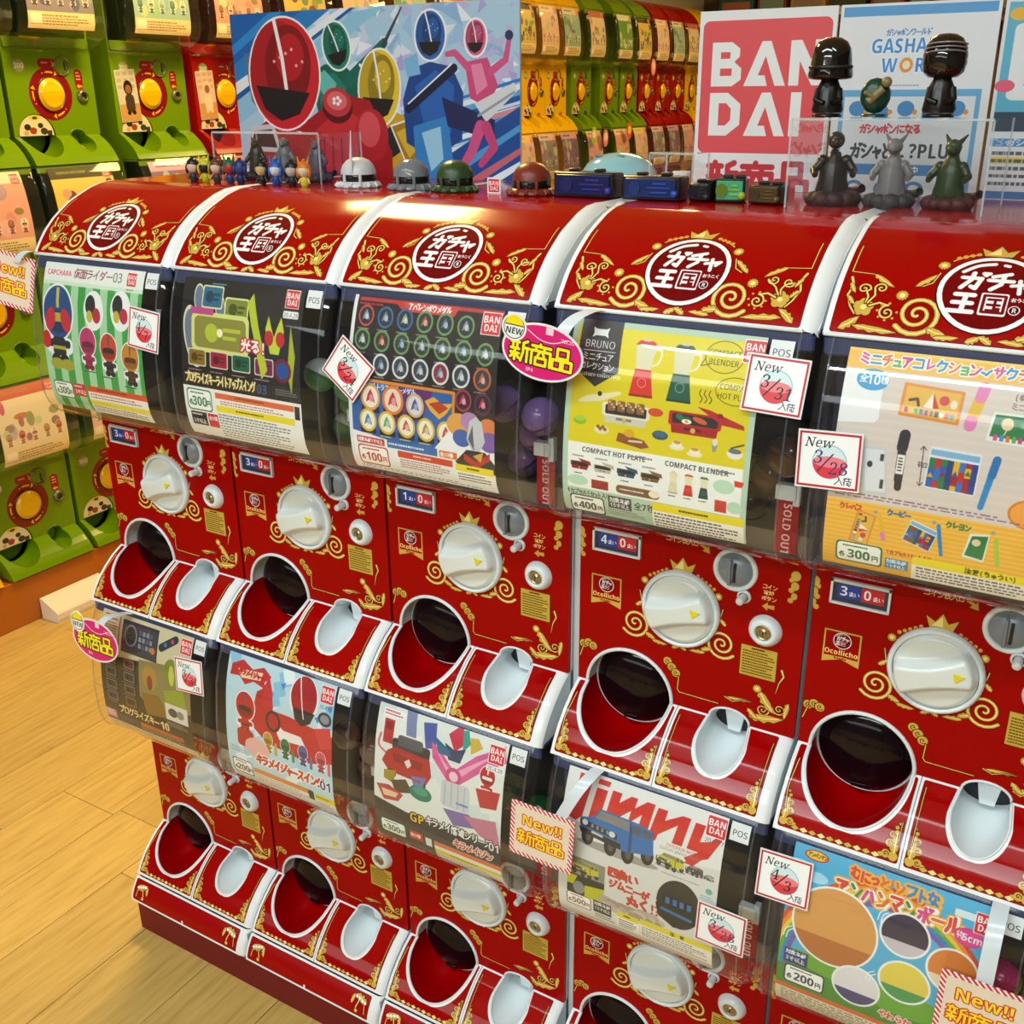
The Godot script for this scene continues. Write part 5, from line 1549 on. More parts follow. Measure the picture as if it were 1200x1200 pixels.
# ---------------------------------------------------------------- mesh building
class MB:
	var st := SurfaceTool.new()
	var g := 0
	var x := Transform3D.IDENTITY
	func _init():
		st.begin(Mesh.PRIMITIVE_TRIANGLES)
	func v(p: Vector3, uv: Vector2) -> void:
		st.set_uv(uv)
		st.add_vertex(x * p)
	func tri(a: Vector3, b: Vector3, c: Vector3, ua := Vector2.ZERO, ub := Vector2.ZERO, uc := Vector2.ZERO) -> void:
		v(a, ua)
		v(b, ub)
		v(c, uc)
	func quad(a: Vector3, b: Vector3, c: Vector3, d: Vector3, r := Rect2(0, 0, 1, 1)) -> void:   # clockwise from the front, a is top left
		g += 1
		st.set_smooth_group(g)
		tri(a, b, c, r.position, Vector2(r.end.x, r.position.y), r.end)
		tri(a, c, d, r.position, r.end, Vector2(r.position.x, r.end.y))
	func grid(p: Array, uv: Array = []) -> void:   # rows of points, left to right and downwards as seen from the front
		g += 1
		st.set_smooth_group(g)
		for j in p.size() - 1:
			var a: Array = p[j]
			var b: Array = p[j + 1]
			for i in a.size() - 1:
				var u := [Vector2.ZERO, Vector2.ZERO, Vector2.ZERO, Vector2.ZERO]
				if uv:
					u = [uv[j][i], uv[j][i + 1], uv[j + 1][i + 1], uv[j + 1][i]]
				if not a[i].is_equal_approx(a[i + 1]):
					tri(a[i], a[i + 1], b[i + 1], u[0], u[1], u[2])
				if not b[i].is_equal_approx(b[i + 1]):
					tri(a[i], b[i + 1], b[i], u[0], u[2], u[3])
	func box(lo: Vector3, hi: Vector3, b := 0.0) -> void:   # a box with chamfered edges
		var s := hi - lo
		b = minf(b, minf(s.x, minf(s.y, s.z)) * .49)
		var m := (lo + hi) * .5
		var e := s * .5
		for ax in 3:
			var ay := (ax + 1) % 3
			var az := (ax + 2) % 3
			for sg in [-1.0, 1.0]:
				var c := []
				for q in [[-1.0, -1.0], [1.0, -1.0], [1.0, 1.0], [-1.0, 1.0]]:
					var p := Vector3.ZERO
					p[ax] = sg * e[ax]
					p[ay] = q[0] * (e[ay] - b)
					p[az] = q[1] * (e[az] - b)
					c.append(m + p)
				if sg > 0:
					c.reverse()
				g += 1
				st.set_smooth_group(g)
				tri(c[0], c[1], c[2])
				tri(c[0], c[2], c[3])
		if b <= 0.0:
			return
		g += 1
		st.set_smooth_group(g)
		for ax in 3:
			var ay := (ax + 1) % 3
			var az := (ax + 2) % 3
			for s1 in [-1.0, 1.0]:
				for s2 in [-1.0, 1.0]:
					var c := []
					for q in [[-1.0, 0], [1.0, 0], [1.0, 1], [-1.0, 1]]:
						var p := Vector3.ZERO
						p[ax] = q[0] * (e[ax] - b)
						p[ay] = s1 * (e[ay] - (b if q[1] else 0.0))
						p[az] = s2 * (e[az] - (0.0 if q[1] else b))
						c.append(m + p)
					if s1 * s2 > 0:
						c.reverse()
					tri(c[0], c[1], c[2])
					tri(c[0], c[2], c[3])
		for sx in [-1.0, 1.0]:
			for sy in [-1.0, 1.0]:
				for sz in [-1.0, 1.0]:
					var a := m + Vector3(sx * e.x, sy * (e.y - b), sz * (e.z - b))
					var d := m + Vector3(sx * (e.x - b), sy * e.y, sz * (e.z - b))
					var f := m + Vector3(sx * (e.x - b), sy * (e.y - b), sz * e.z)
					if sx * sy * sz > 0:
						tri(a, f, d)
					else:
						tri(a, d, f)
	func lathe(prof: Array, n := 32, c := Vector3.ZERO) -> void:   # [radius, z] pairs turned about the z axis, outer back to inner front
		var p := []
		for q in prof:
			var row := []
			for i in n + 1:
				var a := TAU * i / n
				row.append(c + Vector3(cos(a) * q[0], sin(a) * q[0], q[1]))
			p.append(row)
		for i in prof.size():
			p[i].reverse()
		grid(p)
	func turn(prof: Array, n := 24, c := Vector3.ZERO, sx := 1.0, sz := 1.0) -> void:   # [radius, y] pairs turned about the y axis, top to bottom
		var p := []
		for q in prof:
			var row := []
			for i in n + 1:
				var a := TAU * i / n
				row.append(c + Vector3(sin(a) * q[0] * sx, q[1], cos(a) * q[0] * sz))
			p.append(row)
		grid(p)
	func ball(c: Vector3, r: Vector3, n := 16) -> void:
		var p := []
		for j in n / 2 + 1:
			var t := PI * j / (n / 2)
			var row := []
			for i in n + 1:
				var a := TAU * i / n
				row.append(c + Vector3(sin(t) * sin(a) * r.x, cos(t) * r.y, sin(t) * cos(a) * r.z))
			p.append(row)
		grid(p)
	func tube(pts: Array, r: float, n := 8, closed := false) -> void:
		var p := []
		var m := pts.size()
		for j in m:
			var d: Vector3 = (pts[(j + 1) % m] - pts[(j - 1 + m) % m]) if closed else (pts[mini(j + 1, m - 1)] - pts[maxi(j - 1, 0)])
			d = d.normalized()
			var u := d.cross(Vector3(.31, .9, .27)).normalized()
			var w := d.cross(u)
			var row := []
			for i in n + 1:
				var a := TAU * i / n
				row.append(pts[j] + (u * cos(a) + w * sin(a)) * r)
			p.append(row)
		if closed:
			p.append(p[0])
		grid(p)
	func rod(a: Vector3, b: Vector3, ra: float, rb: float, n := 12) -> void:
		var d := (b - a).normalized()
		var u := d.cross(Vector3(.31, .9, .27)).normalized()
		var w := d.cross(u)
		var p := []
		for q in [[a, 0.0], [a, ra], [b, rb], [b, 0.0]]:
			var row := []
			for i in n + 1:
				var t := TAU * i / n
				row.append(q[0] + (u * cos(t) + w * sin(t)) * maxf(q[1], 1e-5))
			p.append(row)
		grid([p[0], p[1]])
		grid([p[1], p[2]])
		grid([p[2], p[3]])
	func slab(poly: PackedVector2Array, z0: float, z1: float, uv0 := Vector2.ZERO, uvs := Vector2.ONE) -> void:   # an outline in x, y with thickness; front at z1
		var ix := Geometry2D.triangulate_polygon(poly)
		for side in 2:
			g += 1
			st.set_smooth_group(g)
			for i in range(0, ix.size(), 3):
				var t := [poly[ix[i]], poly[ix[i + 1]], poly[ix[i + 2]]]
				var cw: bool = (t[1] - t[0]).cross(t[2] - t[0]) < 0
				if cw != (side == 0):
					t.reverse()
				var z := z1 if side == 0 else z0
				var u := []
				for q in t:
					u.append(Vector2((q.x - uv0.x) * uvs.x, (uv0.y - q.y) * uvs.y))
				tri(Vector3(t[0].x, t[0].y, z), Vector3(t[1].x, t[1].y, z), Vector3(t[2].x, t[2].y, z), u[0], u[1], u[2])
		var ccw := Geometry2D.is_polygon_clockwise(poly) == false
		for i in poly.size():
			var a := poly[i]
			var b := poly[(i + 1) % poly.size()]
			if not ccw:
				var t := a
				a = b
				b = t
			g += 1
			st.set_smooth_group(g)
			var ua := Vector2((a.x - uv0.x) * uvs.x, (uv0.y - a.y) * uvs.y)
			var ub := Vector2((b.x - uv0.x) * uvs.x, (uv0.y - b.y) * uvs.y)
			tri(Vector3(a.x, a.y, z1), Vector3(a.x, a.y, z0), Vector3(b.x, b.y, z0), ua, ua, ub)
			tri(Vector3(a.x, a.y, z1), Vector3(b.x, b.y, z0), Vector3(b.x, b.y, z1), ua, ub, ub)
	func done() -> ArrayMesh:
		st.generate_normals()
		return st.commit()

func rounded(x0: float, y0: float, x1: float, y1: float, r: float, n := 5) -> PackedVector2Array:
	var p := PackedVector2Array()
	for q in [[x1 - r, y1 - r, 0.0], [x0 + r, y1 - r, 90.0], [x0 + r, y0 + r, 180.0], [x1 - r, y0 + r, 270.0]]:
		for i in n + 1:
			p.append(Vector2(q[0], q[1]) + Vector2.from_angle(deg_to_rad(q[2] + i * 90.0 / n)) * r)
	return p

func disc(x: float, y: float, rx: float, ry: float, n := 32) -> PackedVector2Array:
	var p := PackedVector2Array()
	for i in n:
		p.append(Vector2(x, y) + Vector2.from_angle(TAU * i / n) * Vector2(rx, ry))
	return p

# ---------------------------------------------------------------- materials and nodes
var mats := {}
func mat(c: Color, rough := .4, metal := 0.0, coat := 0.0) -> StandardMaterial3D:
	var key := "%s|%.2f|%.2f|%.2f" % [c.to_html(), rough, metal, coat]
	if not mats.has(key):
		var m := StandardMaterial3D.new()
		m.albedo_color = c
		m.roughness = rough
		m.metallic = metal
		if coat > 0:
			m.clearcoat_enabled = true
			m.clearcoat = coat
			m.clearcoat_roughness = .06
		mats[key] = m
	return mats[key]

func print_mat(t: Texture2D, rough := .4, spec := .5) -> StandardMaterial3D:
	var m := StandardMaterial3D.new()
	m.metallic_specular = spec
	m.albedo_texture = t
	m.roughness = rough
	m.texture_repeat = false
	return m

func glass(alpha := .06, tint := Color(1, 1, 1), rough := .04) -> StandardMaterial3D:
	var m := StandardMaterial3D.new()
	m.transparency = BaseMaterial3D.TRANSPARENCY_ALPHA
	m.albedo_color = Color(tint, alpha)
	m.roughness = rough
	return m

func part(called: String, mesh: Mesh, m: Material, parent: Node, at := Vector3.ZERO) -> MeshInstance3D:
	var o := MeshInstance3D.new()
	o.name = called
	o.mesh = mesh
	o.material_override = m
	o.position = at
	parent.add_child(o, true)
	return o

var counts := {}
func numbered(called: String) -> String:
	counts[called] = counts.get(called, -1) + 1
	return called if counts[called] == 0 else "%s_%03d" % [called, counts[called]]

func thing(called: String, label: String, category: String, at := Vector3.ZERO, turn := 0.0, group := "") -> Node3D:
	var o := Node3D.new()
	o.name = numbered(called)
	add_child(o, true)
	o.position = at
	o.rotation.y = turn
	o.set_meta("label", label)
	o.set_meta("category", category)
	if group:
		o.set_meta("group", group)
	return o

func structure(called: String, mesh: Mesh, m: Material, at := Vector3.ZERO) -> MeshInstance3D:
	var o := part(called, mesh, m, self, at)
	o.set_meta("kind", "structure")
	return o

func boxmesh(lo: Vector3, hi: Vector3, b := 0.0) -> ArrayMesh:
	var m := MB.new()
	m.box(lo, hi, b)
	return m.done()

# ---------------------------------------------------------------- the capsule machine: dial centre is the origin, the face plane is z = 0
const LID := [[.374, .075], [.39, .064], [.406, .051], [.422, .034], [.434, .017], [.445, 0.0], [.453, -.018], [.463, -.042], [.469, -.065], [.471, -.09]]
const COV := [[.372, .074], [.352, .084], [.331, .091], [.309, .097], [.276, .102], [.244, .106], [.217, .1075], [.19, .108], [.165, .106], [.156, .1035], [.147, .1], [.14, .0955], [.133, .089], [.125, .077], [.117, .06], [.09, 0.0]]
const CHU := [[-.138, 0.0], [-.15, .022], [-.165, .041], [-.18, .056], [-.196, .068], [-.214, .078]]
const X0 := -.141
const X1 := .154
var M := {}

func along(prof: Array, s: float) -> Vector2:   # y, z at arc length s
	for i in prof.size() - 1:
		var a := Vector2(prof[i][0], prof[i][1])
		var b := Vector2(prof[i + 1][0], prof[i + 1][1])
		var d := a.distance_to(b)
		if s <= d or i == prof.size() - 2:
			return a.lerp(b, s / d)
		s -= d
	return Vector2.ZERO

func on_cover(x: float, s: float, out := 0.0) -> Transform3D:   # a frame on the cover: x right, y up along the surface, z outwards
	var p := along(COV, s)
	var q := along(COV, s + .012)
	var up := Vector3(0, p.x - q.x, p.y - q.y).normalized()
	var n := Vector3.RIGHT.cross(up)
	return Transform3D(Basis(Vector3.RIGHT, up, n), Vector3(x, p.x, p.y) + n * out)

func make_meshes() -> void:
	var b := MB.new()   # housing without a front
	b.box(Vector3(X0, -.214, -.34), Vector3(X0 + .005, .098, -.007))
	b.box(Vector3(X1 - .005, -.214, -.34), Vector3(X1, .098, -.007))
	b.box(Vector3(X0, -.214, -.34), Vector3(X1, .098, -.335))
	b.box(Vector3(X0, -.214, -.34), Vector3(X1, -.209, .06))
	b.box(Vector3(X0, .09, -.34), Vector3(X1, .096, -.007))
	M.body = b.done()
	b = MB.new()   # bin: back, sides, top
	b.box(Vector3(X0, .097, -.34), Vector3(X1, .373, -.332))
	b.box(Vector3(X0, .097, -.34), Vector3(X0 + .006, .373, -.002))
	b.box(Vector3(X1 - .006, .097, -.34), Vector3(X1, .373, -.002))
	b.box(Vector3(X0, .366, -.34), Vector3(X1, .373, .066), .002)
	b.box(Vector3(X0 + .001, .352, .066), Vector3(X1 - .001, .373, .0735), .003)
	M.bin = b.done()
	b = MB.new()   # sloping floor of the bin
	b.quad(Vector3(X0 + .006, .16, -.33), Vector3(X1 - .006, .16, -.33), Vector3(X1 - .006, .101, .01), Vector3(X0 + .006, .101, .01))
	b.box(Vector3(X0 + .006, .098, -.002), Vector3(X1 - .006, .128, .004), .001)
	M.bin_floor = b.done()
	# front panel with two arches in its lower edge
	var p := PackedVector2Array()
	p.append(Vector2(X0, -.138))
	for i in 25:
		var a := PI - PI * i / 24
		p.append(Vector2(-.066 + cos(a) * .0615, -.138 + sin(a) * .0615))
	for i in 13:
		var a := PI - PI * i / 12
		p.append(Vector2(.072 + cos(a) * .0265, -.138 + sin(a) * .017))
	p.append(Vector2(X1, -.138))
	p.append(Vector2(X1, .098))
	p.append(Vector2(X0, .098))
	b = MB.new()
	b.slab(p, -.007, 0.0, Vector2(-.141, .1), Vector2(1 / .295, 1 / .238))
	M.panel = b.done()
	# chute shell
	b = MB.new()
	var ss := [0.0, 4.0, 8.0]
	for i in 26:
		ss.append(11.0 + i * 3.0)
	ss += [30.0, 71.5, 73.2, 74.3, 75.0, 84.2, 85.6, 86.5, 87.0, 92.0, 97.0, 102.0, 107.0, 110.9]
	ss.sort()
	for strip in 3:
		var rows := []
		var uv := []
		for s in ss:
			var e: Vector2 = bowl_edge(s)
			var f: Vector2 = cup_edge(s)
			var lim: Array = [[-141.0, e.x], [e.y, f.x], [f.y, 144.0]][strip]
			var q := along(CHU, s / 1000.0)
			var row := []
			var ur := []
			for i in 9:
				var xx: float = lerpf(lim[0], lim[1], i / 8.0)
				row.append(Vector3(xx / 1000.0, q.x, q.y))
				ur.append(Vector2((xx + 141.0) / 295.0, s / 111.0))
			if strip == 2:
				for i in 5:
					var a := PI / 2 * (i + 1) / 5
					var q2 := along(CHU, minf(.111, s / 1000.0))
					row.append(Vector3(.144 + sin(a) * .01, q2.x - (1 - cos(a)) * .004, q2.y - (1 - cos(a)) * .009))
					ur.append(Vector2(.985, .5))
			rows.append(row)
			uv.append(ur)
		b.grid(rows, uv)
	M.chute = b.done()
	b = MB.new()   # sides and lower lip of the chute
	for sx in [X0, X1]:
		for i in CHU.size() - 1:
			var a: Array = CHU[i]
			var c: Array = CHU[i + 1]
			var inset := 0.0 if sx < 0 else .006
			b.quad(Vector3(sx, a[0], -.02), Vector3(sx, a[0], a[1] - inset), Vector3(sx, c[0], c[1] - inset), Vector3(sx, c[0], -.02))
	b.quad(Vector3(X0, -.214, .078), Vector3(X1, -.214, .072), Vector3(X1, -.2142, .05), Vector3(X0, -.2142, .05))
	M.chute_sides = b.done()
	# capsule tray: from its outline on the chute to the ring of the hatch
	var D := Vector3(-.066, -.137, -.026)
	var R := .0585
	var outline := []
	outline.append(Vector2(-6.5, 0))
	for i in 31:
		var a := PI * i / 30.0
		outline.append(Vector2(-66 + 59.5 * cos(a), 8 + 79 * sin(a)))
	outline.append(Vector2(-125.5, 0))
	var rows := []
	for k in 9:
		var t := k / 8.0
		var row := []
		for i in outline.size():
			var q := along(CHU, outline[i].y / 1000.0)
			var o := Vector3(outline[i].x / 1000.0, q.x, q.y)
			var a := -PI * i / (outline.size() - 1.0)
			var d := D + Vector3(cos(a), sin(a) * .97, sin(a) * -.06) * R
			var w := o.lerp(d, t)
			w += Vector3(0, -.010, -.006) * sin(PI * t) * sin(PI * i / (outline.size() - 1.0))
			row.append(w)
		rows.append(row)
	b = MB.new()
	b.grid(rows)
	M.tray = b.done()
	b = MB.new()   # white rim: reveal of the arch, ring of the hatch, lip along the tray
	var arch := []
	var back := []
	for i in 25:
		var a := PI * i / 24
		arch.append(Vector3(-.066 + cos(a) * .0605, -.138 + sin(a) * .0605, 0.001))
		back.append(D + Vector3(cos(a) * R, sin(a) * R, 0))
	b.grid([arch, back])
	b.tube(arch, .0026, 6)
	var ring := []
	for i in 48:
		var a := TAU * i / 48
		ring.append(D + Vector3(cos(a), sin(a), sin(a) * -.03) * R)
	b.tube(ring, .0034, 8, true)
	var lip := []
	for o in outline:
		var q := along(CHU, o.y / 1000.0)
		lip.append(Vector3(o.x / 1000.0, q.x, q.y))
	b.tube(lip, .0017, 6)
	M.rim = b.done()
	b = MB.new()   # the dark bulging hatch
	var prof := []
	for i in 13:
		var a := PI / 2 * i / 12
		prof.append([cos(a) * .0575 + .0001, D.z - .001 + sin(a) * .026])
	b.lathe(prof, 40, Vector3(D.x, D.y, 0))
	M.hatch = b.done()
	b = MB.new()
	b.box(Vector3(D.x - .010, D.y - .047, -.018), Vector3(D.x + .010, D.y - .041, -.0075), .001)
	M.hatch_tab = b.done()
	var half := PackedVector2Array()
	for i in 25:
		var a := PI * i / 24
		half.append(Vector2(-.066 + cos(a) * .0575, -.136 + sin(a) * .0575))
	b = MB.new()
	b.slab(half, -.006, -.002, Vector2(-.1235, -.0785), Vector2(1 / .115, 1 / .0575))
	M.half = b.done()
	b = MB.new()
	b.slab(disc(-.066, -.137, .0585, .0585), -.05, -.046)
	M.hatch_back = b.done()
	b = MB.new()
	b.lathe([[.0495, 0.0], [.0495, .003], [.047, .005], [.0445, .005], [.044, .001]], 40)
	M.toy_ring = b.done()
	# coin return cup
	var cup := []
	for i in 13:
		var a := PI - PI * i / 12
		cup.append(Vector3(.072 + cos(a) * .0262, -.138 + sin(a) * .0165, .0005))
	for i in 6:
		var s := i * 6.0
		var e := cup_edge(s)
		var q := along(CHU, s / 1000.0)
		cup.append(Vector3(e.y / 1000.0, q.x, q.y))
	for i in range(1, 16):
		var a := PI / 2 - PI * i / 16.0
		var s := 30 + 45 * cos(a)
		var q := along(CHU, s / 1000.0)
		cup.append(Vector3(.072 + .0305 * sin(a), q.x, q.y))
	for i in range(5, -1, -1):
		var s := i * 6.0
		var e := cup_edge(s)
		var q := along(CHU, s / 1000.0)
		cup.append(Vector3(e.x / 1000.0, q.x, q.y))
	cup.append(cup[0])
	rows = []
	for k in 8:
		var t := k / 7.0
		var row := []
		for o in cup:
			var d := Vector3(.072 + (o.x - .072) * .95, lerpf(-.158, o.y, .5), -.034)
			var w: Vector3 = o.lerp(d, t)
			w.y -= sin(PI * t) * .006 * clampf((-.14 - o.y) / .04, 0, 1)
			row.append(w)
		row.reverse()
		rows.append(row)
	b = MB.new()
	b.grid(rows)
	b.tube(cup, .0016, 6)
	M.cup = b.done()
	b = MB.new()
	b.slab(disc(.072, -.152, .03, .032), -.038, -.034)
	M.cup_back = b.done()
	b = MB.new()
	b.slab(PackedVector2Array([Vector2(.058, -.126), Vector2(.087, -.126), Vector2(.081, -.164), Vector2(.065, -.164)]), -.024, -.02)
	M.flap = b.done()
	# dial
	b = MB.new()
	b.lathe([[.0515, 0.0], [.0515, .004], [.0495, .007], [.047, .008], [.0455, .006], [.0455, .001]], 48)
	M.dial_ring = b.done()
	b = MB.new()
	rows = []
	for j in 23:
		var r := .0448 * (1.0 - j / 22.0)
		var row := []
		for i in 97:
			var a := -TAU * i / 96
			var q := Vector2(cos(a), sin(a)) * r
			var w := .0085 + .006 * pow(q.x / .0448, 2)
			var t := smoothstep(w, w + .011, absf(q.y))
			var rim := smoothstep(.0448, .040, r)
			row.append(Vector3(q.x, q.y, .004 + rim * (.005 + (1 - t) * (.0155 - .004 * pow(q.x / .0448, 2)) + .002 * sin(t * PI))))
		rows.append(row)
	b.grid(rows)
	M.knob = b.done()
	b = MB.new()   # flatter knob of the far machines
	rows = []
	for j in 17:
		var r := .0448 * (1.0 - j / 16.0)
		var row := []
		for i in 65:
			var a := -TAU * i / 64
			var q := Vector2(cos(a), sin(a)) * r
			var t := smoothstep(.002, .006, absf(q.y))
			row.append(Vector3(q.x, q.y, .004 + smoothstep(.0448, .034, r) * (.010 - .003 * t + .0035 * t * smoothstep(.03, .0, absf(q.y - .003)))))
		rows.append(row)
	b.grid(rows)
	M.toy_knob = b.done()
	b = MB.new()
	b.slab(PackedVector2Array([Vector2(.0235, -.0058), Vector2(.0345, 0), Vector2(.0235, .0058)]), .0215, .0244)
	M.arrow = b.done()
	# coin slot, button, lock, counter
	b = MB.new()
	b.lathe([[.0275, 0.0], [.027, .003], [.0245, .004], [.022, .0025], [.0215, .0005]], 36)
	M.slot_ring = b.done()
	b = MB.new()
	b.lathe([[.0218, 0.0], [.019, .005], [.013, .009], [.006, .011], [.0001, .0115]], 32)
	b.box(Vector3(-.005, -.0165, .008), Vector3(-.0015, .0165, .0145), .001)
	M.slot_dome = b.done()
	M.slot = boxmesh(Vector3(.0008, -.012, .008), Vector3(.004, .012, .0128), .0005)
	b = MB.new()
	b.lathe([[.0085, 0.0], [.0085, .002], [.006, .003]], 20)
	b.lathe([[.0048, .001], [.0048, .017], [.004, .0185], [.0001, .019]], 20)
	M.button = b.done()
	b = MB.new()
	b.lathe([[.0205, 0.0], [.0195, .004], [.016, .009], [.012, .0115], [.0105, .0105], [.0095, .006]], 32)
	M.lock_ring = b.done()
	b = MB.new()
	b.lathe([[.0096, .002], [.0096, .009], [.0082, .0098], [.0078, .0085], [.0045, .0085], [.0042, .0098], [.0001, .0098]], 24)
	M.lock_core = b.done()
	M.keyhole = boxmesh(Vector3(-.0008, -.0028, .009), Vector3(.0008, .0028, .0103))
	b = MB.new()
	for q in [[-.122, .082, -.056, .0855], [-.122, .055, -.056, .0575], [-.122, .055, -.1195, .0855], [-.0585, .055, -.056, .0855]]:
		b.box(Vector3(q[0], q[1], 0), Vector3(q[2], q[3], .0045))
	M.counter_frame = b.done()
	b = MB.new()
	b.quad(Vector3(-.12, .083, .0012), Vector3(-.058, .083, .0012), Vector3(-.058, .057, .0012), Vector3(-.12, .057, .0012))
	M.counter = b.done()
	# clear cover
	b = MB.new()
	rows = []
	for q in COV:
		var row := []
		var r := minf(.014, q[1] * .8)
		row.append(Vector3(X0, q[0], -.002))
		for i in 6:
			var a := PI / 2 * i / 5
			row.append(Vector3(X0 + r * (1 - cos(a)), q[0], q[1] - r * (1 - sin(a))))
		for i in 6:
			var a := PI / 2 * i / 5
			row.append(Vector3(X1 - r * (1 - sin(a)), q[0], q[1] - r * (1 - cos(a))))
		row.append(Vector3(X1, q[0], -.002))
		rows.append(row)
	b.grid(rows)
	M.cover = b.done()
	b = MB.new()   # thickened seams of the cover near both ends
	var line := []
	for q in COV:
		line.append(Vector3(0, q[0], q[1] + .0004))
	b.tube(line.slice(0, -1), .0012, 6)
	M.cover_seam = b.done()
	b = MB.new()
	rows = []
	var uvs := []
	for j in 25:
		var s := lerpf(.010, .235, j / 24.0)
		var q := along(COV, s)
		rows.append([Vector3(-.112, q.x + .001, q.y - .003), Vector3(.107, q.x + .001, q.y - .003)])
		uvs.append([Vector2(0, j / 24.0), Vector2(1, j / 24.0)])
	b.grid(rows, uvs)
	M.card = b.done()
	b = MB.new()
	rows = []
	uvs = []
	for j in 5:
		var q := along(COV, lerpf(.010, .033, j / 4.0))
		rows.append([Vector3(.111, q.x, q.y - .0025), Vector3(.135, q.x, q.y - .0025)])
		uvs.append([Vector2(0, j / 4.0), Vector2(1, j / 4.0)])
	b.grid(rows, uvs)
	M.pos = b.done()
	b = MB.new()
	b.quad(Vector3(.112, .172, .012), Vector3(.138, .172, .012), Vector3(.138, .107, .012), Vector3(.112, .107, .012))
	M.sold = b.done()
	b = MB.new()
	b.box(Vector3(.110, .172, .006), Vector3(.134, .19, .018), .001)
	b.box(Vector3(.130, .166, .006), Vector3(.138, .197, .016), .001)
	M.bracket = b.done()
	# lid
	b = MB.new()
	rows = []
	uvs = []
	var len := 0.0
	var ls := [0.0]
	for i in LID.size() - 1:
		len += Vector2(LID[i][0], LID[i][1]).distance_to(Vector2(LID[i + 1][0], LID[i + 1][1]))
		ls.append(len)
	for j in range(24, -1, -1):
		var s := len * j / 24.0
		var q := along(LID, s)
		var q2 := along(LID, minf(len, s + .004))
		var q1 := along(LID, maxf(0, s - .004))
		var n := Vector2(q2.y - q1.y, q1.x - q2.x).normalized() * -1.0   # outward in (y, z)
		var row := []
		var ur := []
		for i in 5:
			var xx := lerpf(-.1405, .140, i / 4.0)
			row.append(Vector3(xx, q.x, q.y))
			ur.append(Vector2((xx + .141) / .283, 1.0 - s / .2))
		for i in 6:
			var a := PI / 2 * (i + 1) / 6
			var o := n * -(1 - cos(a)) * .014
			row.append(Vector3(.140 + sin(a) * .014, q.x + o.x, q.y + o.y))
			ur.append(Vector2(.997, .9))
		rows.append(row)
		uvs.append(ur)
	b.grid(rows, uvs)
	b.quad(Vector3(X0, .471, -.34), Vector3(.14, .471, -.34), Vector3(.14, .471, -.09), Vector3(X0, .471, -.09), Rect2(.1, .003, .8, .02))
	M.lid = b.done()
	b = MB.new()
	var side := PackedVector2Array()
	for q in LID:
		side.append(Vector2(-q[1], q[0]))
	side.append(Vector2(.34, .471))
	side.append(Vector2(.34, .374))
	b.x = Transform3D(Basis(Vector3(0, 0, -1), Vector3.UP, Vector3(1, 0, 0)), Vector3.ZERO)
	b.slab(side, X0, X0 + .0005)
	var ins := PackedVector2Array()
	for q in side:
		ins.append(Vector2(q.x + (.010 if q.x < .3 else 0.0), q.y - .006 if q.y > .38 else q.y))
	b.slab(ins, X1 - .003, X1)
	b.x = Transform3D.IDENTITY
	b.quad(Vector3(.14, .471, -.34), Vector3(X1, .466, -.34), Vector3(X1, .466, -.09), Vector3(.14, .471, -.09))
	b.box(Vector3(X0, .372, .060), Vector3(X1 - .012, .376, .0765), .0015)
	M.lid_ends = b.done()
	# drawer front under the lower machines
	b = MB.new()
	rows = []
	uvs = []
	for j in 5:
		var t := j / 4.0
		var y := lerpf(-.217, -.261, t)
		var z := .079 + .021 * sin(t * PI / 2)
		var row := []
		var ur := []
		for i in 5:
			row.append(Vector3(lerpf(X0, .142, i / 4.0), y, z))
			ur.append(Vector2(lerpf(0, .96, i / 4.0), t))
		for i in 4:
			var a := PI / 2 * (i + 1) / 4
			row.append(Vector3(.142 + .012 * sin(a), y, z - .012 * (1 - cos(a))))
			ur.append(Vector2(.985, .5))
		rows.append(row)
		uvs.append(ur)
	b.grid(rows, uvs)
	M.drawer = b.done()
	b = MB.new()
	b.box(Vector3(X0, -.264, -.33), Vector3(X1 - .002, -.259, .097), .001)
	b.box(Vector3(X1 - .003, -.262, -.33), Vector3(X1, -.219, .086), .001)
	b.box(Vector3(X0, -.262, -.33), Vector3(X0 + .003, -.219, .078), .001)
	M.drawer_box = b.done()

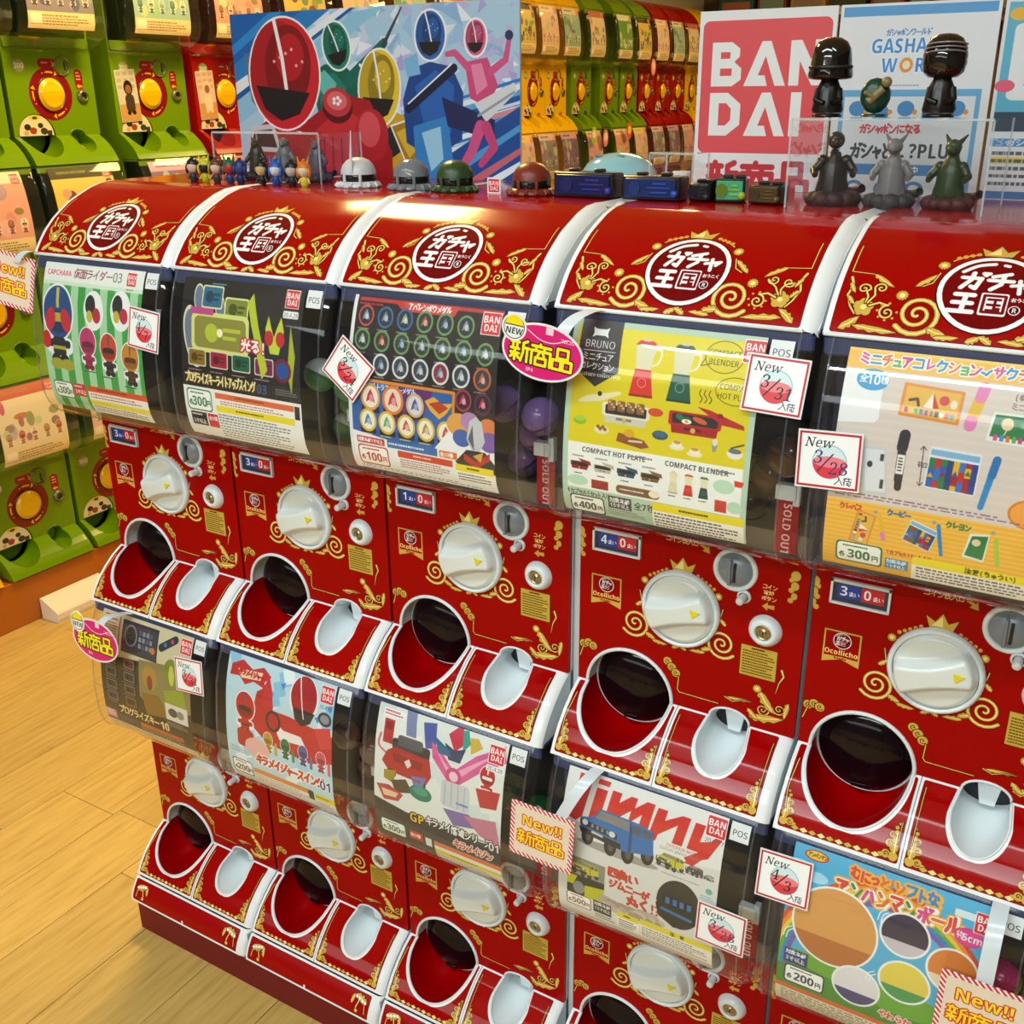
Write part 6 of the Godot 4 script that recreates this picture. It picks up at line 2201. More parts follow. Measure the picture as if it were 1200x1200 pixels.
var P := {}
func capsule_machine(at: Vector3, lid: bool, drawer: bool, card: Material, counter: Material, label: String) -> Node3D:
	var t := thing("capsule_machine", label, "capsule machine", at, 0.0, "red and gold capsule machines")
	part("body", M.body, P.white, t)
	part("bin", M.bin, P.navy, t)
	part("bin_floor", M.bin_floor, P.bin_floor, t)
	part("front_panel", M.panel, P.face, t)
	var ch := part("chute", M.chute, P.chute, t)
	part("chute_side", M.chute_sides, P.white, ch)
	part("capsule_tray", M.tray, P.red, t)
	var rim := part("hatch_rim", M.rim, P.white, t)
	rim.set_meta("label", "white ring")
	var hatch := part("capsule_hatch", M.hatch, P.smoke, t)
	hatch.set_meta("label", "smoky black domed flap")
	part("tab", M.hatch_tab, P.smoke, hatch)
	var cup := part("coin_return_cup", M.cup, P.white, t)
	part("back_plate", M.cup_back, P.dark, cup)
	part("flap", M.flap, P.white, cup)
	var dial := part("dial", M.dial_ring, P.white, t)
	var knob := part("knob", M.knob, P.knob, dial)
	knob.rotation.z = deg_to_rad(19.0)
	var ar := part("arrow", M.arrow, P.yellow, dial)
	ar.rotation.z = deg_to_rad(19.0)
	ar.set_meta("label", "yellow arrow")
	var slot := part("coin_slot", M.slot_ring, P.white, t, Vector3(.066, .068, 0))
	part("coin_plate", M.slot_dome, P.grey, slot)
	part("slot", M.slot, P.dark, slot)
	part("return_button", M.button, P.white, t, Vector3(.079, .036, 0))
	var lock := part("lock", M.lock_ring, P.white, t, Vector3(.108, -.002, 0))
	part("lock_cylinder", M.lock_core, P.brass, lock)
	part("keyhole", M.keyhole, P.dark, lock)
	var fr := part("coin_counter", M.counter_frame, P.white, t)
	part("counter_plate", M.counter, counter, fr)
	var cov := part("bin_cover", M.cover, P.clear, t)
	cov.set_meta("label", "clear bulging plastic cover")
	for xx in [X0 + .012, X1 - .014]:
		part("cover_seam", M.cover_seam, P.clear_edge, cov, Vector3(xx, 0, 0))
	part("display_card", M.card, card, t)
	part("sticker", M.pos, P.pos, t)
	part("sold_out_plate", M.sold, P.sold, t)
	part("bracket", M.bracket, P.white, t)
	if lid:
		var l := part("lid", M.lid, P.lid, t)
		l.set_meta("label", "curved red lid with gold scrolls and round emblem")
		part("lid_end", M.lid_ends, P.white, l)
	if drawer:
		var d := part("drawer", M.drawer, P.drawer, t)
		part("drawer_box", M.drawer_box, P.white, d)
	return t

func make_materials() -> void:
	P.white = mat(Color8(226, 234, 238), .28)
	P.navy = mat(Color8(50, 64, 106), .3)
	P.bin_floor = mat(Color8(122, 112, 100), .5)
	P.red = StandardMaterial3D.new()
	P.red.albedo_color = RED
	P.red.roughness = .2
	P.red.metallic_specular = .3
	P.dark = mat(Color8(22, 22, 26), .4)
	P.smoke = StandardMaterial3D.new()
	P.smoke.albedo_color = Color8(20, 8, 14)
	P.smoke.roughness = .1
	P.smoke.metallic_specular = .34
	P.grey = mat(Color8(132, 138, 148), .3)
	P.brass = mat(Color8(178, 160, 124), .3, .9)
	P.yellow = mat(Color8(232, 214, 30), .4)
	P.knob = mat(Color8(224, 230, 228), .18, 0.0, .3)
	P.clear = glass(.01)
	P.clear_edge = glass(.12, Color(.5, .55, .65), .15)
	P.lid = print_mat(art_lid(), .14, .36)
	P.face = print_mat(art_face(), .28, .22)
	P.chute = print_mat(art_chute(), .14, .36)
	P.drawer = print_mat(art_drawer(), .25, .3)
	P.pos = print_mat(art_pos(), .5)
	P.sold = print_mat(art_sold(), .5)

func plank_mats() -> Array:
	var out := []
	for i in 4:
		var n := FastNoiseLite.new()
		n.seed = 11 + i
		n.noise_type = FastNoiseLite.TYPE_SIMPLEX_SMOOTH
		n.frequency = .02
		n.fractal_octaves = 5
		n.fractal_gain = .62
		n.domain_warp_enabled = true
		n.domain_warp_amplitude = 8.0
		var tx := NoiseTexture2D.new()
		tx.noise = n
		tx.width = 512
		tx.height = 512
		tx.seamless = true
		var r := Gradient.new()
		var k: float = [1.0, .97, 1.03, .985][i]
		r.offsets = PackedFloat32Array([0.0, .3, .5, .7, 1.0])
		r.colors = PackedColorArray([Color(.70 * k, .55 * k, .28 * k), Color(.785 * k, .645 * k, .355 * k), Color(.81 * k, .67 * k, .375 * k), Color(.83 * k, .69 * k, .395 * k), Color(.86 * k, .73 * k, .43 * k)])
		tx.color_ramp = r
		var m := StandardMaterial3D.new()
		m.albedo_texture = tx
		m.roughness = .42
		m.uv1_triplanar = true
		m.uv1_world_triplanar = true
		m.uv1_scale = Vector3(5.0, 5.0, .4)
		m.uv1_offset = Vector3(i * .37, 0, i * .21)
		out.append(m)
	return out

func build_room() -> void:
	var base := structure("floor", boxmesh(Vector3(-5.0, -.06, -7.2), Vector3(3.6, -.012, 9.6)), mat(Color8(70, 46, 22), .8))
	var pm := plank_mats()
	var r := RandomNumberGenerator.new()
	r.seed = 3
	var w := .1725
	var shapes := {}
	for k in range(-11, 16):
		var x := -.12 + k * w
		var z := -6.9 + fmod(absf(k) * .37, .9)
		if k == -3: z = -.112 - 7 * .91
		if k == -2: z = -.131 - 7 * .91
		if k == -1: z = -.9 - 6 * .91
		while z < 3.5:
			var zl := .91
			if x > -1.75 and x < 2.3 and z + zl > -3.4 and z < 2.2:
				if not shapes.has(zl):
					shapes[zl] = boxmesh(Vector3(.0006, -.012, .0008), Vector3(w - .0006, 0, zl - .0008), .0006)
				part("plank", shapes[zl], pm[r.randi() % 4], base, Vector3(x, 0, z))
			z += zl
	# the part of the floor beyond the planks one can tell apart
	for q in [[-2.0, -7.2, 3.6, -4.32], [-5.0, 3.2, 3.6, 9.6], [-5.0, .3, -2.03, 3.19]]:
		part("far_boards", boxmesh(Vector3(q[0], -.012, q[1]), Vector3(q[2], -.001, q[3])), pm[0], base)
	var dim := mat(Color8(112, 102, 94), .9)
	var wall := mat(Color8(206, 206, 204), .9)
	structure("wall_left", boxmesh(Vector3(-2.1, 0, -7.2), Vector3(-1.98, 2.68, .3)), wall)
	structure("wall_corner", boxmesh(Vector3(-5.0, 0, .2), Vector3(-2.1, 2.68, .3)), wall)
	structure("wall_far_left", boxmesh(Vector3(-5.1, 0, .2), Vector3(-5.0, 2.68, 9.6)), dim)
	structure("wall_right", boxmesh(Vector3(3.6, 0, -7.2), Vector3(3.72, 2.68, 9.6)), dim)
	structure("wall_back", boxmesh(Vector3(-2.1, 0, -7.3), Vector3(3.72, 2.68, -7.2)), mat(Color8(96, 84, 74), .9))
	structure("wall_front", boxmesh(Vector3(-5.1, 0, 9.6), Vector3(3.72, 2.68, 9.7)), dim)
	structure("ceiling", boxmesh(Vector3(-5.1, 2.68, -7.3), Vector3(3.72, 2.75, 9.7)), mat(Color8(226, 224, 218), .9))

func build_row() -> void:
	var cards := [[card_stripes(), card_keys(), card_medals(), card_kitchen(), card_stationery()], [card_keys_ten(), card_swing(), card_vehicles(), card_cars(), card_balls()]]
	var say := [[
		"upper red machine at the left end, green striped card of round-headed toys",
		"upper red machine second from the left, black card with yellow-green key toys",
		"upper red machine in the middle, dark card with rows of round medals",
		"upper red machine with a yellow card of toy blenders and hot plates",
		"upper red machine at the right end, card of miniature crayons and pens"], [
		"lower red machine at the left end, dark card with a black cassette-like toy",
		"lower red machine second from the left, pale blue card with red figures",
		"lower red machine in the middle, card with a red toy vehicle and pink wings",
		"lower red machine with a white card of blue off-road cars",
		"lower red machine at the right end, sky blue card with round soft balls and rainbow"]]
	var counters := [art_counter("3", "0"), art_counter("1", "0"), art_counter("4", "0")]
	var which := [[0, 0, 1, 2, 0], [0, 0, 0, 2, 0]]
	var cm := counters.map(func(c): return print_mat(c, .3))
	for row in 2:
		for i in 5:
			capsule_machine(Vector3(ROW[i], UP - row * TIER, 0), row == 0, row == 1, print_mat(cards[row][i], .35), cm[which[row][i]], say[row][i])
	# plinth
	var t := thing("plinth", "long dark red plinth board under the lower row of red machines", "plinth", Vector3(0, 0, 0))
	part("board", boxmesh(Vector3(-.131, 0, .08), Vector3(1.36, .062, .096), .002), mat(Color8(112, 2, 6), .65), t)
	part("side_board", boxmesh(Vector3(-.131, 0, -.33), Vector3(-.119, .062, .08), .002), mat(Color8(112, 2, 6), .65), t)
	# strip that fills the gap between the third and the fourth machine
	var f := thing("filler_strip", "narrow white upright strip between the third and fourth machines", "strip", Vector3(.7595, .062, 0))
	part("strip", boxmesh(Vector3(-.0045, 0, -.3), Vector3(.0045, 1.22, -.012), .001), mat(Color8(206, 210, 214), .35), f)


const ORD := ["first", "second", "third", "fourth", "fifth", "sixth", "seventh", "eighth", "ninth", "tenth"]
var far := {}
func toy_machine(color: String, at: Vector3, narrow: bool, lid: bool, card: Material, label: String, group: String) -> void:
	var t := thing("toy_machine", label, "capsule machine", at, PI / 2, group)
	if narrow:
		t.scale.x = .77
	var m: Dictionary = far[color]
	part("body", M.body, m.plain, t)
	part("bin", M.bin, m.inner, t)
	part("bin_floor", M.bin_floor, m.inner, t)
	part("front_panel", M.panel, m.face, t)
	part("chute", M.chute, m.gloss, t)
	part("chute_side", M.chute_sides, m.gloss, t)
	part("capsule_tray", M.tray, m.gloss, t)
	part("tray_back", M.hatch_back, m.inner, t)
	part("hatch", M.half, far.hatch, t)
	var cup := part("coin_return_cup", M.cup, m.gloss, t)
	part("back_plate", M.cup_back, m.inner, cup)
	part("flap", M.flap, m.gloss, cup)
	var dial := part("dial", M.toy_ring, m.ring, t, Vector3(0, -.024, 0))
	part("knob", M.toy_knob, far.knob, dial)
	var slot := part("coin_slot", M.slot_ring, far.metal, t, Vector3(.05, .052, 0))
	part("slot", M.slot, P.dark, slot)
	part("lock", M.lock_ring, far.metal, t, Vector3(.108, -.03, 0))
	part("bin_cover", M.cover, P.clear, t)
	part("display_card", M.card, card, t)
	part("bracket", M.bracket, P.white, t)
	if lid:
		var l := part("lid", M.lid, m.gloss, t)
		part("lid_end", M.lid_ends, m.gloss, l)

func build_far_wall() -> void:
	far.hatch = print_mat(art_hatch(), .4)
	far.knob = mat(Color8(236, 186, 10), .22, 0.0, .4)
	far.metal = mat(Color8(120, 118, 96), .35, .6)
	var disc_red := Color8(126, 14, 22)
	for q in [["green", Color8(104, 142, 4), disc_red], ["red", Color8(152, 10, 12), Color8(128, 8, 12)], ["yellow", Color8(228, 184, 6), disc_red]]:
		far[q[0]] = {"plain": mat(q[1], .35), "gloss": mat(q[1], .2), "inner": mat(q[1], .5), "face": print_mat(art_toy_face(q[1], q[2]), .3), "ring": mat(q[2].darkened(.2), .3)}
	var cards := []
	for i in 10:
		cards.append(print_mat(card_generic(i), .4))
	var cols := [[-.40, "yellow"], [-.725, "green"], [-1.035, "green"], [-1.40, "green"], [-1.73, "red"]]
	var tier_name := ["top", "middle", "bottom"]
	var n := 0
	for i in cols.size():
		for tier in 3:
			var color: String = cols[i][1] if not (i == 0 and tier < 2) else "green"
			toy_machine(color, Vector3(-1.52, UP + .63 - tier * TIER, cols[i][0]), false, tier == 0, cards[(n * 3 + tier * 4) % 10], "%s machine, far wall %s tier, %s column from the left edge" % [color, tier_name[tier], ORD[i]], "machines of the far wall left of the poster")
			n += 1
	var hid := [[-2.06, "red"], [-2.38, "red"], [-2.70, "yellow"], [-3.02, "yellow"], [-3.335, "yellow"]]
	for i in hid.size():
		for tier in 2:
			toy_machine(hid[i][1], Vector3(-1.52, UP + .63 - tier * TIER, hid[i][0]), false, tier == 0, cards[(n * 3 + tier * 4) % 10], "%s machine of the far wall standing behind the big blue poster" % hid[i][1], "machines hidden behind the poster")
			n += 1
	var rights := [[-3.605, "yellow"], [-3.835, "yellow"], [-4.065, "yellow"], [-4.35, "green"], [-4.69, "green"], [-4.945, "green"], [-5.20, "red"], [-5.44, "red"], [-5.675, "red"], [-5.91, "yellow"], [-6.15, "yellow"]]
	for i in rights.size():
		for tier in 2:
			var color: String = rights[i][1]
			var say := "%s machine, far wall %s tier, %s to the right of the blue poster" % [color, tier_name[tier], ORD[i - 1]] if i > 0 else "yellow machine, far wall %s tier, half hidden by the poster's right edge" % tier_name[tier]
			if i == 10:
				say = "yellow machine, far wall %s tier, farthest one behind the red square sign" % tier_name[tier]
			toy_machine(color, Vector3(-1.52, UP + .63 - tier * TIER, rights[i][0]), true, tier == 0, cards[(n * 3 + tier * 4) % 10], say, "machines of the far wall right of the poster")
			n += 1
	# snapshots taped beside two dials, small tags hung from the chutes
	for q in [[-1.40, Color8(200, 198, 190), Color8(34, 30, 32), Color8(70, 56, 50), "snapshot of a dark dressed doll taped beside a green machine's dial"], [-1.73, Color8(214, 190, 178), Color8(232, 196, 190), Color8(224, 206, 192), "snapshot of a pale dressed doll taped beside a red machine's dial"]]:
		var pc := thing("photo_card", q[4], "card", Vector3(-1.5185, UP + .63 - .03, q[0] + .088), PI / 2)
		pc.rotation.z = .06
		var pb := MB.new()
		pb.quad(Vector3(-.038, .075, .0008), Vector3(.038, .075, .0008), Vector3(.038, -.075, .0008), Vector3(-.038, -.075, .0008))
		part("print", pb.done(), print_mat(art_photo(q[1], q[2], q[3]), .3), pc)
		part("sheet", boxmesh(Vector3(-.039, -.076, -.0006), Vector3(.039, .076, .0004)), P.white, pc)
	for q in [[-4.28, -.245, Color8(170, 196, 90), Color8(240, 236, 220), "pale green oval tag hung under the first green machine of the right group"], [-4.42, -.262, Color8(232, 140, 150), Color8(246, 226, 214), "pink tag hung under the first green machine of the right group"], [-4.72, -.235, Color8(226, 90, 60), Color8(244, 214, 90), "orange and yellow tag hung under the second green machine of the right group"], [-5.02, .105, Color8(234, 150, 150), Color8(240, 200, 190), "pink tag hung before the top covers of the right group"]]:
		var tg := thing("hang_tag", q[4], "tag", Vector3(-1.398, UP + .63 + q[1], q[0]), PI / 2)
		var tb := MB.new()
		tb.slab(disc(0, 0, .03, .045, 20), -.0008, .0008)
		part("card", tb.done(), mat(q[2], .4), tg)
		tb = MB.new()
		tb.slab(disc(0, .006, .02, .022, 16), .0008, .0016)
		part("disc", tb.done(), mat(q[3], .4), tg)
		part("strip", boxmesh(Vector3(-.005, .04, -.012), Vector3(.005, .041, .0)), mat(Color8(220, 224, 226), .3), tg)
	# orange-brown base under the far wall
	var t := thing("base_board", "orange brown base board under the green machines of the far wall", "base board", Vector3(-1.455, 0, -3.2))
	part("board", boxmesh(Vector3(-.02, 0, -3.2), Vector3(0, .15, 3.1), .003), mat(Color8(178, 98, 22), .45), t)
	part("top_board", boxmesh(Vector3(-.42, .13, -3.2), Vector3(-.02, .15, 3.1), .003), mat(Color8(178, 98, 22), .45), t)
	# white block on the floor
	var f := thing("foam_block", "white wedge-topped block on the floor against the base of the green machines", "block", Vector3(-1.452, 0, -.76))
	var b := MB.new()
	b.x = Transform3D(Basis(), Vector3.ZERO)
	b.slab(PackedVector2Array([Vector2(0, 0), Vector2(.075, 0), Vector2(.078, .012), Vector2(.078, .030), Vector2(.074, .036), Vector2(.012, .066), Vector2(0, .068)]), -.12, .1)
	part("block", b.done(), mat(Color8(238, 228, 212), .6), f)
	# shelf with goods high on the back wall
	var s := thing("wall_shelf", "long brown shelf high on the back wall", "shelf", Vector3(.2, 1.92, -7.2))
	part("board", boxmesh(Vector3(-2.1, 0, .0), Vector3(2.6, .03, .35), .003), mat(Color8(84, 60, 40), .6), s)
	for k in 9:
		part("support", boxmesh(Vector3(-2.0 + k * .55, -.12, .0), Vector3(-1.98 + k * .55, 0, .28), .003), mat(Color8(60, 44, 32), .6), s)
	var r := RandomNumberGenerator.new()
	r.seed = 21
	var pal := ["1f5f5c", "7a3a26", "b08a3c", "2a3c30", "8c2c24", "3c6a78", "5c4a30", "c0a070", "2c2a38"]
	var xx := -1.75
	var i2 := 0
	while xx < 2.5:
		var w := r.randf_range(.12, .26)
		var hh := r.randf_range(.14, .32)
		var o := thing("goods_box", "%s box in the %s half of the high shelf on the back wall" % [["teal", "rust", "ochre", "dark green", "red", "blue grey", "brown", "tan", "black"][i2 % 9], "left" if i2 < 9 else "right"], "box", Vector3(xx, 1.951, -7.02), 0, "boxes on the high shelf")
		part("carton", boxmesh(Vector3(0, 0, -.1), Vector3(w, hh, .1), .004), mat(h(pal[i2 % 9]), .6), o)
		part("label_strip", boxmesh(Vector3(w * .1, hh * .35, .1), Vector3(w * .9, hh * .7, .102)), mat(h(pal[(i2 + 4) % 9]).lightened(.3), .6), o)
		xx += w + .03
		i2 += 1

# ---------------------------------------------------------------- things standing on top of the row
const TOP := UP + .4712

func board(called: String, label: String, cat: String, lo: Vector2, hi: Vector2, z: float, tex: Texture2D, crop: float) -> void:
	var t := thing(called, label, cat, Vector3(lo.x, TOP, z))
	var w := hi.x - lo.x
	var hgt := hi.y - .4712
	var b := MB.new()
	b.quad(Vector3(0, hgt, .0032), Vector3(w, hgt, .0032), Vector3(w, 0, .0032), Vector3(0, 0, .0032), Rect2(0, 0, 1, crop))
	part("print", b.done(), print_mat(tex, .35), t)
	part("panel", boxmesh(Vector3(0, 0, -.002), Vector3(w, hgt, .003), .0008), mat(Color8(226, 230, 236), .5), t)

func acrylic_case(label: String, lo: Vector3, hi: Vector3) -> void:
	var t := thing("display_case", label, "display case", Vector3(lo.x, TOP, lo.z))
	var d := Vector3(hi.x - lo.x, hi.y - .4712, hi.z - lo.z)
	var g := glass(.008, Color(.95, 1, .98))
	var e := .002
	for q in [["front_pane", Vector3(0, 0, d.z), Vector3(d.x, 0, 0), Vector3(0, d.y, 0)], ["back_pane", Vector3(0, 0, e), Vector3(d.x, 0, 0), Vector3(0, d.y, 0)], ["side_pane", Vector3(e, 0, 0), Vector3(0, 0, d.z), Vector3(0, d.y, 0)], ["side_pane", Vector3(d.x, 0, 0), Vector3(0, 0, d.z), Vector3(0, d.y, 0)], ["top_pane", Vector3(0, d.y, d.z), Vector3(d.x, 0, 0), Vector3(0, 0, -d.z)]]:
		var b := MB.new()
		b.quad(q[1] + q[3], q[1] + q[2] + q[3], q[1] + q[2], q[1])
		part(q[0], b.done(), g, t)
	for q in [[0.0, 0.0], [1.0, 0.0], [0.0, 1.0], [1.0, 1.0]]:
		part("edge", boxmesh(Vector3(q[0] * d.x - .0012, 0, q[1] * d.z - .0012), Vector3(q[0] * d.x + .0012, d.y, q[1] * d.z + .0012), .0004), glass(.35, Color(.85, .92, .95), .15), t)
	part("top_edge", boxmesh(Vector3(0, d.y - .001, d.z - .001), Vector3(d.x, d.y + .002, d.z + .0012), .0004), glass(.35, Color(.85, .92, .95), .15), t)

func doll(at: Vector3, label: String, hair: Color, face: Color, body: Color, ears: bool, s := 1.0) -> void:   # a tiny big-headed figure
	var t := thing("mini_figure", label, "figurine", at, 0.35, "tiny figures in a row on the first red lids")
	var b := MB.new()
	b.ball(Vector3(0, .022, 0) * s, Vector3(.0095, .0105, .009) * s, 14)
	part("head", b.done(), mat(face, .4), t)
	b = MB.new()
	b.ball(Vector3(0, .0245, -.0015) * s, Vector3(.0105, .0108, .0098) * s, 14)
	b.ball(Vector3(0, .035, -.001) * s, Vector3(.0035, .0035, .0035) * s, 8)
	for q in [-1.0, 1.0]:
		b.ball(Vector3(q * .0088, .019, .002) * s, Vector3(.003, .008, .004) * s, 8)
		if ears:
			b.rod(Vector3(q * .006, .03, 0) * s, Vector3(q * .009, .042, 0) * s, .0028 * s, .0006 * s, 8)
	part("hair", b.done(), mat(hair, .35), t)
	b = MB.new()
	b.turn([[.0001, .014], [.0045, .0135], [.006, .009], [.0065, .004], [.005, .0]], 12)
	for q in [-1.0, 1.0]:
		b.rod(Vector3(q * .005, .011, 0), Vector3(q * .009, .004, .003), .0018, .0014, 8)
	part("body", b.done(), mat(body, .4), t)

func helmet(at: Vector3, label: String, m: Material, dark: Material, horn: Material) -> void:   # a toy dome helmet with a dark visor and a brim
	var t := thing("toy_helmet", label, "toy helmet", at, .3)
	var b := MB.new()
	b.turn([[.0001, .041], [.008, .0405], [.016, .037], [.022, .031], [.025, .024], [.0258, .018]], 28)
	part("dome", b.done(), m, t)
	b = MB.new()
	b.turn([[.0245, .0182], [.0252, .0172], [.0252, .0085], [.0245, .0075]], 28)
	part("visor", b.done(), dark, t)
	b = MB.new()
	b.turn([[.0262, .0086], [.031, .006], [.0335, .002], [.033, 0.0], [.024, 0.0]], 28)
	for i in 7:
		var a := -1.3 + i * .43
		b.rod(Vector3(sin(a) * .029, .006, cos(a) * .029), Vector3(sin(a) * .034, .001, cos(a) * .034), .0035, .003, 8)
	part("brim", b.done(), m, t)
	for q in [-1.0, 1.0]:
		b = MB.new()
		b.box(Vector3(q * .012 - .0022, .0075, .0225), Vector3(q * .012 + .0022, .0185, .0262), .001)
		part("visor_post", b.done(), m, t)
	if horn:
		b = MB.new()
		b.box(Vector3(-.002, .02, .0225), Vector3(.002, .047, .0265), .001)
		b.rod(Vector3(0, .046, .0245), Vector3(0, .078, .021), .002, .0006, 8)
		part("fin", b.done(), horn, t)

func statue(at: Vector3, label: String, c1: Color, c2: Color, kind: int, turn := 0.3, s := 1.0) -> void:   # a small sculpted monster-like statue on a rocky base
	var t := thing("statue", label, "figurine", at, turn)
	var rr := RandomNumberGenerator.new()
	rr.seed = kind
	var b := MB.new()
	for i in 9:
		var a := TAU * i / 9
		b.ball(Vector3(cos(a) * .018, .006, sin(a) * .014) * s, Vector3(.011, .008, .01) * s * rr.randf_range(.7, 1.2), 8)
	b.ball(Vector3(0, .007, 0) * s, Vector3(.022, .008, .018) * s, 12)
	part("base", b.done(), mat(c2, .6), t)
	b = MB.new()
	b.turn([[.0001, .060], [.0055, .059], [.0072, .053], [.0112, .047], [.0138, .039], [.0142, .029], [.0165, .017], [.015, .009], [.004, .007]], 16, Vector3.ZERO, s, s * .9)
	for q in [-1.0, 1.0]:
		b.ball(Vector3(q * .0115, .043, .001) * s, Vector3(.006, .006, .006) * s, 10)
		b.rod(Vector3(q * .012, .043, .001) * s, Vector3(q * .019, .034, .005) * s, .0048 * s, .0042 * s)
		b.ball(Vector3(q * .019, .034, .005) * s, Vector3(.0043, .0043, .0043) * s, 8)
		b.rod(Vector3(q * .019, .034, .005) * s, Vector3(q * .018, .030, .015) * s, .0042 * s, .003 * s)
		b.rod(Vector3(q * .008, .02, .002) * s, Vector3(q * .010, .008, .005) * s, .0075 * s, .0065 * s)
	part("body", b.done(), mat(c1, .35), t)
	b = MB.new()
	b.ball(Vector3(0, .0625, .002) * s, Vector3(.0085, .0085, .0095) * s, 12)
	b.ball(Vector3(0, .0605, .009) * s, Vector3(.0055, .0045, .006) * s, 10)
	if kind % 3 != 0:
		for q in [-1.0, 1.0]:
			b.rod(Vector3(q * .005, .067, 0) * s, Vector3(q * .011, .075, -.005) * s, .003 * s, .0008 * s, 8)
	part("head", b.done(), mat(c1.lightened(.06), .35), t)
	b = MB.new()
	for i in 6:
		b.rod(Vector3(0, .058 - i * .0075, -.009 - i * .0008) * s, Vector3(0, .064 - i * .0075, -.021) * s, .0042 * s, .0008 * s, 6)
	b.tube([Vector3(0, .018, -.012) * s, Vector3(.01, .012, -.02) * s, Vector3(.022, .012, -.018) * s, Vector3(.03, .016, -.008) * s], .0046 * s, 8)
	part("spines_and_tail", b.done(), mat(c2.lightened(.08), .4), t)

func cloaked(at: Vector3, label: String, c: Color, trim: Color, bands: bool) -> void:   # a big-headed cloaked figure on a round stand
	var t := thing("cloaked_figure", label, "figurine", at, .25)
	var b := MB.new()
	b.turn([[.0001, .004], [.015, .004], [.0165, .0025], [.0165, 0.0], [.0001, 0.0]], 24)
	part("stand", b.done(), mat(Color8(20, 20, 22), .2), t)
	b = MB.new()
	b.turn([[.0001, .048], [.0085, .046], [.0095, .038], [.0125, .032], [.0145, .024], [.016, .016], [.0175, .008], [.016, .0045]], 20, Vector3.ZERO, 1.0, .8)
	for q in [-1.0, 1.0]:
		b.rod(Vector3(q * .011, .029, .003), Vector3(q * .013, .018, .010), .004, .0034)
		b.rod(Vector3(q * .013, .018, .010), Vector3(q * .004, .015, .015), .0034, .0028)
	part("cloak", b.done(), mat(c, .3), t)
	b = MB.new()
	if bands:
		b.turn([[.0001, .083], [.009, .082], [.016, .078], [.0205, .071], [.0225, .062], [.0225, .053], [.0205, .045], [.015, .040], [.006, .039]], 24, Vector3.ZERO, 1.0, .95)
	else:
		b.turn([[.0001, .083], [.009, .082], [.016, .078], [.0202, .071], [.0218, .062], [.0228, .053], [.0248, .044], [.0238, .0405], [.016, .039], [.006, .039]], 24, Vector3.ZERO, 1.0, .95)
	part("head", b.done(), mat(c, .08, 0.0, .6), t)
	b = MB.new()
	if bands:
		for i in 3:
			var row := []
			for k in 13:
				var a := -1.1 + 2.2 * k / 12
				row.append(Vector3(sin(a) * .0225, .062 + .004 * i + .004 * cos(a), cos(a) * .0216))
			b.tube(row, .0009, 6)
	else:
		var row := []
		for k in 13:
			var a := -1.2 + 2.4 * k / 12
			row.append(Vector3(sin(a) * .0236, .052, cos(a) * .0226))
		b.tube(row, .0022, 8)
	part("face_plate", b.done(), mat(trim, .15, .4 if bands else 0.0), t)

func gadget(at: Vector3, label: String, w: float, hgt: float, d: float, shell: Color, panel: Color, mark: Color, turn := 0.0) -> void:
	var t := thing("toy_gadget", label, "toy", at, turn)
	part("case", boxmesh(Vector3(0, 0, -d), Vector3(w, hgt, 0), .002), mat(shell, .3), t)
	part("panel", boxmesh(Vector3(w * .06, hgt * .12, 0), Vector3(w * .94, hgt * .9, .0022), .0008), mat(panel, .25), t)
	var b := MB.new()
	b.slab(disc(w * .24, hgt * .5, hgt * .26, hgt * .3, 16), .002, .0032)
	part("emblem_disc", b.done(), mat(mark.darkened(.35), .3), t)
	for q in [[.5, .3, .8, .38], [.45, .5, .85, .56], [.55, .66, .78, .74]]:
		part("ridge", boxmesh(Vector3(w * q[0], hgt * q[1], .002), Vector3(w * q[2], hgt * q[3], .0034), .0004), mat(mark, .3), t)
	b = MB.new()
	b.lathe([[hgt * .16, 0.0], [hgt * .16, .004], [hgt * .1, .006], [.0001, .006]], 16, Vector3(w * .92, hgt * .3, .001))
	part("knob", b.done(), mat(mark, .3), t)
	for q in [.2, .62]:
		part("stud", boxmesh(Vector3(w * q, hgt, -d * .7), Vector3(w * q + .012, hgt + .004, -d * .3), .001), mat(shell, .3), t)

